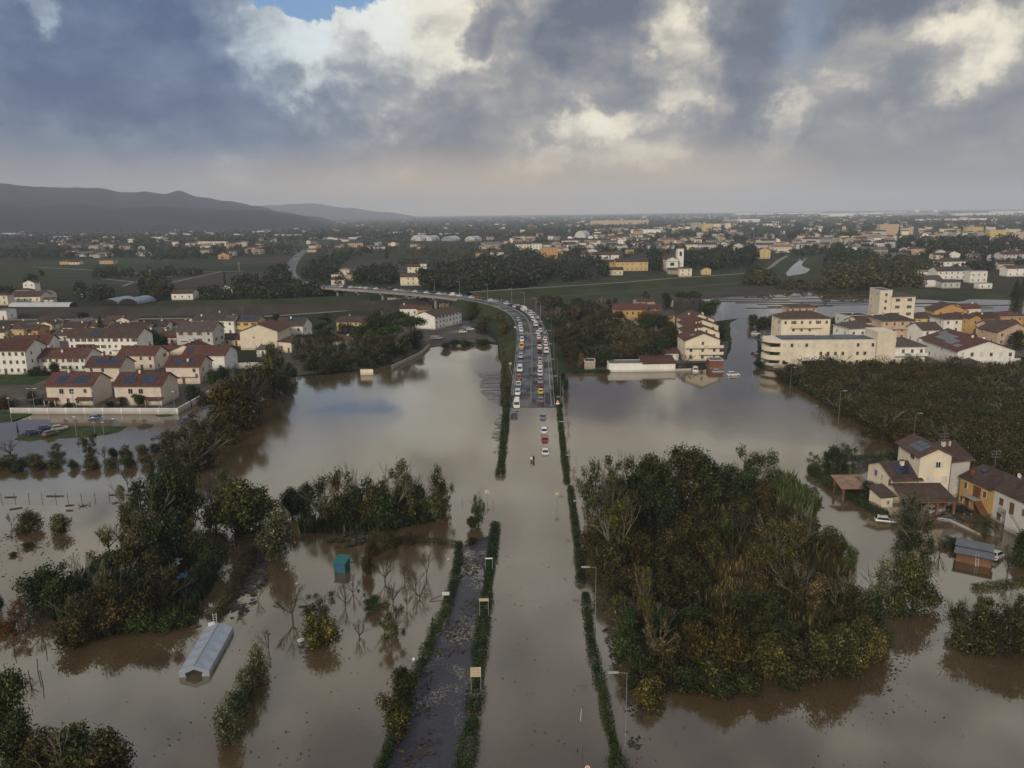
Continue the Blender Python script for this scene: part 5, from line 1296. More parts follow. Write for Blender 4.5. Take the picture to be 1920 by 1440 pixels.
house('small white gable house half hidden in dark garden trees', 648, 668, 676, 664, 640, 12, 'white', 'red', 'y', style='dark', group=V)
house('white row house under red roof near the bridge', 750, 592, 783, 592, 578, 9, 'white', 'red', 'x', 1.6, style='dark', group=V)
house('small orange house joined to the white row near the bridge', 783, 593, 806, 593, 580, 9, 'orange', 'brown', 'x', 1.6, style='dark', group=V)
house('tiny cream gable house just under the bridge deck', 824, 576, 838, 576, 568, 7, 'cream', 'brown', 'y', style='dark', group=V)
house('white house with brown roof between the row and the long block', 800, 600, 822, 604, 587, 9, 'white', 'brown', 'x', 1.6, style='dark', group=V)
house('long white three-storey house set at an angle to the road', 816, 618, 866, 606, 593, 12, 'white', 'brown', 'x', 2.0, style='dark', group=V, cols=8, floors=3)
house('dark red roofed low house in front of the yellow villa', 648, 634, 688, 634, 624, 10, 'cream', 'brown', 'x', style='dark', group=V)
MR = 'buildings right of the raised road'
house('ochre villa with long red roof above the grove', 1150, 608, 1212, 608, 580, 12, 'ochre', 'red', 'x', 2.2, style='dark', group=MR, cols=6, floors=2)
house('yellow right wing of the ochre villa', 1212, 604, 1240, 604, 580, 11, 'yellow', 'red', 'x', 1.8, style='dark', group=MR, floors=2)
house('low brown-roofed barn right of the ochre villa', 1216, 612, 1266, 610, 592, 10, 'ochre', 'dark', 'x', 1.6, style='dark', group=MR)
house('small white house glimpsed behind the dark pines', 1246, 574, 1262, 574, 562, 8, 'white', 'brown', 'x', style='dark', group=MR)
house('brown-roofed house behind the ochre villa', 1195, 574, 1228, 573, 565, 9, 'stone', 'brown', 'x', style='dark', group=MR)
# stepped row, each gable behind the other
sr = [(1284, 677, 1349, 676, 638, 'cream'), (1286, 661, 1348, 660, 624, 'cream'), (1284, 648, 1346, 647, 611, 'yellow'), (1282, 636, 1338, 635, 600, 'cream')]
for i, (a, b_, c_, d_, t_, wl) in enumerate(sr):
    house(['front house of the stepped row, cream gable and balconies', 'second house of the stepped row of red roofs', 'third house of the stepped row, yellowish gable', 'last house of the stepped row, furthest back'][i], a, b_, c_, d_, t_, 13 if i < 3 else 14, 'cream' if i else 'cream', 'red', 'y', 2.6, style=['dark', 'closed_brown'], group='stepped row of red-roofed houses', cols=3, floors=3, chim=3, door=False,
          balc=[(-.02, .55, .64), (.62, 1.08, .64), (.4, 1.08, .32)] if i == 0 else None, panels=[(.4, .62, .15, .4)] if i == 0 else None)
house('small red-roofed porch building left of the stepped row', 1245, 676, 1272, 676, 662, 6, 'white', 'red', 'mono', style='dark', group=MR, chim=0)
house('white flat-roofed long garage along the water', 1141, 697.5, 1205, 697, 685, 7, 'white', 'grey', 'flat', wins=None, group=MR, chim=0, h=2.6, name='garage', cat='garage')
house('white garage with red roof facing the water', 1205, 697, 1266, 696, 682, 8, 'white', 'red', 'mono', 1.4, wins=None, group=MR, chim=0, oh=.4, h=2.9, name='garage', cat='garage')
house('beige low shed at the waterline of the grove', 1096, 692, 1116, 692, 680, 6, 'stone', 'dark', 'flat', wins=None, group=MR, chim=0, name='shed', cat='shed')
house('pale blue roofed canopy shed behind the long garage', 1139, 680, 1155, 680, 668, 4, 'white', 'grey', 'mono', wins=None, group=MR, chim=0, name='shed', cat='shed')
house('brick red shed with flat grey roof standing in water', 1330, 692, 1356, 692, 678, 6, 'brick', 'grey', 'flat', wins=None, group=MR, chim=0, name='shed', cat='shed')
VR = 'buildings of the flooded village on the right'
house('brown hip-roofed cream apartment block with long balcony', 1463, 640, 1555, 639, 598, 13, 'cream', 'brown', 'hip', 2.6, style=['closed_brown', 'dark', 'open_brown'], group=VR, cols=6, floors=3, balc=[(.2, .8, .6), (.2, .8, .28)])
house('set-back top storey of the hip-roofed apartment block', 1478, 612, 1530, 611, 577, 9, 'salmon', 'brown', 'hip', 1.2, style='dark', group=VR, h=Hpx(1478, 612, 577), floors=4, door=False)
lb = house('long cream three-storey block with blue roof panels', 1462, 687, 1640, 686, 640, 11, 'cream', 'grey', 'flat', style=['open_white', 'closed_white', 'dark'], group=VR, cols=13, floors=3, chim=0, panels=[(.02, .44, .3, .85), (.6, .86, .3, .9)])
# rounded left end with wrap balconies, and the tall blank stair wall on the right
X_ = (G(1640, 686) - G(1462, 687)).length / 2; hh = Hpx(1462, 687, 640)
mb = MB(); n = 10
for z0_, z1_ in ((-.8, hh * .10), (hh * .24, hh * .43), (hh * .57, hh * .76), (hh * .92, hh + .5)):
    for i in range(n):
        a0_, a1_ = math.pi / 2 + math.pi * i / n, math.pi / 2 + math.pi * (i + 1) / n
        P0, P1 = (-X_ + 5.2 * math.cos(a0_), 5.5 + 5.5 * math.sin(a0_)), (-X_ + 5.2 * math.cos(a1_), 5.5 + 5.5 * math.sin(a1_))
        mb.poly([(P0[0], P0[1], z0_), (P1[0], P1[1], z0_), (P1[0], P1[1], z1_), (P0[0], P0[1], z1_)], 'wall_cream')
    mb.poly([(-X_ + 5.2 * math.cos(math.pi / 2 + math.pi * i / n), 5.5 + 5.5 * math.sin(math.pi / 2 + math.pi * i / n), z1_) for i in range(n + 1)], 'wall_cream')
mb.build('rounded_end', lb)
mb = MB(); mb.box(-X_ - 3.4, -X_ - .01, 1.4, 9.6, -.5, hh - .2, 'glass_dark'); mb.build('glazing', lb)
mb = MB(); mb.box(X_ + .003, X_ + 6.6, -.4, 11, -.8, Hpx(1640, 686, 622), 'wall_cream'); mb.build('stair_tower', lb)
mb = MB(); mb.box(-X_ * .62, -X_ * .1, -3.2, -.01, 2.7, 2.82, 'wall_white'); mb.box(-X_ * .62, -X_ * .62 + .2, -3.2, -3, -.5, 2.7, 'frame_white'); mb.box(-X_ * .1 - .2, -X_ * .1, -3.2, -3, -.5, 2.7, 'frame_white'); mb.build('awning', lb)
house('white wing with dark hip roof joined to the cream block', 1666, 685, 1733, 684, 650, 12, 'white', 'dark', 'hip', 2.4, style='dark', group=VR, cols=4, floors=2, balc=[(-.02, 1.02, .52)], chim=1)
house('tallest tower block, pale yellow front with green shutters', 1667, 622, 1711, 621, 556, 11, 'cream', 'dark', 'hip', 1.4, style='open_green', group=VR, cols=2, floors=5, chim=0, door=False)
house('narrow stair tower left of the tallest block', 1644, 622, 1667, 622, 546, 13, 'cream', 'grey', 'flat', style='dark', group=VR, cols=1, floors=6, chim=0, door=False)
house('salmon hip-roofed house in the middle of the village', 1652, 638, 1712, 637, 602, 13, 'salmon', 'dark', 'hip', 2.6, style=['closed_brown', 'dark'], group=VR, cols=4, floors=3, balc=[(.3, .7, .6)])
house('grey hip-roofed low house behind the cream block', 1590, 652, 1640, 650, 616, 12, 'white', 'dark', 'hip', 2.4, style='dark', group=VR, floors=2)
house('flat-topped pale house left of the salmon one', 1588, 622, 1632, 620, 594, 10, 'greywhite', 'brown', 'flat', style='dark', group=VR)
house('brown-roofed wing between the pale and salmon houses', 1610, 632, 1652, 630, 604, 10, 'cream', 'brown', 'x', style='dark', group=VR)
for a in [('yellow-walled house with brown hip roof right of the tower', 1714, 617, 1764, 616, 597, 11, 'yellow', 'brown', 'hip', 'closed_green'), ('white house with brown roof and wide porch windows', 1768, 624, 1815, 623, 599, 11, 'white', 'brown', 'hip', 'closed_brown'), ('orange gabled house high on the village skyline', 1750, 600, 1812, 600, 582, 11, 'orange', 'brown', 'y', 'dark'),
          ('white and brown-roofed house before the yellow-walled one', 1728, 646, 1763, 645, 618, 11, 'white', 'brown', 'x', 'dark'), ('bright yellow two-storey house with green shutters', 1836, 624, 1870, 623, 597, 10, 'yellow', 'brown', 'x', 'open_green'), ('ochre gable wing left of the bright yellow house', 1816, 626, 1836, 625, 596, 12, 'ochre', 'brown', 'y', 'dark'),
          ('orange house with red roof at the village right', 1872, 614, 1918, 613, 594, 10, 'orange', 'red', 'hip', 'dark'), ('salmon gabled house with roof panels at the right edge', 1868, 648, 1935, 646, 622, 12, 'salmon', 'brown', 'y', 'dark'), ('cream house behind the orange skyline gable', 1806, 592, 1838, 591, 578, 9, 'cream', 'red', 'x', 'dark'), ('pink-walled house with red roof behind the salmon gable', 1856, 634, 1912, 633, 612, 10, 'pink', 'red', 'x', 'dark')]:
    house(*a[:5], a[5], a[6], a[7], a[8], a[9], style=a[10], group=VR, rise=None)
house('white house with red solar panelled roof, open gable to the viewer', 1793, 690, 1900, 690, 656, 28, 'white', 'red', 'y', 3.4, style=['dark', 'closed_white'], group=VR, cols=6, floors=2, balc=[(.9, 1.07, .42)], panels=[(.15, .5, .3, .5), (.25, .7, .5, .85), (.5, .8, .86, .97), (.1, .3, .1, .25)], chim=2, oh=1.0)
house('grey sheltered annexe before the solar roofed house', 1810, 700, 1852, 700, 686, 6, 'stone', 'dark', 'y', style='dark', group=VR, chim=0)
# ---- near right group (built to survey, all square to the road)
NR = 'flooded houses at the right by the water'
mainb = house('tall cream house with blue roof panels and gable to the camera', 1717, 941, 1776, 941, 853, 9.0, 'cream', 'brown', 'y', 1.5, oh=.7, style='open_white', group=NR, chim=0, door=False, side_wins=False, wins=[(.58, .74, 1.0, 1.2, 'open_white'), (.38, .42, 1.3, 1.3, 'closed_white'), (.82, .42, 1.2, 1.3, 'closed_white')], panels=[(.1, .86, .12, .62)])
win_at(mainb, -(G(1776, 941) - G(1717, 941)).length / 2, 3.0, 7.8, 'l', 'closed_brown', 1.8, 1.0)
wing = house('lower cream wing with dark solar panels on its roof', 1674, 943, 1717, 941, 898, 9.5, 'cream', 'brown', 'x', 2.0, oh=.7, group=NR, wins=[(.7, .56, 1.0, 1.3, 'closed_white')], side_wins=False, panels=[(.25, .98, .2, .85)], chim=1)
xw = -(G(1717, 941) - G(1674, 943)).length / 2
for (yy, zz, st, a, b_) in ((1.6, 2.9, 'closed_brown', 1.0, 1.5), (4.3, 3.2, 'dark', .6, 1.1), (6.6, 3.3, 'open_white', 1.1, 1.3), (1.2, .5, 'dark', .6, .9), (5.6, .6, 'closed_white', 1.0, 1.3)): win_at(wing, xw, yy, zz, 'l', st, a, b_)
gy = house('grey rendered house joining the cream block and the ochre row', 1778, 934, 1812, 930, 862, 10.0, 'greywhite', 'brown', 'x', 2.2, group=NR, wins=[(.35, .42, 1.1, 1.4, 'closed_white'), (.35, .1, 1.1, 1.4, 'closed_white')], chim=3, side_wins=False)
# open porches on posts
def canopy(label, cx, cy, x0, x1, y0, y1, z, rise, roof, post_xy, name='carport', cat='carport', floor_z=-.5, hip=True, post='wall_brick'):
    o = empty(name, (cx, cy, 0)); tag(o, label, cat)
    rb = MB(); mid = (y0 + y1) / 2
    if hip:
        q = min((y1 - y0) / 2, (x1 - x0) / 2) * .8
        A, B_, C_, D_ = (x0, y0, z), (x1, y0, z), (x1, y1, z + rise * .9), (x0, y1, z + rise * .9); e1, e2 = (x0 + q, y1 - .4, z + rise), (x1 - q, y1 - .4, z + rise)
        rb.poly([A, B_, e2, e1], roof); rb.poly([B_, C_, e2], roof); rb.poly([D_, A, e1], roof); rb.poly([C_, D_, e1, e2], roof)
        rb.poly([(p[0], p[1], p[2] - .15) for p in (D_, C_, B_, A)], 'timber')
        for a, b_ in ((A, B_), (B_, C_), (D_, A)): rb.poly([(a[0], a[1], a[2] - .15), (b_[0], b_[1], b_[2] - .15), b_, a], 'timber')
    else:
        rb.hexa([(x0, y0, z - .12), (x1, y0, z - .12), (x1, y1, z + rise - .12), (x0, y1, z + rise - .12), (x0, y0, z), (x1, y0, z), (x1, y1, z + rise), (x0, y1, z + rise)], roof)
    rb.build('roof', o)
    for (px_, py_) in post_xy:
        pm = MB(); pm.box(px_ - .2, px_ + .2, py_ - .2, py_ + .2, floor_z, z - .1 + rise * .9 * max(0, (py_ - y0) / (y1 - y0)) * (1 if not hip else .3), post); pm.build('post', o)
    return o
gA, gB = G(1711, 968), G(1788, 962)
canopy('brown tiled carport roof on brick posts before the cream house', (gA.x + gB.x) / 2, gA.y, -(gB.x - gA.x) / 2 - 1.2, (gB.x - gA.x) / 2, 0, G(1717, 941).y - gA.y - .4, 2.7, 1.5, 'roof_brown', [(-(gB.x - gA.x) / 2, .5), (.5, .5), ((gB.x - gA.x) / 2 - .6, .5), ((gB.x - gA.x) / 2 - .6, 3.5)])
g1 = G(1598, 938)
canopy('low brown hipped porch roof left of the cream wing', g1.x + .5, g1.y, -2.8, 3.2, 0, 5.5, 2.4, 1.1, 'roof_pale', [(-2.2, .5), (2.6, .5), (-2.2, 4.6), (2.6, 4.6)], 'porch', 'porch', post='wall_brick')
house('small cream outhouse with brown roof below the porch', 1650, 962, 1672, 960, 931, 3.5, 'cream', 'brown', 'mono', .8, group=NR, wins=[(.6, .5, .6, .8, 'dark')], chim=0)
mb = MB(); q0, q1 = G(1652, 966), G(1705, 972)
mb.box(0, 6.2, -.12, .12, -.3, 1.5, 'wall_stone'); tag(mb.build('yard_wall', None, (q0.x, q0.y, 0)), 'low rough stone yard wall before the small outhouse', 'wall')
# ochre and white row facing the river street: its long side faces left
def rowhouse(label, pxa, pya, pxb, pyb, top, depth, wall, roof, wl, extra=None):
    a, b_ = G(pxa, pya), G(pxb, pyb)      # far end, near end of the street front
    L = (b_ - a).length; h = Hpx(pxa, pya, top); an = math.atan2(b_.y - a.y, b_.x - a.x)
    o = empty('row_house', (a.x, a.y, 0), an); tag(o, label, 'house', NR)
    W = 'wall_' + wall; mb = MB(); D = depth; rise = D * .2
    mb.poly([(0, 0, -.8), (L, 0, -.8), (L, 0, h), (0, 0, h)], W); mb.poly([(L, D, -.8), (0, D, -.8), (0, D, h), (L, D, h)], W)
    for x in (0, L): mb.poly([(x, 0, -.8), (x, D, -.8), (x, D, h), (x, D / 2, h + rise), (x, 0, h)], W)
    mb.build('wall', o)
    rb = MB(); k = .6; sl = rise / (D / 2); dn = Vector((0, 0, -.16))
    for q in ([(0, -k, h + .12 - sl * k), (L, -k, h + .12 - sl * k), (L, D / 2, h + .12 + rise), (0, D / 2, h + .12 + rise)], [(L, D + k, h + .12 - sl * k), (0, D + k, h + .12 - sl * k), (0, D / 2, h + .12 + rise), (L, D / 2, h + .12 + rise)]):
        rb.hexa([Vector(p) + dn for p in q] + [Vector(p) for p in q], 'roof_' + roof)
    ro = rb.build('roof', o)
    for (fx, z, ww, hh_, st) in wl: win_at(o, L * fx, 0, z, 'f', st, ww, hh_)
    return o, ro, L, h
oc, ro, L_, h_ = rowhouse('ochre row house with brown shutters and outside stair', 1796, 941, 1858, 972, 889, 9, 'ochre', 'brown', [(.18, 3.3, 1.0, 1.4, 'closed_brown'), (.75, 3.2, 1.0, 1.4, 'closed_brown'), (.1, .4, .8, 1.2, 'closed_brown')])
for x_, z_, hh_ in ((L_ * .47, 2.6, 2.1), (L_ * .57, 2.6, 2.1), (L_ * .27, -.3, 2.0), (L_ * .55, -.3, 2.0)):
    dm = MB(); dm.box(x_ - .5, x_ + .5, -.06, .04, z_, z_ + hh_, 'shutter_brown'); dm.build('door', oc)
st = MB(); st.box(L_ * .30, L_ * .66, -1.5, -.01, 2.42, 2.58, 'wall_concrete')
for i in range(11): st.box(L_ * .66 + i * .3, L_ * .66 + (i + 1) * .3, -1.4, -.01, 2.3 - i * .26 - .25, 2.3 - i * .26, 'wall_brick')
st.build('outside_stair', oc)
sk = MB(); sk.hexa([(2.0, 2.4, h_ + 1.05), (2.9, 2.4, h_ + 1.05), (2.9, 3.3, h_ + 1.42), (2.0, 3.3, h_ + 1.42), (2.0, 2.4, h_ + 1.3), (2.9, 2.4, h_ + 1.3), (2.9, 3.3, h_ + 1.64), (2.0, 3.3, h_ + 1.64)], 'solar'); sk.build('skylight', ro)
for (x_, y_) in ((1.6, 1.0), (6.0, 5.0)):
    cm = MB(); cm.box(x_ - .3, x_ + .3, y_ - .3, y_ + .3, h_ + .2, h_ + 1.6, 'wall_brick'); cm.box(x_ - .38, x_ + .38, y_ - .38, y_ + .38, h_ + 1.603, h_ + 1.7, 'roof_brown'); cm.build('chimney', ro)
wh, ro, L_, h_ = rowhouse('white row house with dark shutters and curved stair at the edge', 1859, 972, 1925, 1006, 912, 9, 'greywhite', 'brown', [(.22, 3.2, 1.2, 1.5, 'closed_brown'), (.2, .3, 1.2, 1.5, 'closed_brown'), (.85, 3.2, 1.0, 1.4, 'closed_brown')])
for x_, z_ in ((L_ * .52, 2.6), (L_ * .45, -.3)):
    dm = MB(); dm.box(x_ - .5, x_ + .5, -.06, .04, z_, z_ + 2.1, 'shutter_brown'); dm.build('door', wh)
st = MB(); st.box(L_ * .36, L_ * .58, -1.5, -.01, 2.42, 2.58, 'wall_concrete')
for i in range(11): st.box(L_ * .58 + i * .32, L_ * .58 + (i + 1) * .32, -1.4, -.01, 2.3 - i * .26 - .25, 2.3 - i * .26, 'wall_concrete')
st.hexa([(L_ * .58, -1.5, -.5), (L_ * .58 + 3.6, -1.5, -.5), (L_ * .58 + 3.6, -1.4, -.5), (L_ * .58, -1.4, -.5), (L_ * .58, -1.5, 3.4), (L_ * .58 + 3.6, -1.5, .5), (L_ * .58 + 3.6, -1.4, .5), (L_ * .58, -1.4, 3.4)], 'wall_greywhite')
st.build('outside_stair', wh)
st = MB()
for i in range(12): st.box(L_ * .36 + i * L_ * .02, L_ * .36 + i * L_ * .02 + .03, -1.5, -1.47, 2.58, 3.5, 'metal_dark')
st.box(L_ * .36, L_ * .58, -1.5, -1.46, 3.5, 3.55, 'metal_dark'); st.build('railing', wh)
di = MB(); di.tube((1.5, 3.5, h_ + 1.2), (1.5, 3.5, h_ + 2.6), .03, .03, 'metal_grey', 5)
for i in range(8):
    a0_, a1_ = i * math.pi / 4, (i + 1) * math.pi / 4
    di.poly([(1.5, 3.35, h_ + 2.5), (1.5 + .5 * math.cos(a0_), 3.2, h_ + 2.5 + .5 * math.sin(a0_)), (1.5 + .5 * math.cos(a1_), 3.2, h_ + 2.5 + .5 * math.sin(a1_))], 'plastic_white')
di.build('satellite_dish', ro)
def aerial(label, base, h):
    mb = MB(); mb.tube((0, 0, -1), (0, 0, h), .035, .03, 'metal_grey', 5)
    for i, z in enumerate((h - .1, h - .7, h - 1.3)):
        mb.tube((-.9, 0, z), (.9, 0, z), .02, .02, 'metal_grey', 4)
        for k in range(6): mb.tube((-.8 + .32 * k, -.35, z), (-.8 + .32 * k, .35, z), .014, .014, 'metal_grey', 3)
    o = mb.build('aerial', None, base); tag(o, label, 'aerial'); return o
g = G(1796, 941); aerial('television aerial on the roof ridge of the ochre row', (g.x + 5, g.y - 2, 8.6), 2.4)
g = G(1776, 941); aerial('television aerial behind the tall cream house', (g.x + 1.5, g.y + 6, 9.5), 2.6)
g = G(1859, 972); aerial('tall aerial with three arms on the white row house', (g.x + 4.6, g.y - 4.5, 8.2), 3.4)
for i in range(3):
    x, y = [(388, 622), (452, 621), (300, 640)][i]; b = G(x, y); aerial(['thin aerial above the dark-roofed white house', 'thin aerial above the bright yellow house', 'thin aerial above the estate roofs'][i], (b.x, b.y + 4, 8.5), 3.0)
# ------------------------------------------------------------------ vehicles
def loft(mb, secs, mat):
    """secs: list of (x, [(y,z)...]) closed rings"""
    k0 = len(mb.v); n = len(secs[0][1])
    for x, ring in secs: mb.v += [(x, y, z) for y, z in ring]
    mi = mb.mi(mat)
    for i in range(len(secs) - 1):
        for j in range(n):
            j2 = (j + 1) % n
            mb.f.append((k0 + i * n + j, k0 + (i + 1) * n + j, k0 + (i + 1) * n + j2, k0 + i * n + j2)); mb.m.append(mi)
    mb.f.append(tuple(k0 + j for j in range(n))); mb.m.append(mi)
    mb.f.append(tuple(k0 + (len(secs) - 1) * n + n - 1 - j for j in range(n))); mb.m.append(mi)

def body_ring(w_, zb, zs, zt, tuck=.10):
    h = w_ / 2
    return [(-h + tuck, zb), (h - tuck, zb), (h, zb + .18), (h, zs), (h - .06, zt - .03), (h - .16, zt), (-h + .16, zt), (-h + .06, zt - .03), (-h, zs), (-h, zb + .18)]
def cab_ring(w0, w1, z0, z1):
    return [(-w0 / 2, z0), (w0 / 2, z0), (w1 / 2, z1 - .06), (w1 / 2 - .1, z1), (-w1 / 2 + .1, z1), (-w1 / 2, z1 - .06)]
CARM = {}
WHEEL = None
def car_meshes(style):
    if style in CARM: return CARM[style]
    L = dict(hatch=4.0, sedan=4.5, suv=4.5, van=5.2, camper=6.4, pickup=5.0)[style]; W = dict(van=2.0, camper=2.25).get(style, 1.8)
    # body shell profile: x, bottom, shoulder, top
    if style in ('hatch', 'sedan', 'suv', 'pickup'):
        up = .12 if style in ('suv', 'pickup') else 0
        prof = [(-L / 2, .38, .62, .72), (-L / 2 + .12, .22, .72, .88), (-L * .36, .20, .80, .96), (-L * .1, .20, .82, .97), (L * .22, .20, .80, .94), (L * .40, .20, .72, .82), (L / 2 - .1, .22, .60, .68), (L / 2, .34, .52, .58)]
        if style == 'sedan': prof[1] = (-L / 2 + .12, .22, .76, .92)
        wd = [W * .86, W * .95, W, W, W, W * .97, W * .90, W * .80]
        top = 1.45 + up * 1.8
        if style == 'sedan': cab = [(-L * .38, .94), (-L * .22, top), (L * .05, top), (L * .25, .93)]
        elif style == 'pickup': cab = [(-L * .12, .96), (-L * .08, top), (L * .08, top), (L * .24, .93)]
        else: cab = [(-L * .47, .92), (-L * .38, top), (L * .04, top), (L * .26, .93)]
    elif style == 'van':
        up = .1; top = 1.95
        prof = [(-L / 2, .34, 1.0, 1.12), (-L / 2 + .08, .26, 1.05, 1.18), (0, .26, 1.05, 1.18), (L * .28, .26, 1.02, 1.15), (L * .42, .26, .85, .95), (L / 2, .34, .62, .72)]
        wd = [W * .96, W, W, W, W * .97, W * .86]; cab = [(-L / 2 + .05, 1.16), (-L / 2 + .15, top), (L * .20, top), (L * .38, 1.02)]
    else:
        up = .1; top = 2.75
        prof = [(-L / 2, .5, 1.2, 1.3), (-L / 2 + .08, .4, 1.25, 1.35), (0, .4, 1.25, 1.35), (L * .3, .4, 1.15, 1.25), (L * .44, .4, .95, 1.05), (L / 2, .45, .7, .8)]
        wd = [W * .97, W, W, W * .94, W * .9, W * .8]; cab = [(-L / 2 + .04, 1.32), (-L / 2 + .1, top), (L * .28, top), (L * .40, 1.1)]
    b = MB()
    loft(b, [(x, body_ring(w_, zb + up, zs + up, zt + up)) for (x, zb, zs, zt), w_ in zip(prof, wd)], 'PAINT')
    # greenhouse: pillars and roof in paint, glass panes proud between them
    (xa, za), (xb, zb_), (xc, zc), (xd, zd) = cab
    w0, w1 = W * .93, W * .76
    z0 = min(za, zd) + up - .08; zt = zb_
    lo = [(xa, -w0 / 2, za + up - .05), (xa, w0 / 2, za + up - .05), (xd, w0 / 2, zd + up - .05), (xd, -w0 / 2, zd + up - .05)]
    hi = [(xb, -w1 / 2, zt), (xb, w1 / 2, zt), (xc, w1 / 2, zc), (xc, -w1 / 2, zc)]
    k = len(b.v); b.v += lo + hi
    for q in ((4, 7, 6, 5), (0, 4, 5, 1), (1, 5, 6, 2), (2, 6, 7, 3), (3, 7, 4, 0)):
        b.f.append(tuple(k + i for i in q)); b.m.append(b.mi('PAINT'))
    for i in range(4): pass
    b.box(xb + .03, xc - .03, -w1 / 2 + .08, w1 / 2 - .08, zt - .02, zt + .03, 'PAINT')
    # glass
    gl = {}
    def pane(q, f0=.06, f1=.94, g0=.12, g1=.90, off=.012):
        A, B_, C_, D_ = [Vector(p) for p in q]       # A-B bottom, D-C top
        def at(u, v): return A.lerp(B_, u).lerp(D_.lerp(C_, u), v)
        n = (B_ - A).cross(D_ - A).normalized() * off
        g = MB(); g.hexa([at(f0, g0) , at(f1, g0), at(f1, g1), at(f0, g1), at(f0, g0) + n, at(f1, g0) + n, at(f1, g1) + n, at(f0, g1) + n], 'glass_dark')
        return g.mesh('window')
    glass = [('windscreen', pane([lo[2], lo[3], hi[3], hi[2]][::1] if False else [lo[3], lo[2], hi[2], hi[3]][::-1][::-1]))] if False else []
    mk = lambda nm, a, c, e, g_, **kk: glass.append((nm, pane([a, c, e, g_], **kk)))
    V = Vector
    mk('windscreen', lo[3], lo[2], hi[2], hi[3], off=.02)
    if style != 'camper': mk('rear_window', lo[1], lo[0], hi[0], hi[1], off=.02)
    mk('side_window', lo[2], lo[1], hi[1], hi[2], g0=.16 if style != 'camper' else .3, f0=.04 if style not in ('van', 'camper') else .05, f1=.95 if style not in ('van', 'camper') else .35, off=.02)
    mk('side_window', lo[0], lo[3], hi[3], hi[0], g0=.16 if style != 'camper' else .3, f0=.05 if style not in ('van', 'camper') else .65, f1=.96, off=.02)
    wh = MB()
    for s_ in (0,):
        n = 12
        wh.tube((0, -.11, 0), (0, .11, 0), .31, .31, 'rubber', n); wh.tube((0, -.115, 0), (0, .115, 0), .19, .19, 'metal_grey', 8)
    hl = MB(); hl.box(-.04, .03, -.17, .17, -.08, .08, 'lamp_glass'); tl = MB(); tl.box(-.03, .04, -.14, .14, -.1, .1, 'sign_red')
    pl = MB(); pl.box(-.02, .02, -.26, .26, -.06, .06, 'sign_white')
    mr = MB(); mr.box(-.08, .06, -.1, .1, -.07, .07, 'black')
    wx = L * .31
    parts = [(nm, me, (0, 0, 0)) for nm, me in glass]
    wm = wh.mesh('wheel')
    for x in (-wx, wx):
        for y in (-W / 2 + .1, W / 2 - .1): parts.append(('wheel', wm, (x, y, .31)))
    hm_, tm_, pm_, mm_ = hl.mesh('headlight'), tl.mesh('tail_light'), pl.mesh('number_plate'), mr.mesh('mirror')
    zl = prof[-1][2] + up - .02; zr = prof[0][2] + up + .02
    for s_ in (-1, 1):
        parts.append(('headlight', hm_, (L / 2 - .06, s_ * W * .31, zl)))
        parts.append(('tail_light', tm_, (-L / 2 + .0, s_ * W * .36, zr)))
        parts.append(('mirror', mm_, (L * .2, s_ * (W / 2 + .04), 1.0 + up)))
    parts.append(('number_plate', pm_, (L / 2 - .01, 0, .42 + up)))
    CARM[style] = (b, parts, L)
    return CARM[style]
BODYM = {}
def vehicle(style, paint, loc, yaw, pitch=0.0, roll=0.0, label=None, look=None, group=None, marks='mid', simple=False):
    b, parts, L = car_meshes(style)
    key = (style, paint)
    if key not in BODYM:
        b2 = MB(); b2.v, b2.f, b2.m = b.v, b.f, b.m; b2.mats = ['paint_' + paint if x == 'PAINT' else x for x in b.mats]
        BODYM[key] = b2.mesh('body')
    nm = {'van': 'van', 'camper': 'camper_van', 'pickup': 'pickup_truck'}.get(style, 'car')
    o = empty(nm, loc)
    o.rotation_euler = (Matrix.Rotation(yaw, 3, 'Z') @ Matrix.Rotation(-pitch, 3, 'Y') @ Matrix.Rotation(roll, 3, 'X')).to_euler()
    link('body', BODYM[key], o)
    for pn, me, l_ in parts:
        if simple and pn in ('mirror', 'number_plate'): continue
        c = link(pn, me, o); c.location = l_
    o['category'] = {'van': 'van', 'camper': 'camper van', 'pickup': 'pickup'}.get(style, 'car')
    if group: o['group'] = group
    if label: o['label'] = label
    else: auto(o, look or f'{paint} {o["category"]}', o['category'], group, None, marks)
    return o

ORDW = ['first', 'second', 'third', 'fourth', 'fifth', 'sixth', 'seventh', 'eighth', 'ninth', 'tenth', 'eleventh', 'twelfth', 'thirteenth', 'fourteenth', 'fifteenth', 'sixteenth', 'seventeenth', 'eighteenth', 'nineteenth', 'twentieth']
CN = dict(bluegrey='blue-grey', skyblue='bright blue')
STN = dict(hatch='small car', sedan='saloon car', suv='tall car', van='van', camper='camper van', pickup='pickup truck')
def s_of(px, py):
    """distance along the road where the deck passes this survey row"""
    best = min(range(len(road_c)), key=lambda i: (P(road_c[i])[1] - py) ** 2 + (P(road_c[i])[0] - px) ** 2 * .15)
    i = best
    # refine
    bs, bd = RL[i], 1e9
    for k in range(-24, 25):
        s = min(max(RL[i] + k * .5, 0), RL[-1] - 1); q = P(road_at(s, 0)[0]); d_ = abs(q[1] - py) + abs(q[0] - px) * .1
        if d_ < bd: bd, bs = d_, s
    return bs
LQ, RQ, SQ, WQ = 'cars queued in the left lane', 'cars queued in the right lane', 'cars queued in the slip lane', 'cars queued round the bridge bend'
Z3 = lambda zx, zy: (820 + zx / 6, 560 + zy / 6)
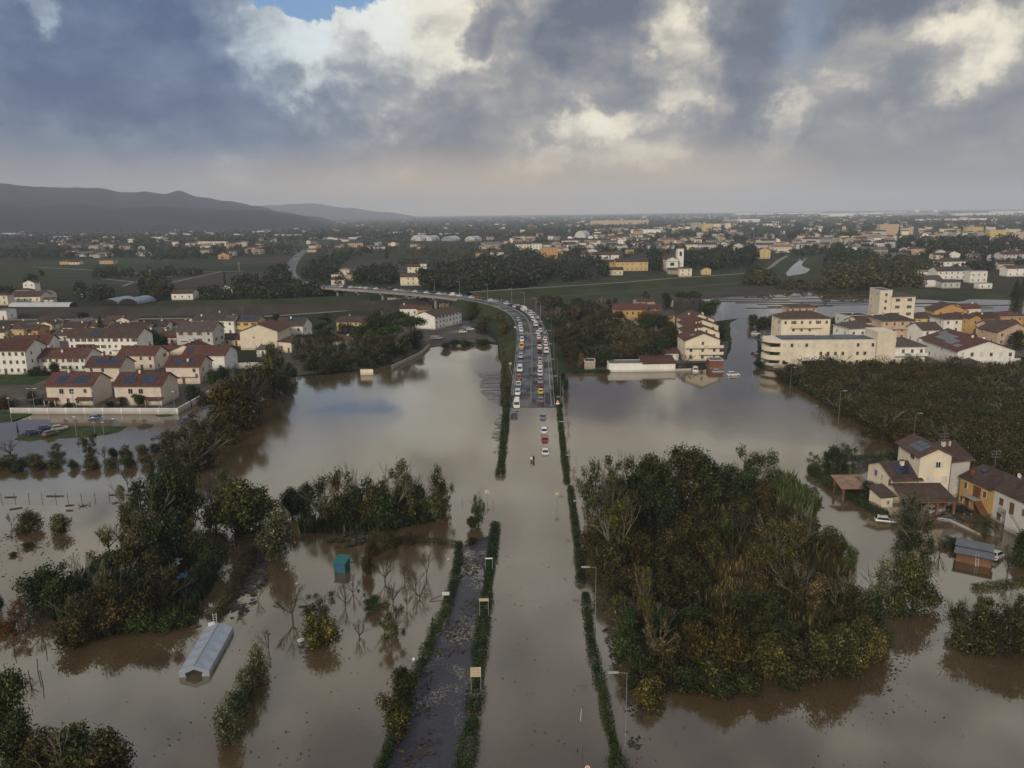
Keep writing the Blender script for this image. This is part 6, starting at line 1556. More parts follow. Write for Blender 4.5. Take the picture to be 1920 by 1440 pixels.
left = [(1225, 'van', 'white'), (1165, 'suv', 'white'), (1060, 'hatch', 'white'), (1010, 'hatch', 'bluegrey'), (965, 'sedan', 'white'), (890, 'hatch', 'red'), (800, 'van', 'white'), (732, 'sedan', 'bluegrey'), (645, 'hatch', 'silver'), (595, 'hatch', 'grey'), (537, 'van', 'orange'), (462, 'suv', 'white'), (424, 'hatch', 'blue'),
        (392, 'hatch', 'silver'), (350, 'sedan', 'white'), (322, 'hatch', 'white'), (297, 'suv', 'white'), (265, 'hatch', 'blue'), (235, 'suv', 'silver')]
lane_off_l = -4.6
g0 = road_at(0, 0)[0]
def place_road(lst, off, face, group, phr, conv):
    for i, (zy, st, pc) in enumerate(lst):
        py = 560 + zy / 6 + 2.5
        s = s_of(conv, py)
        p, an, pt = road_at(s, off, .02)
        yaw = an + (math.pi if face < 0 else 0)
        vehicle(st, pc, p, yaw + rnd.uniform(-.03, .03), pt * face, 0, f'{CN.get(pc, pc)} {STN[st]}, {ORDW[i]} from the water {phr}', group=group)
place_road(left, lane_off_l, -1, LQ, 'in the left queue', 995)
right = [(1145, 'sedan', 'grey'), (1048, 'hatch', 'yellow'), (970, 'hatch', 'red'), (925, 'sedan', 'bluegrey'), (890, 'hatch', 'blue'), (848, 'suv', 'white'), (808, 'sedan', 'white'), (750, 'sedan', 'white'), (697, 'suv', 'silver'), (590, 'hatch', 'black'), (548, 'suv', 'white'), (476, 'hatch', 'red'), (432, 'hatch', 'white'), (385, 'suv', 'white'), (290, 'van', 'white'), (236, 'suv', 'white')]
place_road(right, 2.6, 1, RQ, 'in the right queue', 1000)
slip = [(590, 'van', 'white'), (515, 'suv', 'white'), (455, 'sedan', 'white'), (412, 'hatch', 'grey'), (280, 'hatch', 'grey'), (212, 'pickup', 'silver')]
place_road(slip, 5.2, 1, SQ, 'in the slip lane', 1000)
p, an, pt = road_at(s_of(1000, 622.5), 3.9, .02); vehicle('suv', 'white', p, an, pt, 0, 'white tall car squeezed between the slip lane and right queue', group=SQ)
# the bend and the bridge: one unbroken file on the far side, a few on the near side
s0 = s_of(990, 598); s = s0 + 3; i = 0
cols = ['white', 'white', 'silver', 'white', 'black', 'white', 'blue', 'white', 'grey', 'silver', 'white', 'black', 'red', 'white', 'bluegrey']
sB = RL[next(i for i in range(len(road_c)) if P(road_c[i])[0] < 640)]
n_b = 0; bend = []
while s < sB:
    st = rnd.choice(['hatch', 'sedan', 'suv', 'hatch', 'sedan', 'van']); pc = cols[n_b % len(cols)]
    if n_b == 3: st, pc = 'camper', 'white'
    p, an, pt = road_at(s, 3.0, .02)
    vehicle(st, pc, p, an + rnd.uniform(-.03, .03), pt, 0, None, f'{CN.get(pc, pc)} {STN[st]} in the queue crossing the bridge', WQ, 'bridge')
    s += car_meshes(st)[2] + rnd.uniform(1.0, 2.6); n_b += 1
s = s0 + 2
while s < s0 + 60:
    pc = rnd.choice(['black', 'blue', 'grey', 'white', 'silver']); p, an, pt = road_at(s, 5.1, .02)
    vehicle(rnd.choice(['hatch', 'sedan']), pc, p, an, pt, 0, None, f'{CN.get(pc, pc)} car on the outer edge of the bend', WQ, 'bridge'); s += rnd.uniform(6, 9)
for (x, y, st, pc, face) in ((538, 514, 'van', 'white', -1), (549, 520, 'hatch', 'silver', 1), (552, 508, 'hatch', 'bluegrey', 1), (548, 500, 'sedan', 'white', -1), (560, 483, 'hatch', 'grey', -1), (545, 524, 'hatch', 'bluegrey', 1)):
    s_ = s_of(x, y); p, an, pt = road_at(s_, (-2.6 if face < 0 else 2.6), .02)
    vehicle(st, pc, p, an + (0 if face > 0 else math.pi), 0, 0, None, f'{CN.get(pc, pc)} {STN[st]} moving on the far bend', 'cars on the far bend of the road', 'bridge')
# in the water
def wet(px, py, st, pc, yaw, sink, label, group='cars caught in the flood', pitch=0, roll=0, z0=0.0):
    b = G(px, py, .3); return vehicle(st, pc, (b.x, b.y, -sink + z0), R(yaw), R(pitch), R(roll), label, group=group)
ra = math.degrees(road_at(0, 0)[1])
wet(964, 779, 'hatch', 'black', ra - 180, .45, 'dark car standing in water at the head of the left queue')
wet(1018, 780, 'sedan', 'bluegrey', ra, .5, 'dark blue-grey car alone just past the waterline')
wet(1020, 806, 'suv', 'white', ra, .55, 'white car directly behind the flooded red one')
wet(1021.5, 821, 'hatch', 'red', ra, .62, 'red car half sunk in the road flood')
wet(1022.5, 845, 'sedan', 'white', ra, .6, 'white car deepest on the flooded road, nearest the camera')
wet(1375, 702, 'suv', 'white', 8, .35, 'white estate car adrift at the mouth of the flooded street')
wet(1346, 695, 'hatch', 'silver', 3, .55, 'pale car half sunk before the brick shed')
wet(1303, 693, 'van', 'white', 80, .5, 'small white van with rounded back by the long garage', roll=4)
wet(1277, 690, 'hatch', 'black', 30, .4, 'dark car beside the white van at the long garage')
wet(1414, 663, 'suv', 'black', 92, .7, 'dark car swamped in the middle of the street')
wet(1417, 625, 'hatch', 'white', 4, .3, 'white car floating far up the flooded street')
wet(182, 781, 'suv', 'skyblue', 10, .8, 'bright blue car sunk to its windows by the white wall')
wet(63, 813, 'hatch', 'blue', 36, 0, 'dark blue car at the left tip of the grass island', 'cars parked on the grass island', z0=.12)
wet(86, 805, 'hatch', 'blue', 40, 0, 'dark blue car on the grass behind the others', 'cars parked on the grass island', z0=.12)
wet(96, 815, 'hatch', 'brown', 60, 0, 'small rust-brown car in the middle of the grass island group', 'cars parked on the grass island', z0=.12)
wet(112, 805, 'hatch', 'silver', 34, 0, 'silver car, rightmost on the grass island', 'cars parked on the grass island', z0=.12)
wet(1868, 1042, 'hatch', 'white', 38, .25, 'white hatchback nose-down in water beside the flat shed', pitch=-6, roll=-5)
wet(1782, 971, 'sedan', 'black', -25, .55, 'black car sunk to its windows before the carport')
wet(1798, 955, 'sedan', 'black', -55, .3, 'black car between the carport and the ochre house')
wet(1752, 955, 'hatch', 'silver', 20, .3, 'pale car sheltered beneath the carport roof')
wet(1662, 972, 'hatch', 'white', -20, .75, 'white car bonnet showing at the end of the clipped hedge')
for (x, y, pc, yw) in ((868, 624, 'white', 12), (882, 619, 'white', 14), (891, 615, 'black', 16), (822, 636, 'white', 5), (815, 636, 'silver', 4), (920, 593, 'white', 60), (915, 590, 'silver', 60), (925, 589, 'white', 60)):
    b = G(x, y, .06); vehicle('hatch', pc, (b.x, b.y, .06), R(yw), 0, 0, None, f'{pc} car parked below the embankment', 'cars parked below the road embankment', 'mid', True)
for (x, y, pc, yw) in ((1492, 700, 'white', 5), (1656, 694, 'white', 3), (1684, 694, 'white', 3), (1738, 690, 'silver', 3), (1428, 640, 'grey', 90), (1431, 634, 'silver', 90), (552, 650, 'silver', 5), (565, 648, 'white', 5), (590, 640, 'grey', 5), (1440, 626, 'grey', 5)):
    b = G(x, y, .05); vehicle('hatch', pc, (b.x, b.y, -.15), R(yw), 0, 0, None, f'{pc} car parked in the village', 'cars parked between the village buildings', 'mid', True)

# ------------------------------------------------------------------ street lamps
def lamp(px, py, label, h=9.0, arm=1.7, side_=-1, z=0.0, at=None, group='street lamps along the slip road', r_=.04, sunk=0):
    b = at or G(px, py, z)
    o = empty('street_lamp', b, 0); tag(o, label, 'street lamp', group)
    m_ = MB(); m_.tube((0, 0, -1), (0, 0, h * .5), r_ * 1.25, r_ * .95, 'galvanised', 7); m_.tube((0, 0, h * .5), (0, 0, h), r_ * .95, r_ * .7, 'galvanised', 7); m_.build('pole', o)
    if arm:
        a_ = MB(); a_.tube((0, 0, h - .03), (side_ * arm * .6, 0, h + .08), r_ * .6, r_ * .5, 'galvanised', 6); a_.build('arm', o)
        hd = MB(); x0, x1 = sorted((side_ * arm * .45, side_ * (arm * .45 + 1.15)))
        hd.hexa([(x0, -.17, h + .02), (x1, -.13, h + .02), (x1, .13, h + .02), (x0, .17, h + .02), (x0 + .05, -.13, h + .17), (x1 - .05, -.09, h + .17), (x1 - .05, .09, h + .17), (x0 + .05, .13, h + .17)], 'lamp_shell'); hd.build('lamp_head', o)
    else:
        hd = MB(); hd.box(-.35, .35, -.16, .16, h, h + .14, 'plastic_white'); hd.build('lamp_head', o)
    return o
heads = [(1154, 1262, 9), (1101, 1064, 9), (1084, 940, 9), (1069, 854, 9), (1055, 791, 9), (1048.5, 744.5, 9), (1043, 705.5, 9), (1038, 673.7, 9.7), (1033, 645, 10.4), (1031.5, 620, 11.5), (1028, 598, 12.6)]
lamp_lb = ['nearest street lamp, rising from the water beside the lowest bush', 'second street lamp from the camera, by the yellow spire tree', 'third street lamp from the camera, before the copse corner', 'fourth street lamp, level with the deepest white car', 'fifth street lamp, over the flooded verge', 'sixth street lamp, beside the warning triangle', 'seventh street lamp from the camera, on the green verge', 'eighth street lamp, above the slip lane', 'ninth street lamp, by the white van queue', 'tenth street lamp, at the start of the bend', 'eleventh street lamp, highest along the slip lane']
for (x, y, z), lb_ in zip(heads, lamp_lb):
    g = G(x, y, z); lamp(0, 0, lb_, z + .0, 1.9, -1, 0, Vector((g.x + 1.2, g.y, 0)))
for i, (x, y) in enumerate(((1022, 562), (1026, 578), (925, 548), (970, 552), (900, 545), (880, 540), (1018, 572))):
    s_ = s_of(*[(1000, 600), (985, 592), (900, 563), (940, 572), (850, 556), (800, 552), (960, 580)][i]); p, an, _ = road_at(s_, 6.3)
    lamp(0, 0, ['lamp at the outside of the bend, right of the camper', 'lamp at the tightest part of the bend', 'lamp over the middle of the bridge queue', 'lamp between the bend and the bridge', 'lamp at the near end of the viaduct', 'lamp over the far half of the viaduct', 'lamp behind the camper van on the bend'][i], 8.5, 1.6, -1, 0, Vector(p), 'street lamps along the bridge', .11)
lamp(1571.5, 795, 'lone street lamp rising from open water by the thicket', 9, 1.2, 1, group='street lamps in the right-hand flood')
lamp(1481, 736, 'street lamp at the upper corner of the thicket edge', 8, 1.3, 1, group='street lamps in the right-hand flood')
lamp(1410, 716, 'thin lamp standing in the mouth of the flooded street', 9.5, .9, 1, group='street lamps in the right-hand flood')
lamp(1710, 845, 'street lamp just behind the blue panelled roof', 9, 1.1, 1, group='street lamps in the right-hand flood')
for (x, y, h_, lb_) in ((1375, 679, 8, 'left lamp of the pair by the stepped houses'), (1384, 660, 8, 'right lamp of the pair by the stepped houses'), (1355, 607, 7, 'far lamp before the flooded fields'), (1382, 606, 7, 'small lamp where the street meets the far flood'), (1892, 680, 10, 'tall pole before the solar roofed house')): lamp(x, y, lb_, h_, .9, -1, group='street lamps in the right-hand flood')
for (x, y, h_, lb_, arm) in ((66, 772, 7, 'double-armed lamp behind the left end of the white wall', 1.3), (22, 792, 7, 'street lamp on the left verge by the water', 0), (144, 820, 5.5, 'thin post on the front of the grass island', 0), (179, 821, 5.5, 'thin post beside the island shore', 0), (195, 816, 3.5, 'short post on the grass island', 0), (140, 772, 6, 'slim lamp in front of the first pink house', 0), (178, 774, 6.5, 'slim lamp between the two pink houses', 0), (300, 772, 6, 'slim lamp by the second pink house', 0), (328, 772, 6, 'slim lamp at the corner of the white wall', 0), (214, 802, 2.5, 'leaning short post in the flooded street', 0)):
    o = lamp(x, y, lb_, h_, arm, -1, group='lamps and posts around the flooded car park', r_=.06)
    if arm:
        hd = MB(); hd.box(.3, 1.3, -.14, .14, h_ + .0, h_ + .14, 'plastic_white'); hd.build('lamp_head', o)
# masts on the far plain
for (x, y, yt, lb_) in ((1413, 449, 427, 'thin white mast above the town roofs'), (283, 526, 507, 'pale power pole in the left fields'), (449, 508, 493, 'thin pole at the edge of the ploughed field'), (829, 540, 527, 'lamp post beyond the viaduct')):
    b = G(x, y); h_ = Hpx(x, y, yt); m_ = MB(); m_.tube((0, 0, -.3), (0, 0, h_), .35, .22, 'galvanised', 6); m_.box(-1.2, 1.2, -.2, .2, h_, h_ + .5, 'galvanised')
    tag(m_.build('mast', None, b), lb_, 'mast')

# ------------------------------------------------------------------ road signs
def glyphs(mb, rows_, x0, z0, w_, h_, y, mat):
    n = len(rows_[0]); m_ = len(rows_)
    for j, row in enumerate(rows_):
        for i, ch in enumerate(row):
            if ch == '#': mb.box(x0 + w_ * i / n, x0 + w_ * (i + .999) / n, y - .006, y, z0 + h_ * (m_ - 1 - j) / m_, z0 + h_ * (m_ - j - .001) / m_, mat)
def sign(px, py, name, label, w_, h_, ztop, legs=2, mat='sign_cream', frame=None, deco=None, z=0.0, rz=0.0, group='road signs along the flooded road'):
    b = G(px, py, z); o = empty(name, b, rz); tag(o, label, 'road sign', group)
    for s_ in ((-1, 1) if legs == 2 else (0,)):
        l_ = MB(); l_.tube((s_ * w_ * .46, .06, -1), (s_ * w_ * .46, .06, ztop), .045, .045, 'galvanised', 6); l_.build('post', o)
    pb = MB(); pb.box(-w_ / 2, w_ / 2, -.02, .02, ztop - h_, ztop, mat); pn = pb.build('panel', o)
    if deco:
        d = MB(); deco(d, w_, h_, ztop); d.build('lettering' if name != 'street_flag' else 'emblem', pn)
    return o
def board_lines(d, w_, h_, zt):
    for k in range(1, 4): d.box(-w_ / 2 + .02, w_ / 2 - .02, -.032, -.021, zt - h_ * k / 4 - .025, zt - h_ * k / 4, 'timber')
sign(893, 1308, 'road_sign', 'large square cream sign board on two posts', 1.25, 1.25, 4.0, 2, 'sign_cream', deco=board_lines)
o = sign(908, 1162, 'road_sign', 'framed sign with a narrow cream panel over a dark gap', 1.35, .45, 3.3, 2, 'sign_cream')
f_ = MB(); f_.box(-.7, .7, .03, .09, 3.56, 3.62, 'metal_dark'); f_.box(-.7, .7, .03, .09, 2.1, 2.15, 'metal_dark'); f_.build('frame', o)
sign(917, 1072, 'road_sign', 'thin white sign plate on the left hedge', 1.2, .2, 2.4, 2, 'sign_white')
sign(1044.5, 950, 'road_sign', 'small pale yellow sign alone in the flooded road', .75, .55, 2.9, 1, 'sign_cream', deco=lambda d, w_, h_, zt: d.box(-w_ / 2 + .04, w_ / 2 - .04, -.032, -.021, zt - h_ * .5, zt - h_ * .42, 'sign_yellow'))
def tri(label, px, py, zt, sz, mat, z=0.0, flip=False, plate=False, group='road signs along the flooded road'):
    b = G(px, py, z); o = empty('warning_sign', b); tag(o, label, 'road sign', group)
    l_ = MB(); l_.tube((0, .05, -1), (0, .05, zt), .04, .04, 'galvanised', 6); l_.build('post', o)
    t_ = MB(); q = [(-sz / 2, zt - sz * .87), (sz / 2, zt - sz * .87), (0, zt)]
    t_.v += [(x, -.02, z_) for x, z_ in q] + [(x, .02, z_) for x, z_ in q]
    for f_ in ((0, 1, 2), (5, 4, 3), (0, 3, 4, 1), (1, 4, 5, 2), (2, 5, 3, 0)): t_.f.append(f_); t_.m.append(t_.mi('sign_red'))
    pn = t_.build('panel', o)
    i_ = MB(); c_ = (0, zt - sz * .58); i_.poly([(c_[0] + (x - c_[0]) * .7, -.026, c_[1] + (z_ - c_[1]) * .7) for x, z_ in q], mat); i_.build('sign_face', pn)
    if plate:
        p_ = MB(); p_.box(-sz * .45, sz * .45, -.02, .02, zt - sz * 1.35, zt - sz * .92, 'sign_white'); p_.build('plate', o)
    return o
tri('warning triangle with white plate on the right verge', 1045.5, 765, 2.6, 1.1, 'sign_cream', .2, plate=True)
# white flag-like sign seen at an angle with a red mark
b = G(914, 940); o = empty('road_sign', b, R(38)); tag(o, 'tilted white sign with a red mark beside the thin pale tree', 'road sign')
l_ = MB(); l_.tube((0, .05, -1), (0, .05, 2.6), .04, .04, 'galvanised', 6); l_.build('post', o)
p_ = MB(); p_.hexa([(-.5, -.02, 1.75), (.5, -.02, 1.5), (.5, .02, 1.5), (-.5, .02, 1.75), (-.5, -.02, 2.6), (.5, -.02, 2.1), (.5, .02, 2.1), (-.5, .02, 2.6)], 'sign_white'); pn = p_.build('panel', o)
p_ = MB(); p_.hexa([(.0, -.04, 1.85), (.2, -.04, 1.8), (.2, -.022, 1.8), (0, -.022, 1.85), (0, -.04, 2.1), (.2, -.04, 2.0), (.2, -.022, 2.0), (0, -.022, 2.1)], 'sign_red'); p_.build('mark', pn)
sign(957, 691, 'road_sign', 'orange-backed sign panel on the left embankment', .9, .7, 2.2, 1, 'sign_cream', z=1.0, deco=lambda d, w_, h_, zt: d.box(-w_ / 2 + .05, w_ / 2 - .05, -.032, -.021, zt - .3, zt - .08, 'sign_yellow'))
sign(966, 619, 'road_sign', 'small white sign at the left side of the climbing road', .9, .6, 1.6, 1, 'sign_white', z=3.6)
# round speed limit sign cut by the bottom of the picture
b = G(1101, 1492); zt = Hpx(1101, 1492, 1434)
o = empty('speed_limit_sign', b); tag(o, 'round red-rimmed speed limit sign cut by the bottom edge', 'road sign')
l_ = MB(); l_.tube((0, .06, -1), (0, .06, zt - .1), .04, .04, 'galvanised', 6); l_.build('post', o)
d_ = MB(); d_.tube((0, .02, zt - .32), (0, -.02, zt - .32), .32, .32, 'sign_red', 24); pn = d_.build('panel', o)
d_ = MB(); d_.tube((0, -.021, zt - .32), (0, -.026, zt - .32), .235, .235, 'sign_white', 24)
glyphs(d_, ['####.####', '#....#..#', '####.#..#', '...#.#..#', '...#.#..#', '####.####'], -.16, zt - .45, .32, .26, -.028, 'black'); d_.build('sign_face', pn)
for (x, y, h_, lb_) in ((924, 950, 1.3, 'thin leaning stick in the flood by the white sign'), (866, 945, 1.0, 'faint stick standing in open flood'), (1088, 1352, 1.6, 'white marker stick leaning from the flooded road'), (1091, 1416, 1.2, 'second thin stick in the flooded road')):
    b = G(x, y); m_ = MB(); m_.tube((0, 0, -.5), (.12, 0, h_), .035, .025, 'plastic_white' if 'white marker' in lb_ else 'metal_dark', 5); tag(m_.build('stick', None, b), lb_, 'stick')
b = G(957, 760, .3); m_ = MB(); pts = resample([G(955, 690, 1.6), G(960, 705, 1.1), G(962, 720, .8), G(961, 745, .3)], 2)
for a_, c_ in zip(pts, pts[1:]): m_.tube(a_ + Vector((0, 0, .7)), c_ + Vector((0, 0, .7)), .06, .06, 'galvanised', 5)
tag(m_.build('handrail'), 'bent pale rail on the left shoulder near the orange sign', 'rail')

# ------------------------------------------------------------------ people
def person(px, py, z, yaw, label, top, legs, pose='stand', skin='skin', hair='black', sink=0.0):
    b = G(px, py, z); o = empty('person', (b.x, b.y, z - sink), yaw); tag(o, label, 'person')
    sw = .16 if pose == 'walk' else .04; lean = .12 if pose == 'bend' else .0
    V_ = {'pel': (0, 0, .94), 'chest': (0, lean + .01, 1.32), 'neck': (0, lean + .03, 1.50), 'head': (0, lean + .05, 1.60), 'top': (0, lean + .05, 1.74)}
    co = [V_[k] for k in ('pel', 'chest', 'neck', 'head', 'top')]; ra_ = [(.15, .11), (.18, .12), (.06, .06), (.085, .10), (.055, .07)]; ed = [(0, 1), (1, 2), (2, 3), (3, 4)]
    for s_ in (-1, 1):
        k = len(co); f_ = sw * s_
        co += [(s_ * .10, 0, .88), (s_ * .11, f_ * .5 + .02, .48), (s_ * .11, f_ - .02, .08), (s_ * .12, f_ + .14, .04)]; ra_ += [(.10, .10), (.065, .07), (.045, .05), (.04, .035)]; ed += [(0, k), (k, k + 1), (k + 1, k + 2), (k + 2, k + 3)]
        k = len(co); a_ = -f_
        co += [(s_ * .19, lean, 1.42), (s_ * .25, lean + a_ * .4 - .02, 1.14), (s_ * .24, lean + a_ + .10, .90), (s_ * .235, lean + a_ + .13, .80)]; ra_ += [(.06, .06), (.045, .045), (.03, .03), (.04, .02)]; ed += [(1, k), (k, k + 1), (k + 1, k + 2), (k + 2, k + 3)]
        kk = k + 3
        for q in range(5):
            co.append((s_ * (.225 + .012 * (q == 0)), lean + a_ + .09 + .022 * q, .72 + (.05 if q == 0 else .01 * abs(q - 2)))); ra_.append((.009, .009)); ed.append((kk, len(co) - 1))
    def skinned(nm, co, ra_, ed, mat, parent):
        me = bpy.data.meshes.new(nm); me.from_pydata(co, ed, []); ob = link(nm, me, parent)
        md = ob.modifiers.new('skin', 'SKIN'); md.use_smooth_shade = True
        for v, r_ in zip(me.skin_vertices[0].data if me.skin_vertices else [], ra_): v.radius = r_
        return ob
    me = bpy.data.meshes.new('body'); me.from_pydata(co, ed, []); me.materials.append(M[skin]); ob = link('body', me, o)
    bpy.context.view_layer.objects.active = ob
    md = ob.modifiers.new('skin', 'SKIN'); md.use_smooth_shade = True
    lay = me.skin_vertices
    if not len(lay):
        try: me.attributes.new('skin', 'FLOAT', 'POINT')
        except Exception: pass
    if len(me.skin_vertices):
        for v, r_ in zip(me.skin_vertices[0].data, ra_): v.radius = r_
        me.skin_vertices[0].data[0].use_root = True
    ob.modifiers.new('sub', 'SUBSURF').levels = 1; ob.modifiers['sub'].render_levels = 1
    # clothing as fitted sleeves and shells around the body
    sh = MB(); n = 12
    def shell(mb, rings, mat):
        k0 = len(mb.v)
        for (cx, cy, cz, rx, ry) in rings:
            for i in range(n): a = 2 * math.pi * i / n; mb.v.append((cx + rx * math.cos(a), cy + ry * math.sin(a), cz))
        for j in range(len(rings) - 1):
            for i in range(n):
                i2 = (i + 1) % n; mb.f.append((k0 + j * n + i, k0 + j * n + i2, k0 + (j + 1) * n + i2, k0 + (j + 1) * n + i)); mb.m.append(mb.mi(mat))
    shell(sh, [(0, 0, .84, .185, .145), (0, lean * .3, 1.05, .18, .14), (0, lean * .8, 1.3, .215, .155), (0, lean, 1.44, .18, .12), (0, lean + .03, 1.52, .075, .075)], top)
    for s_ in (-1, 1):
        a_ = -sw * s_; sh.tube((s_ * .18, lean, 1.44), (s_ * .25, lean + a_ * .4 - .02, 1.13), .075, .062, top, 9); sh.tube((s_ * .25, lean + a_ * .4 - .02, 1.14), (s_ * .24, lean + a_ + .09, .92), .062, .045, top, 9)
    sh.build('jacket', o)
    tr = MB(); shell(tr, [(0, 0, .80, .17, .13), (0, 0, .96, .17, .135)], legs)
    for s_ in (-1, 1):
        f_ = sw * s_; tr.tube((s_ * .09, 0, .9), (s_ * .11, f_ * .5 + .02, .48), .115, .085, legs, 10); tr.tube((s_ * .11, f_ * .5 + .02, .48), (s_ * .11, f_ - .02, .1), .085, .065, legs, 10)
        tr.box(s_ * .11 - .05, s_ * .11 + .05, f_ - .08, f_ + .2, 0, .1, 'black')
    tr.build('trousers', o)
    hr = MB(); shell(hr, [(0, lean + .02, 1.60, .088, .095), (0, lean + .025, 1.68, .10, .11), (0, lean + .03, 1.75, .075, .085), (0, lean + .03, 1.79, .02, .02)], hair); hr.build('hair', o)
    fc = MB(); yb = lean + .145
    for s_ in (-1, 1): fc.box(s_ * .035 - .012, s_ * .035 + .012, yb - .01, yb + .006, 1.635, 1.65, 'black')
    fc.box(-.012, .012, yb - .01, yb + .025, 1.59, 1.63, skin); fc.box(-.025, .025, yb - .012, yb + .004, 1.565, 1.572, 'sign_red'); fc.build('face', o)
    return o
person(996.5, 865, 0, R(180 + 8), 'person in a white top wading beside another on the flooded road', 'cloth_white', 'cloth_dark', 'walk', sink=.42)
person(1000.5, 864, 0, R(170), 'person in dark clothes wading beside the one in white', 'cloth_dark', 'cloth_dark', 'walk', sink=.42)
p_, a_, _ = road_at(s_of(997, 709), 0); q_ = P(p_)
person(996, 709, p_.z + .01, R(180), 'person in black walking down the dry middle lane', 'cloth_dark', 'cloth_dark', 'walk')
p_, a_, _ = road_at(s_of(987, 634), 0)
person(986, 634, p_.z + .01, R(170), 'person in black far up the left carriageway', 'cloth_dark', 'cloth_dark', 'stand')

# ------------------------------------------------------------------ walls, sheds and garden things
def lowwall(name, px, h, th, mat, label, cap='wall_white', ribs=0, z=0.0):
    pts = []; G_ = [G(x, y, z) for x, y in px]
    o = empty(name, G_[0]); tag(o, label, 'wall')
    inv = G_[0]
    q = [p - inv for p in G_]
    w_ = MB(); pr = None
    sd_ = side(q); k = len(q)
    for i in range(k - 1):
        a, b_ = q[i], q[i + 1]; d = (b_ - a).normalized(); s_ = Vector((d.y, -d.x, 0)) * th / 2
        w_.hexa([a - s_ + Vector((0, 0, -.8)), a + s_ + Vector((0, 0, -.8)), b_ + s_ + Vector((0, 0, -.8)), b_ - s_ + Vector((0, 0, -.8)), a - s_ + Vector((0, 0, h)), a + s_ + Vector((0, 0, h)), b_ + s_ + Vector((0, 0, h)), b_ - s_ + Vector((0, 0, h))], mat)
    w_.build('wall', o)
    c_ = MB()
    for i in range(k - 1):
        a, b_ = q[i], q[i + 1]; d = (b_ - a).normalized(); s_ = Vector((d.y, -d.x, 0)) * (th / 2 + .05); u0, u1 = Vector((0, 0, h + .003)), Vector((0, 0, h + .09))
        c_.hexa([a - s_ + u0, a + s_ + u0, b_ + s_ + u0, b_ - s_ + u0, a - s_ + u1, a + s_ + u1, b_ + s_ + u1, b_ - s_ + u1], cap)
    c_.build('coping', o)
    if ribs:
        for i in range(k - 1):
            a, b_ = q[i], q[i + 1]; n = max(1, int((b_ - a).length / ribs))
            for j in range(n + 1):
                p = a.lerp(b_, j / n); r_ = MB(); r_.box(-.2, .2, -th / 2 - .07, th / 2 + .07, -.6, h + .16, cap)
                ob = r_.build('pier', o); ob.location = p
    return o
lowwall('boundary_wall', [(22, 775.5), (333, 776)], 1.6, .25, 'wall_greywhite', 'long white boundary wall in front of the pink houses', ribs=5.5)
lowwall('boundary_wall', [(333.5, 776), (358, 762), (392, 742)], 1.6, .25, 'wall_greywhite', 'white wall running back from the corner by the autumn tree', ribs=6)
lowwall('boundary_wall', [(440, 690), (500, 688)], 1.8, .25, 'wall_greywhite', 'white wall behind the tall olive tree', ribs=0)
lowwall('boundary_wall', [(1450, 690), (1735, 689)], 1.2, .2, 'wall_stone', 'pale wall with small trees before the long cream block', cap='wall_stone')
lowwall('boundary_wall', [(735, 692), (760, 680), (790, 665), (806, 650)], 1.3, .2, 'wall_stone', 'stone wall below the umbrella pines', cap='wall_stone')
lowwall('boundary_wall', [(676, 703), (700, 702.5)], 2.0, .3, 'wall_cream', 'short cream wall at the waterline under dark trees', cap='wall_stone')
lowwall('boundary_wall', [(1266, 696), (1296, 695)], .7, .25, 'wall_greywhite', 'low kerb wall right of the white garages')
lowwall('garden_wall', [(1760, 968), (1838, 1004)], .25, .2, 'wall_greywhite', 'low white kerb crossing the flooded yard to the palm')
lowwall('garden_wall', [(1849, 1000), (1862, 1005)], 1.1, .3, 'wall_greywhite', 'short white gate wall behind the palm')
# polytunnel
a, b_ = G(365, 1269), G(412, 1186)
ax = (b_ - a); L = ax.length; an = math.atan2(ax.y, ax.x)
o = empty('greenhouse', a, an); tag(o, 'translucent plastic greenhouse with torn left side standing in water', 'greenhouse')
m, t, bs = principled('poly_film', .35, .4)
bs.inputs['Base Color'].default_value = (.30, .35, .42, 1); bs.inputs['Alpha'].default_value = .88
hw = 1.85; prof = [(-hw, -.3), (-hw, .75), (0, 1.45), (hw, .75), (hw, -.3)]
fm = MB(); n = 5
for i in range(n):
    x0, x1 = L * i / n + .03, L * (i + 1) / n - .03; xm = (x0 + x1) / 2
    for j in range(4):
        (ya, za), (yb, zb) = prof[j], prof[j + 1]
        sag = .10 if j in (1, 2) else .03
        fm.poly([(x0, ya, za), (xm, ya, za), (xm, (ya + yb) / 2, (za + zb) / 2 - sag), (x0, (ya + yb) / 2, (za + zb) / 2)], 'poly_film')
        fm.poly([(xm, ya, za), (x1, ya, za), (x1, (ya + yb) / 2, (za + zb) / 2), (xm, (ya + yb) / 2, (za + zb) / 2 - sag)], 'poly_film')
        fm.poly([(x0, (ya + yb) / 2, (za + zb) / 2), (xm, (ya + yb) / 2, (za + zb) / 2 - sag), (xm, yb, zb), (x0, yb, zb)], 'poly_film')
        fm.poly([(xm, (ya + yb) / 2, (za + zb) / 2 - sag), (x1, (ya + yb) / 2, (za + zb) / 2), (x1, yb, zb), (xm, yb, zb)], 'poly_film')
fm.poly([(L, y, z) for y, z in prof], 'poly_film'); fm.poly([(0, -hw, .75), (0, -hw + .5, .45), (0, 0, 1.0), (0, hw - .5, .45), (0, hw, .75), (0, 0, 1.45)], 'poly_film')
fm.build('plastic_cover', o)
for i in range(n + 1):
    hm = MB()
    for j in range(4):
        (ya, za), (yb, zb) = prof[j], prof[j + 1]; hm.tube((L * i / n, ya, za + .03), (L * i / n, yb, zb + .03), .035, .035, 'galvanised', 5)
    hm.build('hoop', o)
rg = MB(); rg.tube((0, 0, 1.48), (L, 0, 1.48), .04, .04, 'galvanised', 5); rg.build('ridge_bar', o)
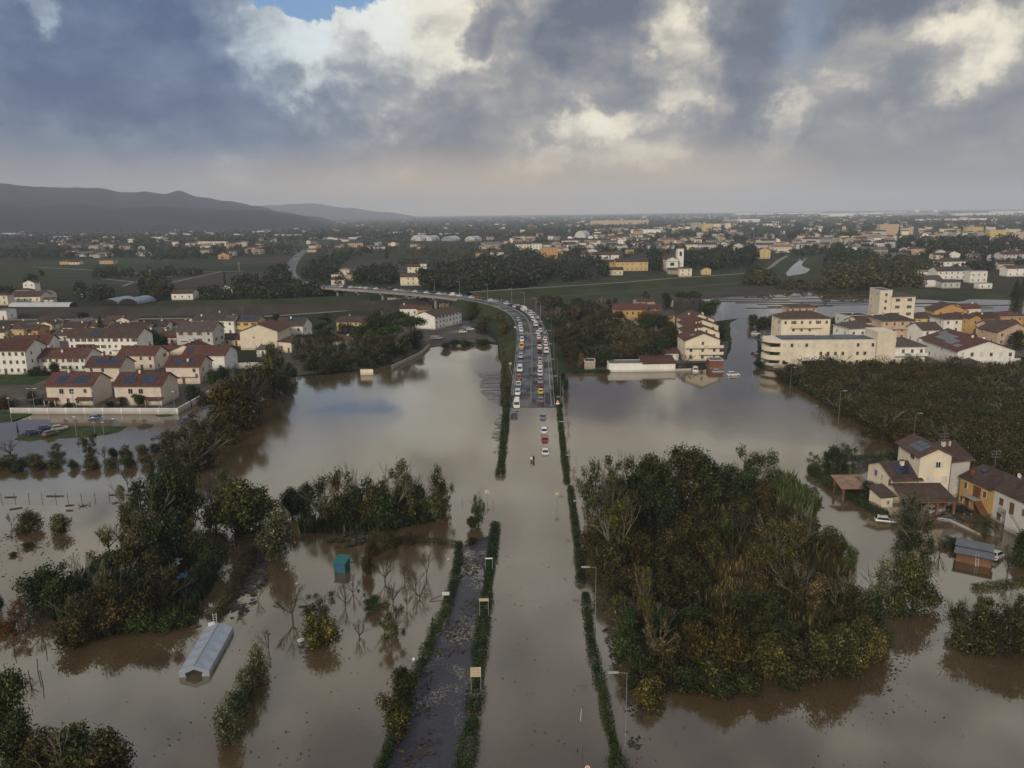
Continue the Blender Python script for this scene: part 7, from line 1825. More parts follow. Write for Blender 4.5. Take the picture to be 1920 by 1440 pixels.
dr = MB(); dr.poly([(-.02, -hw, -.3), (-.02, -hw + 1.0, -.3), (-.02, -hw + .9, .5), (-.02, -hw, .75)], 'poly_film'); dr.poly([(-.02, hw - .9, -.3), (-.02, hw, -.3), (-.02, hw, .75), (-.02, hw - .7, .6)], 'poly_film'); dr.build('end_flap', o)
# teal shed
b = G(637, 1074); o = empty('garden_shed', b, R(-12)); tag(o, 'teal blue garden shed standing alone in brown water', 'shed')
s_ = MB(); s_.box(-.95, .95, 0, 2.0, -.5, 1.7, 'teal'); s_.build('wall', o)
s_ = MB(); s_.hexa([(-1.1, -.2, 1.62), (1.1, -.2, 1.62), (1.1, 2.2, 2.1), (-1.1, 2.2, 2.1), (-1.1, -.2, 1.7), (1.1, -.2, 1.7), (1.1, 2.2, 2.18), (-1.1, 2.2, 2.18)], 'teal'); s_.build('roof', o)
s_ = MB(); s_.box(-.4, .4, -.03, .003, -.4, 1.4, 'blue_metal'); s_.build('door', o)
b = G(343, 1103); o = empty('garden_shed', b, R(10)); tag(o, 'small dark teal booth under the dense dark trees', 'shed')
s_ = MB(); s_.box(-.65, .65, 0, 1.3, -.5, 1.8, 'teal'); s_.build('wall', o); s_ = MB(); s_.box(-.72, .72, -.08, 1.38, 1.803, 1.9, 'blue_metal'); s_.build('roof', o)
b = G(332, 1085); o = empty('lean_to', b, R(20)); tag(o, 'tilted white panel roof beside the dark teal booth', 'shelter')
s_ = MB(); s_.hexa([(-.9, 0, 1.9), (.3, 0, 1.9), (1.0, 2.0, 2.5), (-.2, 2.0, 2.5), (-.9, 0, 1.96), (.3, 0, 1.96), (1.0, 2.0, 2.56), (-.2, 2.0, 2.56)], 'plastic_white'); s_.build('roof', o)
for x in (-.7, .2):
    s_ = MB(); s_.tube((x, .15, -.5), (x, .15, 1.9), .05, .05, 'timber', 5); s_.build('post', o)
# ladder and tank at the greenhouse
def ladder(px, py, h, label, rz=0, lean=.15, w_=.45):
    b = G(px, py); o = empty('ladder', b, R(rz)); tag(o, label, 'ladder')
    for s_ in (-1, 1):
        l_ = MB(); l_.tube((s_ * w_ / 2, 0, -.5), (s_ * w_ / 2, lean * h, h), .035, .035, 'plastic_white', 5); l_.build('rail', o)
    n = int(h / .32)
    for k in range(n): z = .1 + k * .32; l_ = MB(); l_.tube((-w_ / 2, lean * z, z), (w_ / 2, lean * z, z), .025, .025, 'plastic_white', 5); l_.build('rung', o)
    return o
ladder(405, 1184, 2.6, 'white ladder upright behind the plastic greenhouse', 20)
ladder(1832, 1062, 1.9, 'white ladder leaning on the flat shed')
b = G(398, 1178); m_ = MB(); m_.tube((0, 0, -.4), (0, 0, .75), .5, .5, 'plastic_white', 14); m_.tube((0, 0, .75), (0, 0, .85), .5, .2, 'plastic_white', 14); tag(m_.build('water_tank', None, b), 'pale round water tank at the foot of the white ladder', 'tank')
b = G(565, 1207); o = empty('basket', b); tag(o, 'white and green striped tub at the edge of the olive bush', 'tub')
for k in range(4):
    m_ = MB(); m_.tube((0, 0, -.15 + k * .18), (0, 0, -.15 + k * .18 + .176), .38 + .03 * k, .4 + .03 * k, 'plastic_white' if k % 2 else 'teal', 14); m_.build('band', o)
b = G(836, 1122); o = empty('meter_box', b, R(5)); tag(o, 'small white box with dark inside on the drowned hedge line', 'box')
m_ = MB(); m_.box(-.5, .5, -.35, .35, -.3, .75, 'wall_greywhite'); m_.build('case', o); m_ = MB(); m_.box(-.55, .55, -.4, .4, .753, .85, 'plastic_white'); m_.build('lid', o); m_ = MB(); m_.box(-.36, .36, -.37, -.351, .1, .62, 'black'); m_.build('opening', o)
m_ = MB(); a, c_ = G(806, 1127), G(832, 1120); m_.tube(a + Vector((0, 0, .1)), c_ + Vector((0, 0, .5)), .06, .06, 'bark', 5); tag(m_.build('branch'), 'thin bare branch pointing at the small white box', 'branch')
# flat shed right
a, c_ = G(1792, 1052), G(1840, 1062); an = math.atan2(c_.y - a.y, c_.x - a.x)
o = empty('shed', (a.x, a.y, 0), an); tag(o, 'low brick shed with two grey metal roof sheets in the flood', 'shed')
Ls = (c_ - a).length + 1.3
s_ = MB(); s_.box(0, Ls, 0, 5.0, -.6, 1.55, 'wall_brick'); s_.build('wall', o)
s_ = MB(); s_.box(-.4, Ls + .3, -.5, 2.4, 1.56, 1.64, 'asphalt_shed'); r1_ = s_.build('roof', o)
s_ = MB(); s_.hexa([(-.5, 2.5, 1.75), (Ls + .1, 2.5, 1.75), (Ls + .1, 5.3, 1.95), (-.5, 5.3, 1.95), (-.5, 2.5, 1.83), (Ls + .1, 2.5, 1.83), (Ls + .1, 5.3, 2.03), (-.5, 5.3, 2.03)], 'asphalt_shed'); s_.build('roof', o)
s_ = MB(); s_.box(-.42, Ls + .32, -.54, -.5, 1.5, 1.68, 'metal_dark'); s_.build('fascia', o)
s_ = MB(); s_.box(Ls * .15, Ls * .4, -.03, .004, -.3, 1.3, 'shutter_brown'); s_.build('door', o)
# palm
def palm(px, py, label):
    b = G(px, py); o = empty('palm_tree', b); tag(o, label, 'tree')
    t_ = MB()
    for k in range(6): t_.tube((0, 0, -.4 + k * .42), (0, 0, -.4 + (k + 1) * .42), .34 - .01 * k, .27 - .01 * k, 'bark', 9)
    t_.build('trunk', o)
    rs = random.Random(4); f_ = MB(); mi = f_.mi('leaf_dark')
    for k in range(34):
        a = k * 2.39996; el_ = rs.uniform(-.35, 1.2); L_ = rs.uniform(2.2, 3.0); p = Vector((0, 0, 2.05)); d = Vector((math.cos(a) * math.cos(el_), math.sin(a) * math.cos(el_), math.sin(el_)))
        seg = 9; pts_ = [p.copy()]
        for j in range(seg): d.z -= .17; d.normalize(); p = p + d * (L_ / seg); pts_.append(p.copy())
        for j in range(seg):
            q0, q1 = pts_[j], pts_[j + 1]; dd = (q1 - q0).normalized(); sd2 = dd.cross(Vector((0, 0, 1))).normalized()
            for s_ in (-1, 1):
                for h_ in (0, .5):
                    q = q0.lerp(q1, h_); ll = .62 * math.sin(math.pi * (j + 1.2) / (seg + 2)); tip = q + sd2 * s_ * ll + dd * ll * .6 - Vector((0, 0, ll * .35)); kk = len(f_.v)
                    f_.v += [tuple(q - dd * .03), tuple(q + dd * .06), tuple(tip)]; f_.f.append((kk, kk + 1, kk + 2)); f_.m.append(mi)
    f_.build('fronds', o); return o
palm(1846, 1002, 'short palm with arching fronds in the flooded yard')
# wire fence left
o = empty('wire_fence', G(2, 935)); tag(o, 'wire fence of dark stakes crossing the left flood', 'fence')
pv_ = None
for x in (2.5, 28, 54, 79, 105, 127, 153, 178, 205, 232, 255):
    p = G(x, 935.5 if x < 200 else 934) - Vector(o.location); m_ = MB(); m_.tube(p + Vector((0, 0, -.6)), p + Vector((rnd.uniform(-.08, .08), 0, 1.35)), .06, .05, 'bark', 5); m_.build('stake', o)
    if pv_:
        for z in (.4, .8, 1.15): m_ = MB(); m_.tube(pv_ + Vector((0, 0, z)), p + Vector((0, 0, z)), .012, .012, 'metal_grey', 3); m_.build('wire', o)
    pv_ = p
for i, (x0, y0, x1, y1) in enumerate(((9, 932, 31, 931.5), (87, 930, 120, 929.5), (205, 927.5, 250, 927.5), (18, 955, 42, 951), (123, 948, 139, 946), (124, 957, 137, 956), (210, 944, 222, 941), (441, 1003, 480, 1003.5), (352, 1180, 378, 1172), (560, 1137, 585, 1136), (690, 1005, 700, 998), (645, 1010, 702, 997), (730, 910, 860, 906))[:12]):
    a, c_ = G(x0, y0, .08), G(x1, y1, .12); m_ = MB(); m_.tube(a, c_, .14, .09, 'bark', 6)
    tag(m_.build('log'), ['first', 'long', 'slim', 'pale', 'short', 'small', 'stubby', 'straight brown', 'split', 'thin grey', 'tip of a', 'broken'][i] + ' driftwood piece ' + ['at the left end of the wire fence', 'lying along the wire fence', 'joining the wire fence to the dark belt', 'above the round bushes', 'below the wire fence', 'just under its twin below the fence', 'near the belt and the fence', 'before the broad olive crown', 'left of the white ladder', 'beside the largest leafless tree', 'branch by the dark thicket hedge', 'reaching across the debris behind the teal shed'][i], 'driftwood')
b = G(160, 949); m_ = MB()
for k in range(7): m_.tube((rnd.uniform(-1, 1), 0, 0), (rnd.uniform(-1.6, 1.6), rnd.uniform(-.8, .8), rnd.uniform(.2, .7)), .09, .03, 'bark', 5)
tag(m_.build('root_stump', None, b), 'dark uprooted stump drifting below the wire fence', 'stump')
for i, (x, y, h_) in enumerate(((57, 1278, 1.6), (71, 1262, 2.0), (81, 1284, 2.0), (26, 1225, 1.5), (88, 1224, 1.2), (36, 1183, 1.6), (214, 802, 1.0))):
    m_ = MB(); m_.tube((0, 0, -.5), (rnd.uniform(-.2, .2), 0, h_), .06, .05, 'bark', 5); tag(m_.build('stake', None, G(x, y)), 'dark wooden stake ' + ['left of three by the green edge tree', 'tallest of three by the green edge tree', 'right of three by the green edge tree', 'alone in brown water near the left edge', 'below the reddish leafless tree', 'under the rust red tree', 'in the flooded street'][i], 'stake')

# ------------------------------------------------------------------ floating debris: scraps nobody could count
def debris(name, poly, n, size, mats, seed, label, thr=None, nscale=.12, z=.02, elong=1.6, cat='floating debris', zj=.05):
    rs = random.Random(seed); W = [G(*p) for p in poly]; x0, x1, y0, y1 = min(p.x for p in W), max(p.x for p in W), min(p.y for p in W), max(p.y for p in W)
    mb = MB(); c = 0; tries = 0
    while c < n and tries < n * 40:
        tries += 1
        x, y = rs.uniform(x0, x1), rs.uniform(y0, y1)
        if not inpoly(x, y, W): continue
        if thr is not None:
            nz = mnoise.fractal(Vector((x * nscale, y * nscale, seed)), .8, 2.0, 5)
            if nz < thr: continue
        s_ = size * rs.uniform(.4, 1.5); a = rs.uniform(0, 6.28); k = len(mb.v); nn = rs.choice((4, 5, 6))
        ca, sa = math.cos(a), math.sin(a); el_ = rs.uniform(1, elong); dz = rs.uniform(0, zj)
        for i in range(nn):
            t_ = 2 * math.pi * i / nn; r_ = s_ * rs.uniform(.6, 1.1); u, v = r_ * math.cos(t_) * el_, r_ * math.sin(t_)
            mb.v.append((x + u * ca - v * sa, y + u * sa + v * ca, z + dz + rs.uniform(0, zj * .4)))
        mb.f.append(tuple(range(k, k + nn))); mb.m.append(mb.mi(rs.choice(mats))); c += 1
    return tag(mb.build(name), label, cat, kind='stuff')
flat('scum', (.055, .050, .060), .55, .3, .3, .8)
flat('scum_dark', (.034, .032, .044), .6, .3, .3, .8)
SIDE = [(868, 1022), (925, 1000), (917, 1080), (905, 1150), (897, 1240), (887, 1330), (868, 1450), (700, 1450), (742, 1390), (772, 1300), (800, 1240), (838, 1165), (855, 1100)]
def film(name, poly, label, sx, sy, lo, hi, seed, fine=2.2):
    m, t, b = principled('film_%d' % seed, .42, .35)
    pos = t.vec('ADD', t.node('ShaderNodeNewGeometry').outputs['Position'], (seed * 31.0, 0, 0)); q = t.vec('MULTIPLY', pos, (sx, sy, 0))
    n1 = t.noise(q, .16, 5, .6, .6); n2 = t.noise(q, fine, 4, .7)
    f_ = t.math('ADD', n1, t.math('MULTIPLY', t.math('SUBTRACT', n2, .5), .8))
    t.l.new(t.mapr(f_, lo, hi, 0, .93), b.inputs['Alpha'])
    t.l.new(t.mix(n2, (.016, .018, .030), (.050, .050, .066)), b.inputs['Base Color'])
    t.l.new(t.node('ShaderNodeBump', {'Height': n2, 'Strength': .5, 'Distance': .05}).outputs[0], b.inputs['Normal'])
    return tag(sheet(name, shore(poly + [poly[0]], .8 if seed == 2 else 2.6, 2.0, 0, seed)[:-1], 'film_%d' % seed, .012), label, 'floating debris', kind='stuff')
film('floating_film', SIDE, 'dark blue-grey film of mud and scraps over the drowned side road', 1, .8, .35, .49, 2, 3.4)
film('floating_film', [(893, 700), (952, 695), (951, 766), (925, 760), (905, 738)], 'dark streaked film against the left embankment, upper patch', .5, 2.2, .46, .62, 3)
film('floating_film', [(930, 775), (947, 770), (943, 832), (924, 852), (926, 800)], 'dark streaked film along the thin left hedge, lower patch', .5, 2.2, .47, .62, 4)
debris('floating_debris', SIDE, 900, .16, ['scum_dark', 'bark', 'leaf_thicket'], 2, 'twigs and leaves drifting over the drowned side road', .05, .2, .02, 2.2)
debris('floating_debris', [(1100, 1060), (1145, 1100), (1190, 1280), (1250, 1330), (1180, 1430), (1165, 1300), (1120, 1150)], 700, .15, ['scum_dark', 'leaf_thicket'], 5, 'dark scraps drifting between the right hedge and the copse', .05, .12, .015, 2.0)
debris('floating_debris', [(1700, 1190), (1760, 1200), (1700, 1250), (1650, 1330), (1600, 1290), (1660, 1240)], 170, .10, ['scum_dark', 'bark'], 6, 'dark scraps off the right tip of the copse', -.1, .16, .015, 2.2)
debris('floating_debris', [(1220, 1330), (1400, 1300), (1700, 1240), (1900, 1440), (1180, 1440)], 90, .07, ['scum_dark', 'bark'], 7, 'scattered specks on the open flood at the lower right', .15, .1, .015, 2.5)
debris('floating_debris', [(455, 1040), (500, 1040), (500, 1110), (450, 1160), (410, 1160)], 420, .28, ['scum_dark', 'bark', 'plastic_white'][:2], 8, 'dark rubbish caught beside the slanting hedge', -.05, .25, .02, 2.0, zj=.2)
debris('floating_debris', [(610, 1020), (640, 995), (700, 995), (700, 1015), (640, 1030)], 420, .28, ['bark', 'scum_dark', 'leaf_thicket'], 9, 'brushwood raft behind the teal shed', 0, .3, .02, 2.5, zj=.35)
debris('floating_debris', [(100, 1300), (450, 1170), (700, 1200), (780, 1270), (700, 1430), (300, 1440)], 90, .08, ['scum_dark', 'bark'], 10, 'tiny specks on the calm brown flood at the lower left', .1, .1, .015, 2.5)
debris('floating_debris', [(1490, 905), (1530, 915), (1560, 990), (1530, 985), (1500, 940)], 160, .25, ['scum_dark', 'bark'], 11, 'drifting sticks between the reeds and the clipped hedge', .0, .2, .015, 3.0)
debris('floating_debris', [(0, 1000), (150, 1000), (150, 1050), (0, 1110)], 90, .14, ['scum_dark', 'leaf_thicket'], 12, 'dark weed scraps left of the dark belt', .1, .2, .015, 2.5)
debris('floating_debris', [(900, 1000), (1060, 1000), (1130, 1440), (890, 1440)], 90, .07, ['scum_dark', 'bark'], 13, 'tiny specks on the flooded road', .1, .1, .012, 2.5)
for i, (x, y) in enumerate(((572, 962), (537, 1068), (484, 1108), (638, 988), (660, 1053), (557, 1095))):
    m_ = MB(); s_ = .16 + .06 * (i % 3); m_.box(-s_, s_, -s_ * .7, s_ * .7, -.2, .12, 'wall_stone'); m_.box(-s_ * .8, s_ * .8, -s_ * .5, s_ * .5, .12, .17, 'wall_greywhite')
    tag(m_.build('crate', None, G(x, y), rnd.uniform(0, 3)), 'white floating crate ' + ['under the tree belt by the grey round crown', 'beside the grey round crown', 'in the rubbish by the slanting hedge', 'on the brushwood raft', 'at the corner of the teal shed', 'behind the largest leafless tree'][i], 'crate')
for i, (x, y) in enumerate(((683, 1115), (795, 1210), (776, 1237), (841, 1050), (672, 1108))):
    m_ = MB(); m_.tube((0, 0, -.1), (0, 0, .22), .22, .18, 'plastic_white' if i in (1, 2, 3) else 'teal', 10); m_.tube((0, 0, .22), (0, 0, .3), .18, .06, 'plastic_white' if i in (1, 2, 3) else 'teal', 10)
    tag(m_.build('bucket', None, G(x, y)), ['small teal bucket afloat near the round green tree', 'white bucket on the crooked hedge, upper one', 'white bucket on the crooked hedge, lower one', 'white bucket at the top corner of the orchard', 'second teal bucket afloat, left of the first'][i], 'bucket')
b = G(1838, 990); m_ = MB(); m_.tube((0, 0, -.1), (0, 0, .5), .4, .4, 'leaf_dark', 8)
# ------------------------------------------------------------------ the plain beyond: surveyed buildings first
F = 'far buildings on the plain'
flat('far_wall', (.58, .54, .47), .8, .2, .15, .05)
def fh(label, x0, x1, y, yt, wl, rf='brown', rt='x', depth=None, cols=None, fl=None, **k):
    w_ = (G(x1, y) - G(x0, y)).length
    hgt = Hpx(x0, y, yt)
    return house(label, x0, y, x1, y + (x1 - x0) * -.0126, yt, depth or min(w_ * .7, 14), wl, rf, rt, style='dark', chim=0, group=F, cols=cols or max(1, min(7, int(w_ / 4))), floors=fl or max(1, min(4, int(hgt / 2.9))), door=False, side_wins=False, name='building' if w_ > 25 else 'house', cat='building' if w_ > 25 else 'house', **k)
L = [
 ('yellow farm cluster main house, left of the tunnel', 32, 57, 560, 545, 'yellow', 'brown', 'hip'), ('cream front wing of the yellow farm cluster', 18, 76, 567, 556, 'cream', 'brown', 'x'), ('white gable house above the yellow farm', 45, 67, 549, 530, 'white', 'brown', 'y'), ('low pale wing right of the yellow farm', 70, 96, 562, 550, 'cream', 'grey', 'x'), ('cream block at the left edge by the levee', -10, 16, 572, 554, 'cream', 'brown', 'hip'),
 ('white cottage by the levee with brown roof', 322, 362, 562, 550, 'white', 'brown', 'x'), ('white gable cottage below the lone cypress', 412, 436, 552, 540, 'white', 'brown', 'y'), ('small white outhouse in the left garden trees', 150, 166, 556, 550, 'white', 'grey', 'x'), ('cream low house near the tunnel end', 83, 100, 567, 561, 'cream', 'brown', 'x'),
 ('left cream field cottage of the pair', 112, 130, 496, 490, 'yellow', 'brown', 'x'), ('low brown annexe of the left field cottage', 130, 149, 496, 491, 'cream', 'brown', 'x'), ('right cream field cottage of the pair', 187, 212, 495, 489, 'yellow', 'brown', 'hip'), ('orange gable house among the far left trees', 409, 430, 486, 478, 'orange', 'brown', 'y'),
 ('long beige block in the left distance', 367, 424, 462, 454, 'cream', 'grey', 'flat'), ('cream cluster left of the long beige block', 348, 366, 463, 456, 'cream', 'brown', 'x'), ('white sheds in the left middle distance', 142, 172, 481, 476, 'white', 'grey', 'x'), ('pale brown-roofed sheds beside the white sheds', 172, 203, 481, 476, 'cream', 'brown', 'x'),
 ('beige villa left of the bridge approach', 622, 640, 531, 515, 'cream', 'brown', 'hip'), ('upper beige villa block with pale roof', 636, 655, 522, 506, 'cream', 'pale', 'hip'), ('right wing of the beige villa', 652, 666, 527, 514, 'salmon', 'brown', 'x'), ('red-roofed front wing of the beige villa', 621, 645, 534, 524, 'cream', 'brown', 'x'),
 ('cream block of the tower farmhouse with six windows', 751, 790, 535, 519, 'cream', 'brown', 'x'), ('upper tower of the tower farmhouse', 765, 787, 530, 500, 'cream', 'brown', 'x'), ('rear white wing of the tower farmhouse', 787, 800, 507, 494, 'white', 'brown', 'x'), ('thin white gable among poplars left of the farmhouse', 729, 737, 526, 514, 'white', 'brown', 'y'),
 ('orange cottage on the middle plain', 892, 905, 486, 474, 'orange', 'brown', 'x'), ('low orange wing of the orange cottage', 903, 912, 486, 480, 'orange', 'brown', 'flat'), ('white villa right of the orange cottage', 920, 944, 482, 473, 'white', 'brown', 'x'), ('low white house below the white villa', 935, 951, 486, 481, 'white', 'grey', 'x'),
 ('orange block with pale roof on the town edge', 1014, 1046, 487, 466, 'orange', 'pale', 'flat'), ('white flats left of the orange block', 997, 1016, 476, 457, 'white', 'brown', 'hip'), ('brown-roofed row at the town left edge', 966, 996, 468, 458, 'cream', 'brown', 'x'), ('white house at the left end of the town', 956, 972, 456, 447, 'white', 'grey', 'hip'),
 ('white terrace with brown roof behind the orange block', 1054, 1089, 459, 451, 'white', 'brown', 'x'), ('longer white terrace right of the first terrace', 1097, 1145, 459, 451, 'white', 'brown', 'x'), ('white tower block of the town', 1159, 1173, 466, 450, 'white', 'brown', 'flat'), ('yellow low block left of the yellow convent', 1168, 1188, 476, 468, 'yellow', 'brown', 'x'),
 ('long yellow building with two rows of windows', 1155, 1215, 508, 491, 'yellow', 'brown', 'x'), ('brown-walled left end of the long yellow building', 1143, 1156, 506, 491, 'ochre', 'brown', 'x'), ('cream low house before the long yellow building', 1138, 1168, 516, 506, 'cream', 'brown', 'x'), ('red roofs house before the orange block', 1090, 1130, 482, 475, 'cream', 'red', 'x'), ('brown-roofed house left of the church trees', 1110, 1160, 487, 478, 'white', 'red', 'x'),
 ('cream house right of the church', 1274, 1297, 518, 504, 'cream', 'brown', 'hip'), ('pale house at the levee foot right of the church', 1316, 1333, 515, 505, 'yellow', 'brown', 'y'), ('low house joining the two at the levee foot', 1253, 1276, 514, 506, 'stone', 'brown', 'x'),
 ('cream flats right of the belfry', 1288, 1308, 472, 458, 'cream', 'brown', 'x'), ('white tilted-roof house beyond the belfry', 1254, 1282, 457, 450, 'white', 'brown', 'x'), ('yellow apartment slab left of the mast', 1317, 1336, 434, 420, 'yellow', 'grey', 'flat'), ('second pale apartment slab left of the mast', 1338, 1352, 430, 420, 'cream', 'grey', 'flat'), ('third pale apartment slab left of the mast', 1360, 1370, 429, 419, 'cream', 'grey', 'flat'), ('grey apartment slab beside the yellow slab', 1296, 1315, 431, 418, 'stone', 'grey', 'flat'),
 ('long pink warehouse on the horizon', 1107, 1216, 422, 414, 'salmon', 'pale', 'flat'), ('long white sports hall below the warehouse', 1184, 1243, 438, 431, 'white', 'grey', 'flat'), ('low grey hall left of the white sports hall', 1143, 1170, 434, 428, 'stone', 'grey', 'flat'), ('blue-grey hall near the apartment slabs', 1356, 1385, 417, 411, 'stone', 'grey', 'flat'), ('white fronted hall right of the blue-grey hall', 1384, 1425, 417, 411, 'white', 'grey', 'flat'),
 ('brick apartment block with balconies', 1649, 1684, 441, 421, 'salmon', 'brown', 'flat'), ('lower brick block right of the tall one', 1688, 1712, 440, 428, 'salmon', 'brown', 'flat'), ('ochre apartment block at the far right', 1855, 1885, 451, 432, 'yellow', 'brown', 'flat'), ('yellow twin apartments left of the ochre block', 1812, 1843, 438, 426, 'yellow', 'grey', 'flat'), ('brick flats at the right edge of town', 1893, 1920, 450, 438, 'salmon', 'brown', 'flat'),
 ('cream low apartment near the river bend', 1420, 1444, 485, 470, 'yellow', 'brown', 'y'), ('pale long house above the river bend', 1447, 1484, 474, 463, 'cream', 'pale', 'x'), ('yellow cube house left of the farm shed', 1577, 1591, 456, 443, 'yellow', 'grey', 'flat'), ('grey farm shed with pale roof', 1620, 1664, 481, 468, 'stone', 'grey', 'x'), ('long low shed right of the grey farm shed', 1660, 1705, 486, 480, 'stone', 'grey', 'x'), ('pink house with red roof beyond the thick trees', 1708, 1734, 478, 467, 'salmon', 'red', 'hip'),
 ('white ruined farm upper house with brown roof', 1762, 1810, 504, 491, 'white', 'brown', 'hip'), ('white ruined farm main front', 1818, 1850, 530, 510, 'white', 'dark', 'flat'), ('white ruined farm middle range', 1757, 1822, 524, 508, 'white', 'dark', 'x'), ('white ruined farm lower left sheds', 1720, 1765, 538, 524, 'white', 'dark', 'x'), ('white ruined farm small left tower', 1725, 1742, 520, 509, 'white', 'pale', 'x'), ('low white shed before the ruined farm', 1835, 1860, 541, 533, 'white', 'grey', 'flat'), ('broken white shed with steps below the ruined farm', 1766, 1800, 540, 529, 'greywhite', 'dark', 'mono'),
 ('white villa row at the right, left house', 1862, 1895, 490, 481, 'white', 'brown', 'x'), ('white gabled villa at the right row end', 1896, 1918, 492, 479, 'white', 'brown', 'y'), ('brown-roofed house below the right villa row', 1873, 1900, 505, 495, 'cream', 'brown', 'x'), ('white house lowest of the right-hand villas', 1888, 1925, 518, 503, 'white', 'brown', 'x'), ('brown roofs near the right-hand villas', 1812, 1840, 500, 490, 'stone', 'brown', 'x'), ('white bright villa at the far right edge', 1900, 1925, 475, 466, 'white', 'grey', 'x'),
 ('cream house left of the ruined farm', 1750, 1775, 486, 478, 'cream', 'brown', 'x'), ('pale villa above the ruined farm', 1776, 1800, 484, 476, 'white', 'brown', 'y')]
for r_ in L:
    fh(r_[0], r_[1], r_[2], r_[3], r_[4], r_[5], r_[6], r_[7])
# church with bell tower
b = G(1260, 508); w_ = (G(1271, 508) - G(1249, 508)).length; h_ = Hpx(1260, 508, 482)
o = empty('church', b); tag(o, 'white church front with pediment and bell tower among cypresses', 'church')
m_ = MB(); X = w_ / 2; m_.poly([(-X, 0, -.5), (X, 0, -.5), (X, 0, h_ * .82), (0, 0, h_), (-X, 0, h_ * .82)], 'wall_white'); m_.poly([(X, 26, -.5), (-X, 26, -.5), (-X, 26, h_ * .82), (0, 26, h_), (X, 26, h_ * .82)], 'wall_white')
m_.poly([(-X, 26, -.5), (-X, 0, -.5), (-X, 0, h_ * .82), (-X, 26, h_ * .82)], 'wall_cream'); m_.poly([(X, 0, -.5), (X, 26, -.5), (X, 26, h_ * .82), (X, 0, h_ * .82)], 'wall_cream'); m_.build('wall', o)
m_ = MB(); m_.hexa([(-X - .6, -.5, h_ * .8), (0, -.5, h_), (0, 26.5, h_), (-X - .6, 26.5, h_ * .8), (-X - .6, -.5, h_ * .84), (0, -.5, h_ + .4), (0, 26.5, h_ + .4), (-X - .6, 26.5, h_ * .84)], 'roof_brown'); m_.hexa([(0, -.5, h_), (X + .6, -.5, h_ * .8), (X + .6, 26.5, h_ * .8), (0, 26.5, h_), (0, -.5, h_ + .4), (X + .6, -.5, h_ * .84), (X + .6, 26.5, h_ * .84), (0, 26.5, h_ + .4)], 'roof_brown'); m_.build('roof', o)
m_ = MB(); m_.box(-1.8, 1.8, -.15, .1, h_ * .38, h_ * .6, 'glass_dark'); m_.build('window', o)
m_ = MB(); m_.box(-X, X, -.3, -.01, h_ * .68, h_ * .72, 'wall_stone'); m_.build('cornice', o)
ht = Hpx(1260, 508, 463); m_ = MB(); m_.box(X + 1, X + 7, 8, 14, -.5, ht - 2, 'wall_white'); tw = m_.build('bell_tower', o)
m_ = MB(); m_.box(X + 3, X + 5, 7.85, 8.05, ht - 9, ht - 5, 'black'); m_.build('opening', tw)
m_ = MB(); m_.hexa([(X + .6, 7.6, ht - 2), (X + 7.4, 7.6, ht - 2), (X + 7.4, 14.4, ht - 2), (X + .6, 14.4, ht - 2), (X + 3.4, 10.4, ht), (X + 4.6, 10.4, ht), (X + 4.6, 11.6, ht), (X + 3.4, 11.6, ht)], 'roof_brown'); m_.build('spire', tw)
# arched halls and tunnels
def arch(label, x0, x1, y, yt, depth, mat='plastic_white', name='hall', end='wall_greywhite', along=False):
    a, b_ = G(x0, y), G(x1, y); w_ = (b_ - a).length; h_ = Hpx(x0, y, yt); an = math.atan2(b_.y - a.y, b_.x - a.x)
    o = empty(name, (a + b_) / 2, an); tag(o, label, 'hall' if name == 'hall' else 'greenhouse', F)
    mb = MB(); n = 12
    for i in range(n):
        t0, t1 = math.pi * i / n, math.pi * (i + 1) / n
        if along: q = [(-w_ / 2, depth / 2 - depth / 2 * math.cos(t0), h_ * math.sin(t0)), (w_ / 2, depth / 2 - depth / 2 * math.cos(t0), h_ * math.sin(t0)), (w_ / 2, depth / 2 - depth / 2 * math.cos(t1), h_ * math.sin(t1)), (-w_ / 2, depth / 2 - depth / 2 * math.cos(t1), h_ * math.sin(t1))]
        else: q = [(w_ / 2 * math.cos(t0), 0, h_ * math.sin(t0)), (w_ / 2 * math.cos(t1), 0, h_ * math.sin(t1)), (w_ / 2 * math.cos(t1), depth, h_ * math.sin(t1)), (w_ / 2 * math.cos(t0), depth, h_ * math.sin(t0))]
        mb.poly(q, mat)
    mb.build('roof', o)
    e_ = MB()
    if along:
        for x in (w_ / 2,): e_.poly([(x, depth / 2 - depth / 2 * math.cos(math.pi * i / n), h_ * math.sin(math.pi * i / n)) for i in range(n + 1)], end)
    else:
        for yy in (.1,): e_.poly([(w_ / 2 * math.cos(math.pi * i / n), yy, h_ * math.sin(math.pi * i / n)) for i in range(n + 1)], end)
    if not along or end != mat: e_.build('end_wall', o)
    return o
flat('tunnel_white', (.40, .42, .44), .6, .3, .1, .2)
flat('tunnel_grey', (.20, .24, .30), .5, .3, .15, .2)
arch('long white plastic tunnel before the left levee', 16, 130, 575.5, 568, 8, 'tunnel_white', 'greenhouse', 'black', True)
arch('left of the twin arched grey sheds by the levee', 184, 221, 571, 561, 22, 'tunnel_grey', 'greenhouse', 'black')
arch('right of the twin arched grey sheds by the levee', 223, 258, 571, 560, 22, 'tunnel_grey', 'greenhouse', 'black')
arch('white square-topped hall, leftmost of the arched halls', 770, 790, 452, 441, 40, 'tunnel_white'); arch('second white hall of the arched group', 791, 810, 452, 442, 40, 'tunnel_white')
arch('white arched hall with grey door, middle of the group', 827, 850, 452, 443, 40, 'tunnel_white', end='tunnel_grey'); arch('white half-arch hall at the right of the group', 871, 891, 453, 443, 40, 'tunnel_white')
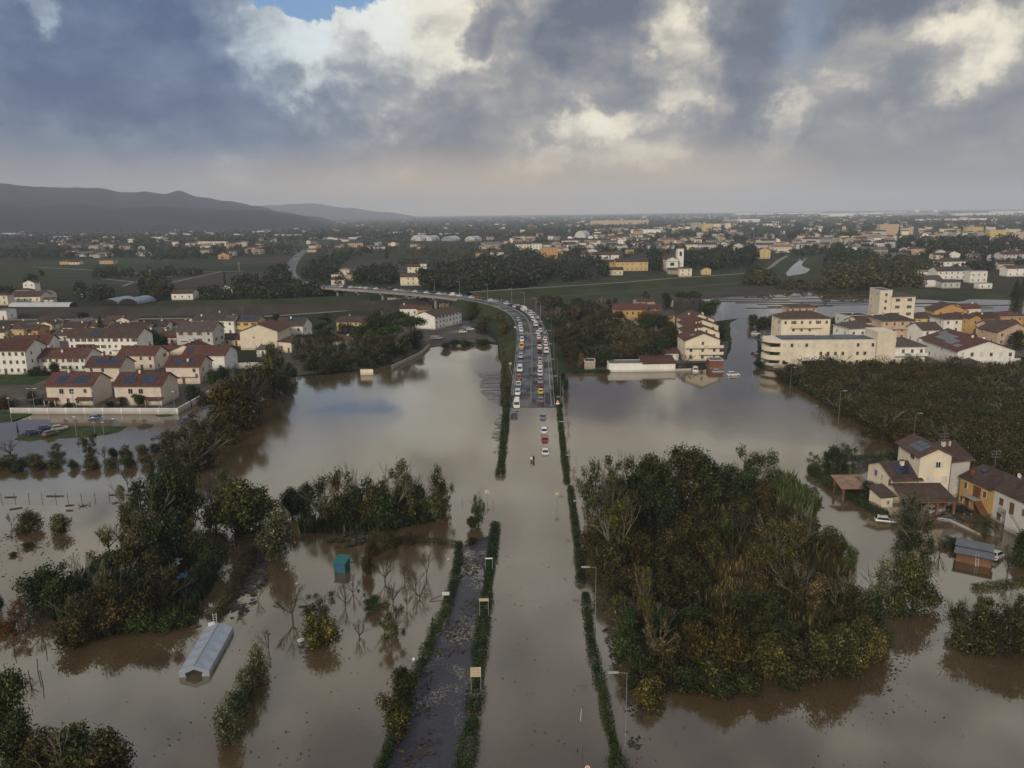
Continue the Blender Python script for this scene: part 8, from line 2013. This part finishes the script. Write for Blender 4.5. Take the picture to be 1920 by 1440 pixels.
arch('white domed sports hall with arched front', 1077, 1098, 446, 433, 40, 'tunnel_white'); arch('small white dome right of the domed hall', 1112, 1130, 434, 429, 40, 'tunnel_white')
for i, (x0, x1, y, yt) in enumerate(((480, 585, 442.5, 440), (580, 668, 448.5, 445), (668, 700, 446, 443.5), (770, 860, 440, 437.5), (728, 752, 437.5, 435), (0, 48, 440, 437), (90, 130, 446, 443), (310, 360, 441, 438), (432, 470, 441, 438.5), (480, 505, 435.5, 433))):
    arch(['long pale greenhouse row left of the road bend', 'bright greenhouse row behind the road bend', 'short greenhouse at the end of the bright row', 'thin greenhouse line behind the arched halls', 'small pale greenhouse left of the arched halls', 'pale greenhouse strip at the left edge', 'pale greenhouse strip below the hill town', 'pale greenhouse strip in the left distance', 'greenhouse strip right of the long beige block', 'faint greenhouse strip on the horizon fields'][i], x0, x1, y, yt, 30, 'tunnel_white', 'greenhouse', 'tunnel_white', True)
for i, (x0, x1, y, yt, wl) in enumerate(((1540, 1650, 403, 400, 'white'), (1555, 1600, 406, 401, 'white'), (1725, 1850, 414, 411, 'white'), (1660, 1760, 404, 399, 'stone'), (1716, 1723, 399, 393, 'white'), (1752, 1759, 399, 393, 'white'), (1790, 1900, 404, 400, 'white'), (1380, 1450, 403, 400, 'white'), (1640, 1700, 401, 398, 'white'), (1455, 1540, 402, 399.5, 'white'), (1860, 1925, 400, 396, 'white'), (1425, 1460, 424, 420, 'white'), (1240, 1300, 430, 426, 'white'))):
    fh(['thin white industrial hall on the right horizon', 'banded white hall under the horizon', 'long bright hall below the right horizon', 'dark blue-grey industrial hall', 'left small white silo block on the skyline', 'right small white silo block on the skyline', 'bluish long hall at the far right', 'white hall strip left of the industrial halls', 'pale hall between the silo blocks and horizon', 'faint white hall on the centre-right horizon', 'pale hall at the right end of the horizon', 'white sheds right of the apartment slabs', 'white sheds left of the apartment slabs'][i], x0, x1, y, yt, wl, 'grey', 'flat', 40)

# ------------------------------------------------------------------ random town fabric: the largest as individual houses, the rest as one mass
FW = ['white', 'cream', 'greywhite', 'stone', 'stone', 'greywhite', 'salmon']
FR_ = ['brown', 'brown', 'red', 'pale', 'grey', 'brown']
FHM = {}
def farhouse_meshes(wl, rf, var):
    k = (wl, rf, var)
    if k in FHM: return FHM[k]
    r = random.Random(var * 5 + 1); w_, d, h = [(13, 10, 6), (19, 11, 6.5), (11, 10, 8.5), (26, 12, 9)][var]
    mb = MB(); X = w_ / 2; rise = d * .2; W = 'wall_' + wl
    mb.poly([(-X, 0, -.5), (X, 0, -.5), (X, 0, h), (-X, 0, h)], W); mb.poly([(X, d, -.5), (-X, d, -.5), (-X, d, h), (X, d, h)], W)
    mb.poly([(X, 0, -.5), (X, d, -.5), (X, d, h), (X, d / 2, h + rise), (X, 0, h)], W); mb.poly([(-X, d, -.5), (-X, 0, -.5), (-X, 0, h), (-X, d / 2, h + rise), (-X, d, h)], W)
    n = int(w_ / 3.6); fl = int(h / 2.9)
    wd = MB()
    for f_ in range(fl):
        for i in range(n):
            x = -X + w_ * (i + .5) / n; wd.box(x - .55, x + .55, -.05, -.004, f_ * 2.9 + 1, f_ * 2.9 + 2.3, 'glass_dark')
    rb = MB(); R_ = 'roof_' + rf; k_ = .5; sl = rise / (d / 2); e_ = h + .1
    rb.hexa([(-X - k_, -k_, e_ - sl * k_ - .15), (X + k_, -k_, e_ - sl * k_ - .15), (X + k_, d / 2, e_ + rise - .15), (-X - k_, d / 2, e_ + rise - .15), (-X - k_, -k_, e_ - sl * k_), (X + k_, -k_, e_ - sl * k_), (X + k_, d / 2, e_ + rise), (-X - k_, d / 2, e_ + rise)], R_)
    rb.hexa([(X + k_, d + k_, e_ - sl * k_ - .15), (-X - k_, d + k_, e_ - sl * k_ - .15), (-X - k_, d / 2, e_ + rise - .15), (X + k_, d / 2, e_ + rise - .15), (X + k_, d + k_, e_ - sl * k_), (-X - k_, d + k_, e_ - sl * k_), (-X - k_, d / 2, e_ + rise), (X + k_, d / 2, e_ + rise)], R_)
    FHM[k] = (mb.mesh('wall'), rb.mesh('roof'), wd.mesh('windows'), mb, rb)
    return FHM[k]
zones = [  # polygon in survey pixels, share, spacing m
 ([(960, 452), (1150, 446), (1240, 452), (1420, 458), (1420, 486), (1330, 492), (1240, 478), (1140, 486), (1060, 476), (960, 470)], 78, 17),
 ([(1425, 462), (1500, 455), (1640, 452), (1640, 470), (1600, 478), (1560, 466), (1440, 486)], 26, 17),
 ([(1640, 450), (1740, 448), (1850, 452), (1925, 456), (1925, 500), (1860, 500), (1740, 480), (1640, 472)], 26, 19),
 ([(1180, 428), (1400, 428), (1420, 450), (1200, 450)], 16, 25), ([(1500, 430), (1640, 425), (1850, 428), (1925, 432), (1925, 448), (1500, 450)], 34, 24),
 ([(0, 424), (230, 420), (230, 432), (0, 434)], 10, 40), ([(560, 470), (960, 470), (960, 455), (560, 455)], 8, 40), ([(230, 450), (530, 446), (530, 470), (230, 475)], 12, 40)]
rz_ = random.Random(77); taken = []
nh = 0
for poly, n, gap in zones:
    W = [G(*p) for p in poly]; x0, x1, y0, y1 = min(p.x for p in W), max(p.x for p in W), min(p.y for p in W), max(p.y for p in W); c = t_ = 0
    while c < n and t_ < n * 400:
        t_ += 1; x, y = rz_.uniform(x0, x1), rz_.uniform(y0, y1)
        if not inpoly(x, y, W) or any((x - q[0]) ** 2 + (y - q[1]) ** 2 < gap * gap for q in taken): continue
        taken.append((x, y)); wl, rf, v = rz_.choice(FW), rz_.choice(FR_), rz_.choice((0, 0, 1, 2, 2, 3))
        a_, b_, c_, _, _ = farhouse_meshes(wl, rf, v)
        o = empty('house', (x, y, -.2), rz_.choice((0, .25, -.3, .1, 1.2, -1.0)) + rz_.uniform(-.1, .1)); link('wall', a_, o); link('roof', b_, o); link('window', c_, o)['kind'] = 'stuff'
        auto(o, dict(white='white', cream='cream', stone='grey', greywhite='off-white', salmon='salmon')[wl] + ' ' + ['house', 'long house', 'tall house', 'apartment house'][v] + ' with ' + dict(brown='brown', red='red', pale='pale', grey='grey')[rf] + ' roof', 'house', 'houses of the towns on the plain', None, 'far'); c += 1; nh += 1
print('far houses', nh)
# mass of farther buildings: one object
def mass(name, specs, label, cat, seed):
    rs = random.Random(seed); V, Fc, Mi = [], [], []; mats = []
    for poly, n, (w0, w1), (h0, h1), mset in specs:
        W = [G(*p) for p in poly]; x0, x1, y0, y1 = min(p.x for p in W), max(p.x for p in W), min(p.y for p in W), max(p.y for p in W); c = 0
        # density even in the picture's depth: sample survey pixels
        xs = [p[0] for p in poly]; ys = [p[1] for p in poly]; t_ = 0
        while c < n and t_ < n * 60:
            t_ += 1; px, py = rs.uniform(min(xs), max(xs)), rs.uniform(min(ys), max(ys))
            if not inpoly(px, py, poly): continue
            b = G(px, py); w_, d, h = rs.uniform(w0, w1), rs.uniform(9, 14), rs.uniform(h0, h1); a = rs.uniform(-.5, .5); ca, sa = math.cos(a), math.sin(a); k = len(V); X = w_ / 2; r_ = d * .2 if w_ < 30 else .3
            for (x, y, z) in ((-X, 0, -.5), (X, 0, -.5), (X, d, -.5), (-X, d, -.5), (-X, 0, h), (X, 0, h), (X, d, h), (-X, d, h), (-X - .5, d / 2, h + r_), (X + .5, d / 2, h + r_)):
                V.append((b.x + x * ca - y * sa, b.y + x * sa + y * ca, z))
            wm = rs.choice(mset); rm = 'roof_' + rs.choice(FR_) if w_ < 30 else 'wall_greywhite'
            for m_ in (wm, rm):
                if m_ not in mats: mats.append(m_)
            for f_, m_ in (((0, 1, 5, 4), wm), ((1, 2, 6, 5), wm), ((2, 3, 7, 6), wm), ((3, 0, 4, 7), wm), ((5, 6, 9), wm), ((7, 4, 8), wm), ((4, 5, 9, 8), rm), ((6, 7, 8, 9), rm)):
                Fc.append(tuple(k + i for i in f_)); Mi.append(mats.index(m_))
            c += 1
    me = bpy.data.meshes.new(name); me.from_pydata(V, [], Fc)
    for m_ in mats: me.materials.append(M[m_])
    me.polygons.foreach_set('material_index', Mi); me.update()
    return tag(link(name, me), label, cat, kind='stuff')
WM = ['wall_greywhite', 'wall_stone', 'wall_stone', 'wall_concrete', 'wall_stone', 'wall_salmon', 'wall_cream']
mass('distant_buildings', [
 ([(900, 408), (1925, 396), (1925, 428), (1500, 430), (1200, 434), (960, 440)], 190, (9, 20), (4, 7), WM),
 ([(960, 404), (1925, 391), (1925, 404), (1400, 409), (960, 412)], 200, (14, 44), (5, 8), WM),
 ([(0, 420), (240, 414), (300, 420), (240, 434), (0, 438)], 110, (10, 24), (5, 9), WM),
 ([(250, 410), (700, 408), (950, 410), (950, 440), (700, 440), (250, 444)], 70, (10, 22), (4, 6), WM),
 ([(0, 440), (950, 440), (950, 470), (560, 474), (300, 486), (0, 486)], 60, (9, 20), (3, 5), WM),
 ([(960, 436), (1925, 430), (1925, 455), (1400, 462), (1150, 446), (960, 450)], 60, (10, 18), (4, 8), WM)], 'countless tiny houses and halls scattered over the hazy plain', 'distant buildings', 5)
mass('distant_buildings', [([(0, 392), (300, 388), (380, 396), (300, 408), (100, 412), (0, 412)], 60, (10, 20), (5, 8), WM)], 'pale specks of houses on the lower hill slopes', 'distant buildings', 6)

# ------------------------------------------------------------------ trees of the plain: lumpy crowns grown in numbers, one mass
def treemass(name, specs, mat, label, seed, quads=46, leaf=.20):
    rs = np.random.RandomState(seed); pr = random.Random(seed); Pn, Nn, Sz = [], [], []
    for poly, n, (h0, h1), asp in specs:
        xs = [p[0] for p in poly]; ys = [p[1] for p in poly]; c = t_ = 0
        while c < n and t_ < n * 60:
            t_ += 1; px, py = pr.uniform(min(xs), max(xs)), pr.uniform(min(ys), max(ys))
            if not inpoly(px, py, poly): continue
            c += 1; b = G(px, py); h = pr.uniform(h0, h1); w_ = h * asp * pr.uniform(.8, 1.3)
            d = rs.normal(0, 1, (quads, 3)); d /= np.linalg.norm(d, axis=1)[:, None]
            r_ = rs.uniform(.55, 1.05, quads)[:, None]
            Pn.append(d * r_ * np.array([w_ / 2, w_ / 2, h * .46]) + np.array([b.x, b.y, h * .48])); Nn.append(d); Sz.append(np.full(quads, leaf * (w_ + h) * .62))
    me = leaves_mesh(name, np.concatenate(Pn), np.concatenate(Nn), np.concatenate(Sz), mat, seed)
    return tag(link(name, me), label, 'trees', kind='stuff')
for nm_, a_, b2_ in (('far_dark', (.012, .018, .013), (.026, .034, .021)), ('far_olive', (.022, .026, .015), (.045, .047, .026)), ('far_grey', (.020, .022, .018), (.038, .040, .030))): leafmat(nm_, a_, b2_)
treemass('thicket', [([(1458, 706), (1530, 698), (1700, 693), (1960, 698), (2060, 760), (2060, 930), (1900, 905), (1780, 868), (1700, 840), (1600, 788)], 360, (4.0, 7.5), 1.45)], 'leaf_thicket', 'tangled brown green thicket massed behind the right-hand houses', 20, 700, .034)
treemass('woodland', [([(790, 545), (785, 530), (820, 515), (870, 500), (930, 492), (1000, 490), (1030, 505), (1030, 525), (1000, 538), (900, 550)], 420, (9, 15), .55)], 'far_dark', 'dense dark poplar wood behind the bridge', 21, 60)
treemass('woodland', [([(1030, 520), (1040, 500), (1130, 500), (1140, 522), (1060, 530)], 80, (7, 12), .8), ([(1215, 512), (1216, 480), (1236, 480), (1238, 512)], 50, (12, 19), .35), ([(1275, 500), (1285, 482), (1410, 470), (1425, 495), (1350, 508), (1280, 506)], 170, (9, 15), .6)], 'far_dark', 'dark conifers and poplars around the church and orange block', 22, 50)
treemass('woodland', [([(570, 530), (575, 500), (620, 480), (700, 470), (640, 500), (640, 535)], 120, (6, 10), .9), ([(520, 545), (500, 520), (535, 500), (548, 540), (600, 556), (520, 562)], 130, (6, 10), .9), ([(660, 533), (675, 515), (745, 512), (745, 535)], 70, (8, 13), .6), ([(600, 545), (560, 545), (470, 555), (480, 562), (600, 562)], 60, (5, 8), .9)], 'far_dark', 'dark scrub and trees lining the road bend and bridge approach', 23, 50)
treemass('woodland', [([(1400, 540), (1400, 512), (1438, 510), (1452, 540)], 60, (6, 10), 1.0), ([(1440, 545), (1452, 532), (1550, 530), (1550, 545)], 60, (3, 5), 1.2), ([(1545, 545), (1550, 503), (1640, 505), (1700, 520), (1740, 545)], 210, (6, 11), 1.0), ([(1600, 505), (1640, 485), (1740, 490), (1760, 505), (1700, 515)], 90, (6, 10), 1.0)], 'far_olive', 'grey green riverside trees behind the far flood', 24, 50)
treemass('woodland', [([(1550, 500), (1560, 470), (1620, 465), (1640, 490)], 70, (9, 14), .8), ([(1680, 470), (1690, 455), (1900, 452), (1915, 478), (1780, 482)], 200, (10, 17), .7), ([(1740, 505), (1800, 495), (1870, 500), (1860, 510)], 30, (6, 9), 1), ([(1400, 448), (1420, 436), (1560, 432), (1640, 438), (1600, 450)], 170, (8, 13), .9), ([(1225, 450), (1230, 440), (1330, 436), (1400, 440), (1400, 452)], 110, (8, 13), .9), ([(1175, 470), (1180, 452), (1220, 450), (1225, 470)], 40, (10, 14), .6)], 'far_dark', 'dark tree belts between the right-hand town blocks', 25, 44)
treemass('woodland', [([(0, 488), (0, 465), (130, 458), (330, 462), (560, 455), (560, 478), (330, 484), (180, 484)], 700, (5, 9), 1.0), ([(170, 525), (180, 508), (300, 505), (380, 512), (370, 520), (260, 522)], 120, (4, 8), 1.0), ([(130, 560), (140, 540), (210, 545), (230, 565), (140, 568)], 50, (5, 8), 1), ([(260, 565), (270, 535), (320, 535), (320, 562)], 35, (8, 13), .8), ([(435, 560), (440, 525), (500, 530), (600, 545), (600, 562), (480, 566)], 150, (6, 11), .8), ([(360, 566), (370, 550), (430, 552), (430, 566)], 40, (5, 8), 1), ([(0, 552), (10, 545), (30, 548), (20, 558)], 10, (5, 8), 1), ([(280, 490), (420, 486), (430, 478), (300, 480)], 60, (4, 7), 1)], 'far_dark', 'dark hedgerows and copses of the left fields', 26, 34)
treemass('woodland', [([(560, 468), (700, 452), (950, 448), (960, 475), (890, 492), (760, 478), (640, 476)], 300, (4, 9), 1.0), ([(700, 500), (760, 492), (900, 484), (960, 486), (900, 500)], 70, (4, 8), 1), ([(960, 500), (960, 480), (1140, 478), (1140, 500)], 120, (5, 10), .9)], 'far_olive', 'olive hedges and orchards of the middle plain', 27, 34)
treemass('woodland', [([(0, 455), (0, 425), (300, 420), (620, 412), (960, 410), (960, 446), (600, 452), (300, 460)], 2200, (6, 11), 1.4), ([(960, 448), (960, 410), (1200, 405), (1500, 402), (1925, 395), (1925, 430), (1500, 432), (1200, 438)], 2600, (6, 11), 1.2)], 'far_grey', 'blue-grey far tree belts fading into haze', 28, 16, .34)
treemass('woodland', [([(0, 424), (0, 410), (500, 405), (960, 404), (960, 412), (500, 415)], 700, (8, 14), 2.0), ([(960, 412), (960, 403), (1925, 391), (1925, 398), (1400, 405)], 700, (8, 14), 2.0)], 'far_grey', 'thin dark tree line along the horizon', 29, 10, .5)
treemass('woodland', [([(955, 455), (1150, 448), (1420, 455), (1420, 488), (1300, 480), (1200, 478), (1130, 492), (960, 480)], 620, (5, 10), .8), ([(1430, 470), (1640, 455), (1925, 455), (1925, 500), (1860, 505), (1700, 485), (1440, 480)], 460, (5, 9), 1)], 'far_dark', 'garden trees between the town houses', 30, 34)
# a few singles that stand out
for (x, y, w_, h_, k, m2, lb_) in ((422, 533, 7, 27, 'column', 'leaf_dark', 'lone black cypress in the left fields'), (725, 487, 11, 26, 'cone', 'leaf_dark', 'dark conifer alone on the middle plain'), (701, 533, 9, 26, 'cone', 'leaf_dark', 'pointed dark conifer by the tower farmhouse'), (60, 535, 30, 27, 'round', 'leaf_dark', 'round dark tree above the yellow farm'), (79, 517, 14, 13, 'round', 'leaf_dark', 'small round tree alone in the left field'), (460, 545, 36, 32, 'round', 'leaf_dark', 'big dark round tree right of the cypress'), (302, 562, 36, 36, 'round', 'leaf_olive', 'olive round tree beside the levee cottage'), (266, 548, 20, 30, 'round', 'leaf_dark', 'dark tree left of the olive round one'), (859, 499, 8, 19, 'column', 'leaf_dark', 'slim dark cypress left of the poplar wood'), (694, 472, 22, 7, 'bush', 'leaf_dark', 'flat dark copse in the open middle field'), (1500, 445, 10, 14, 'cone', 'leaf_dark', 'pointed tree in the right-hand town'), (1684, 452, 7, 30, 'column', 'leaf_dark', 'tall dark cypress before the brick apartment block'), (1900, 590, 24, 70, 'column', 'leaf_dark', 'tall dark poplar mass at the right edge above the flood')):
    plant(x, y, w_, h_, k, m2, lb_, marks='far')
# ------------------------------------------------------------------ haze: one closed box of even air
mb = MB(); S_ = FARR + 500
mb.box(-S_, S_, -S_, S_, -25.0, 440.0, 'black')
hz_o = mb.build('haze')
mh = bpy.data.materials.new('haze_air'); mh.use_nodes = True
th = NT(mh.node_tree); th.n.clear()
pv = th.node('ShaderNodeVolumePrincipled')
pv.inputs['Color'].default_value = (.64, .73, .87, 1)
pv.inputs['Density'].default_value = 0.000095
pv.inputs['Anisotropy'].default_value = -0.25
out = th.node('ShaderNodeOutputMaterial')
th.l.new(pv.outputs[0], out.inputs['Volume'])
hz_o.data.materials.clear(); hz_o.data.materials.append(mh)
tag(hz_o, kind='stuff')
# ------------------------------------------------------------------ labels from where things really stand
MARKS = dict(
 main=[(22, 1300, 'the left photo edge'), (385, 1220, 'the plastic greenhouse'), (636, 1058, 'the teal shed'), (893, 1260, 'the cream sign board'), (907, 1120, 'the framed road sign'), (565, 1203, 'the striped tub'),
       (340, 950, "the belt's tallest dark tree"), (460, 950, 'the broad olive crown'), (362, 1000, 'the slim yellow tree'), (822, 930, 'the upright bushy tree'), (55, 975, 'the wire fence bushes'), (548, 1130, 'the largest leafless tree'),
       (24, 1160, 'the rust red tree'), (757, 1290, 'the hedge-line trees'), (437, 760, 'the big autumn tree'), (90, 805, 'the cars on grass'), (180, 860, 'the orchard rows'),
       (1157, 1010, 'the tall gold tree'), (1300, 890, 'the widest copse top'), (1410, 890, 'the grey separate crown'), (1480, 945, 'the bright reeds'), (1300, 1000, "the copse's central orange crown"), (1365, 1210, 'the brightest orange tree'),
       (1225, 1290, 'the nearest lamp'), (1210, 1120, 'the yellow spire'), (1540, 1220, 'the broad olive front tree'), (1440, 1130, 'the dark clearing mound'), (1712, 1090, 'the big round olive tree'), (1720, 960, 'the carport'), (1815, 1045, 'the flat shed'), (1870, 1040, 'the white car by the shed'), (1563, 860, 'the garden corner'), (1860, 1180, 'the lower right thicket'), (1847, 980, 'the palm')],
 mid=[(150, 740, 'the first pink house'), (260, 740, 'the second pink house'), (345, 690, 'the white gabled house'), (110, 670, 'the long white terrace'), (487, 630, 'the cream gable house'), (552, 615, 'the white house by the cedar'), (660, 610, 'the yellow villa'), (840, 600, 'the long white house'),
      (735, 650, 'the front umbrella pine'), (915, 640, 'the flooded car park'), (993, 700, 'the queue of cars'), (1195, 590, 'the ochre villa'), (1200, 690, 'the long white garage'), (1320, 660, 'the stepped row of houses'), (1180, 650, 'the straw coloured tree'), (1340, 685, 'the brick shed'), (1415, 660, 'the flooded street'), (1500, 610, 'the hip-roofed apartment block'), (1550, 665, 'the long cream block'),
      (1690, 580, 'the tall tower block'), (1700, 660, 'the white wing'), (1830, 670, 'the solar roofed house'), (1840, 600, 'the yellow houses'), (1060, 720, 'the road verge')],
 thicket=[(1560, 720, 'the long cream block'), (1700, 720, 'the white wing'), (1850, 720, 'the solar roofed house'), (1574, 770, 'the lone street lamp'), (1482, 720, 'the small lamp'), (1740, 840, 'the blue panelled roof'), (1850, 860, 'the ochre row house'), (1640, 800, "the thicket's waterline"), (1930, 780, 'the right photo edge')],
 far=[(60, 550, 'the yellow farm cluster'), (70, 571, 'the long white tunnel'), (235, 565, 'the twin arched sheds'), (350, 550, 'the cottage by the levee'), (425, 520, 'the lone cypress'), (395, 456, 'the long beige block'), (110, 425, 'the hill-foot town'), (135, 490, 'the pair of field cottages'), (550, 500, 'the bend of the road'), (640, 520, 'the beige villa'), (770, 515, 'the tower farmhouse'),
      (830, 448, 'the white arched halls'), (725, 470, 'the dark field conifer'), (905, 480, 'the orange cottage'), (1025, 475, 'the orange block'), (1165, 458, 'the white tower block'), (1180, 500, 'the long yellow building'), (1262, 490, 'the church'), (1088, 440, 'the white domed hall'), (1160, 418, 'the long pink warehouse'), (1413, 440, 'the thin mast'), (1330, 428, 'the cream apartment slabs'), (1490, 500, 'the river bend'),
      (1665, 432, 'the brick apartment block'), (1868, 440, 'the ochre apartment block'), (1640, 475, 'the grey farm shed'), (1780, 520, 'the ruined white farm'), (1718, 472, 'the pink house'), (1890, 500, 'the right-hand villas'), (560, 443, 'the long greenhouses'), (900, 530, 'the poplar wood'), (1740, 405, 'the industrial halls'), (1230, 435, 'the white sports halls')])
MARKS['bridge'] = [(1010, 600, 'the start of the bend'), (985, 582, 'the bend top'), (945, 572, 'the viaduct start'), (900, 563, 'the third bridge lamp'), (850, 555, 'the bridge middle'), (800, 551, 'the poplar wood'), (750, 547, 'the river wall'), (700, 543, 'the tower farmhouse'), (650, 540, 'the beige villa'), (550, 510, 'the far S-bend')]
ORD = ['leftmost', 'second from left', 'third from left', 'fourth from left', 'fifth from left', 'sixth from left', 'seventh from left', 'eighth from left', 'ninth from left', 'tenth from left']
bpy.context.view_layer.update()
def clip_words(s_, n=16): return ' '.join(s_.split()[:n])
buckets = {}
for o, look, at, mk in AUTO:
    p = at or P(o.matrix_world.translation + Vector((0, 0, 2)))
    best = min(MARKS[mk], key=lambda k: (k[0] - p[0]) ** 2 + ((k[1] - p[1]) * 1.6) ** 2)
    dx, dy = p[0] - best[0], p[1] - best[1]
    if mk == 'thicket' and 'edge' in best[2] or mk == 'main' and 'edge' in best[2]: rel = 'beside'
    elif abs(dx) < 9 and abs(dy) < 6: rel = 'right beside'
    elif abs(dx) >= abs(dy) * 1.3: rel = 'left of' if dx < 0 else 'right of'
    else: rel = 'behind' if dy < 0 else 'in front of'
    buckets.setdefault((look, rel, best[2]), []).append((p[0], p[1], o))
for (look, rel, mk), L in buckets.items():
    L.sort(key=lambda q: (q[0], q[1]))
    for i, (x, y, o) in enumerate(L):
        if len(L) == 1: lb = f'{look} {rel} {mk}'
        elif len(L) == 2: lb = f'{look} {rel} {mk}, the {["left", "right"][i]} one of two'
        elif i < len(ORD): lb = f'{look} {rel} {mk}, {ORD[i]}' if i or True else ''
        else: lb = f'{look} {rel} {mk}, among the right-hand ones'
        o['label'] = clip_words(lb)
        if len(L) > 1 and not o.get('group'): o['group'] = f'{look} {rel} {mk}'[:60]
print('things', len([o for o in scene.objects if o.parent is None]), 'objects', len(scene.objects), 'meshes', len(bpy.data.meshes))
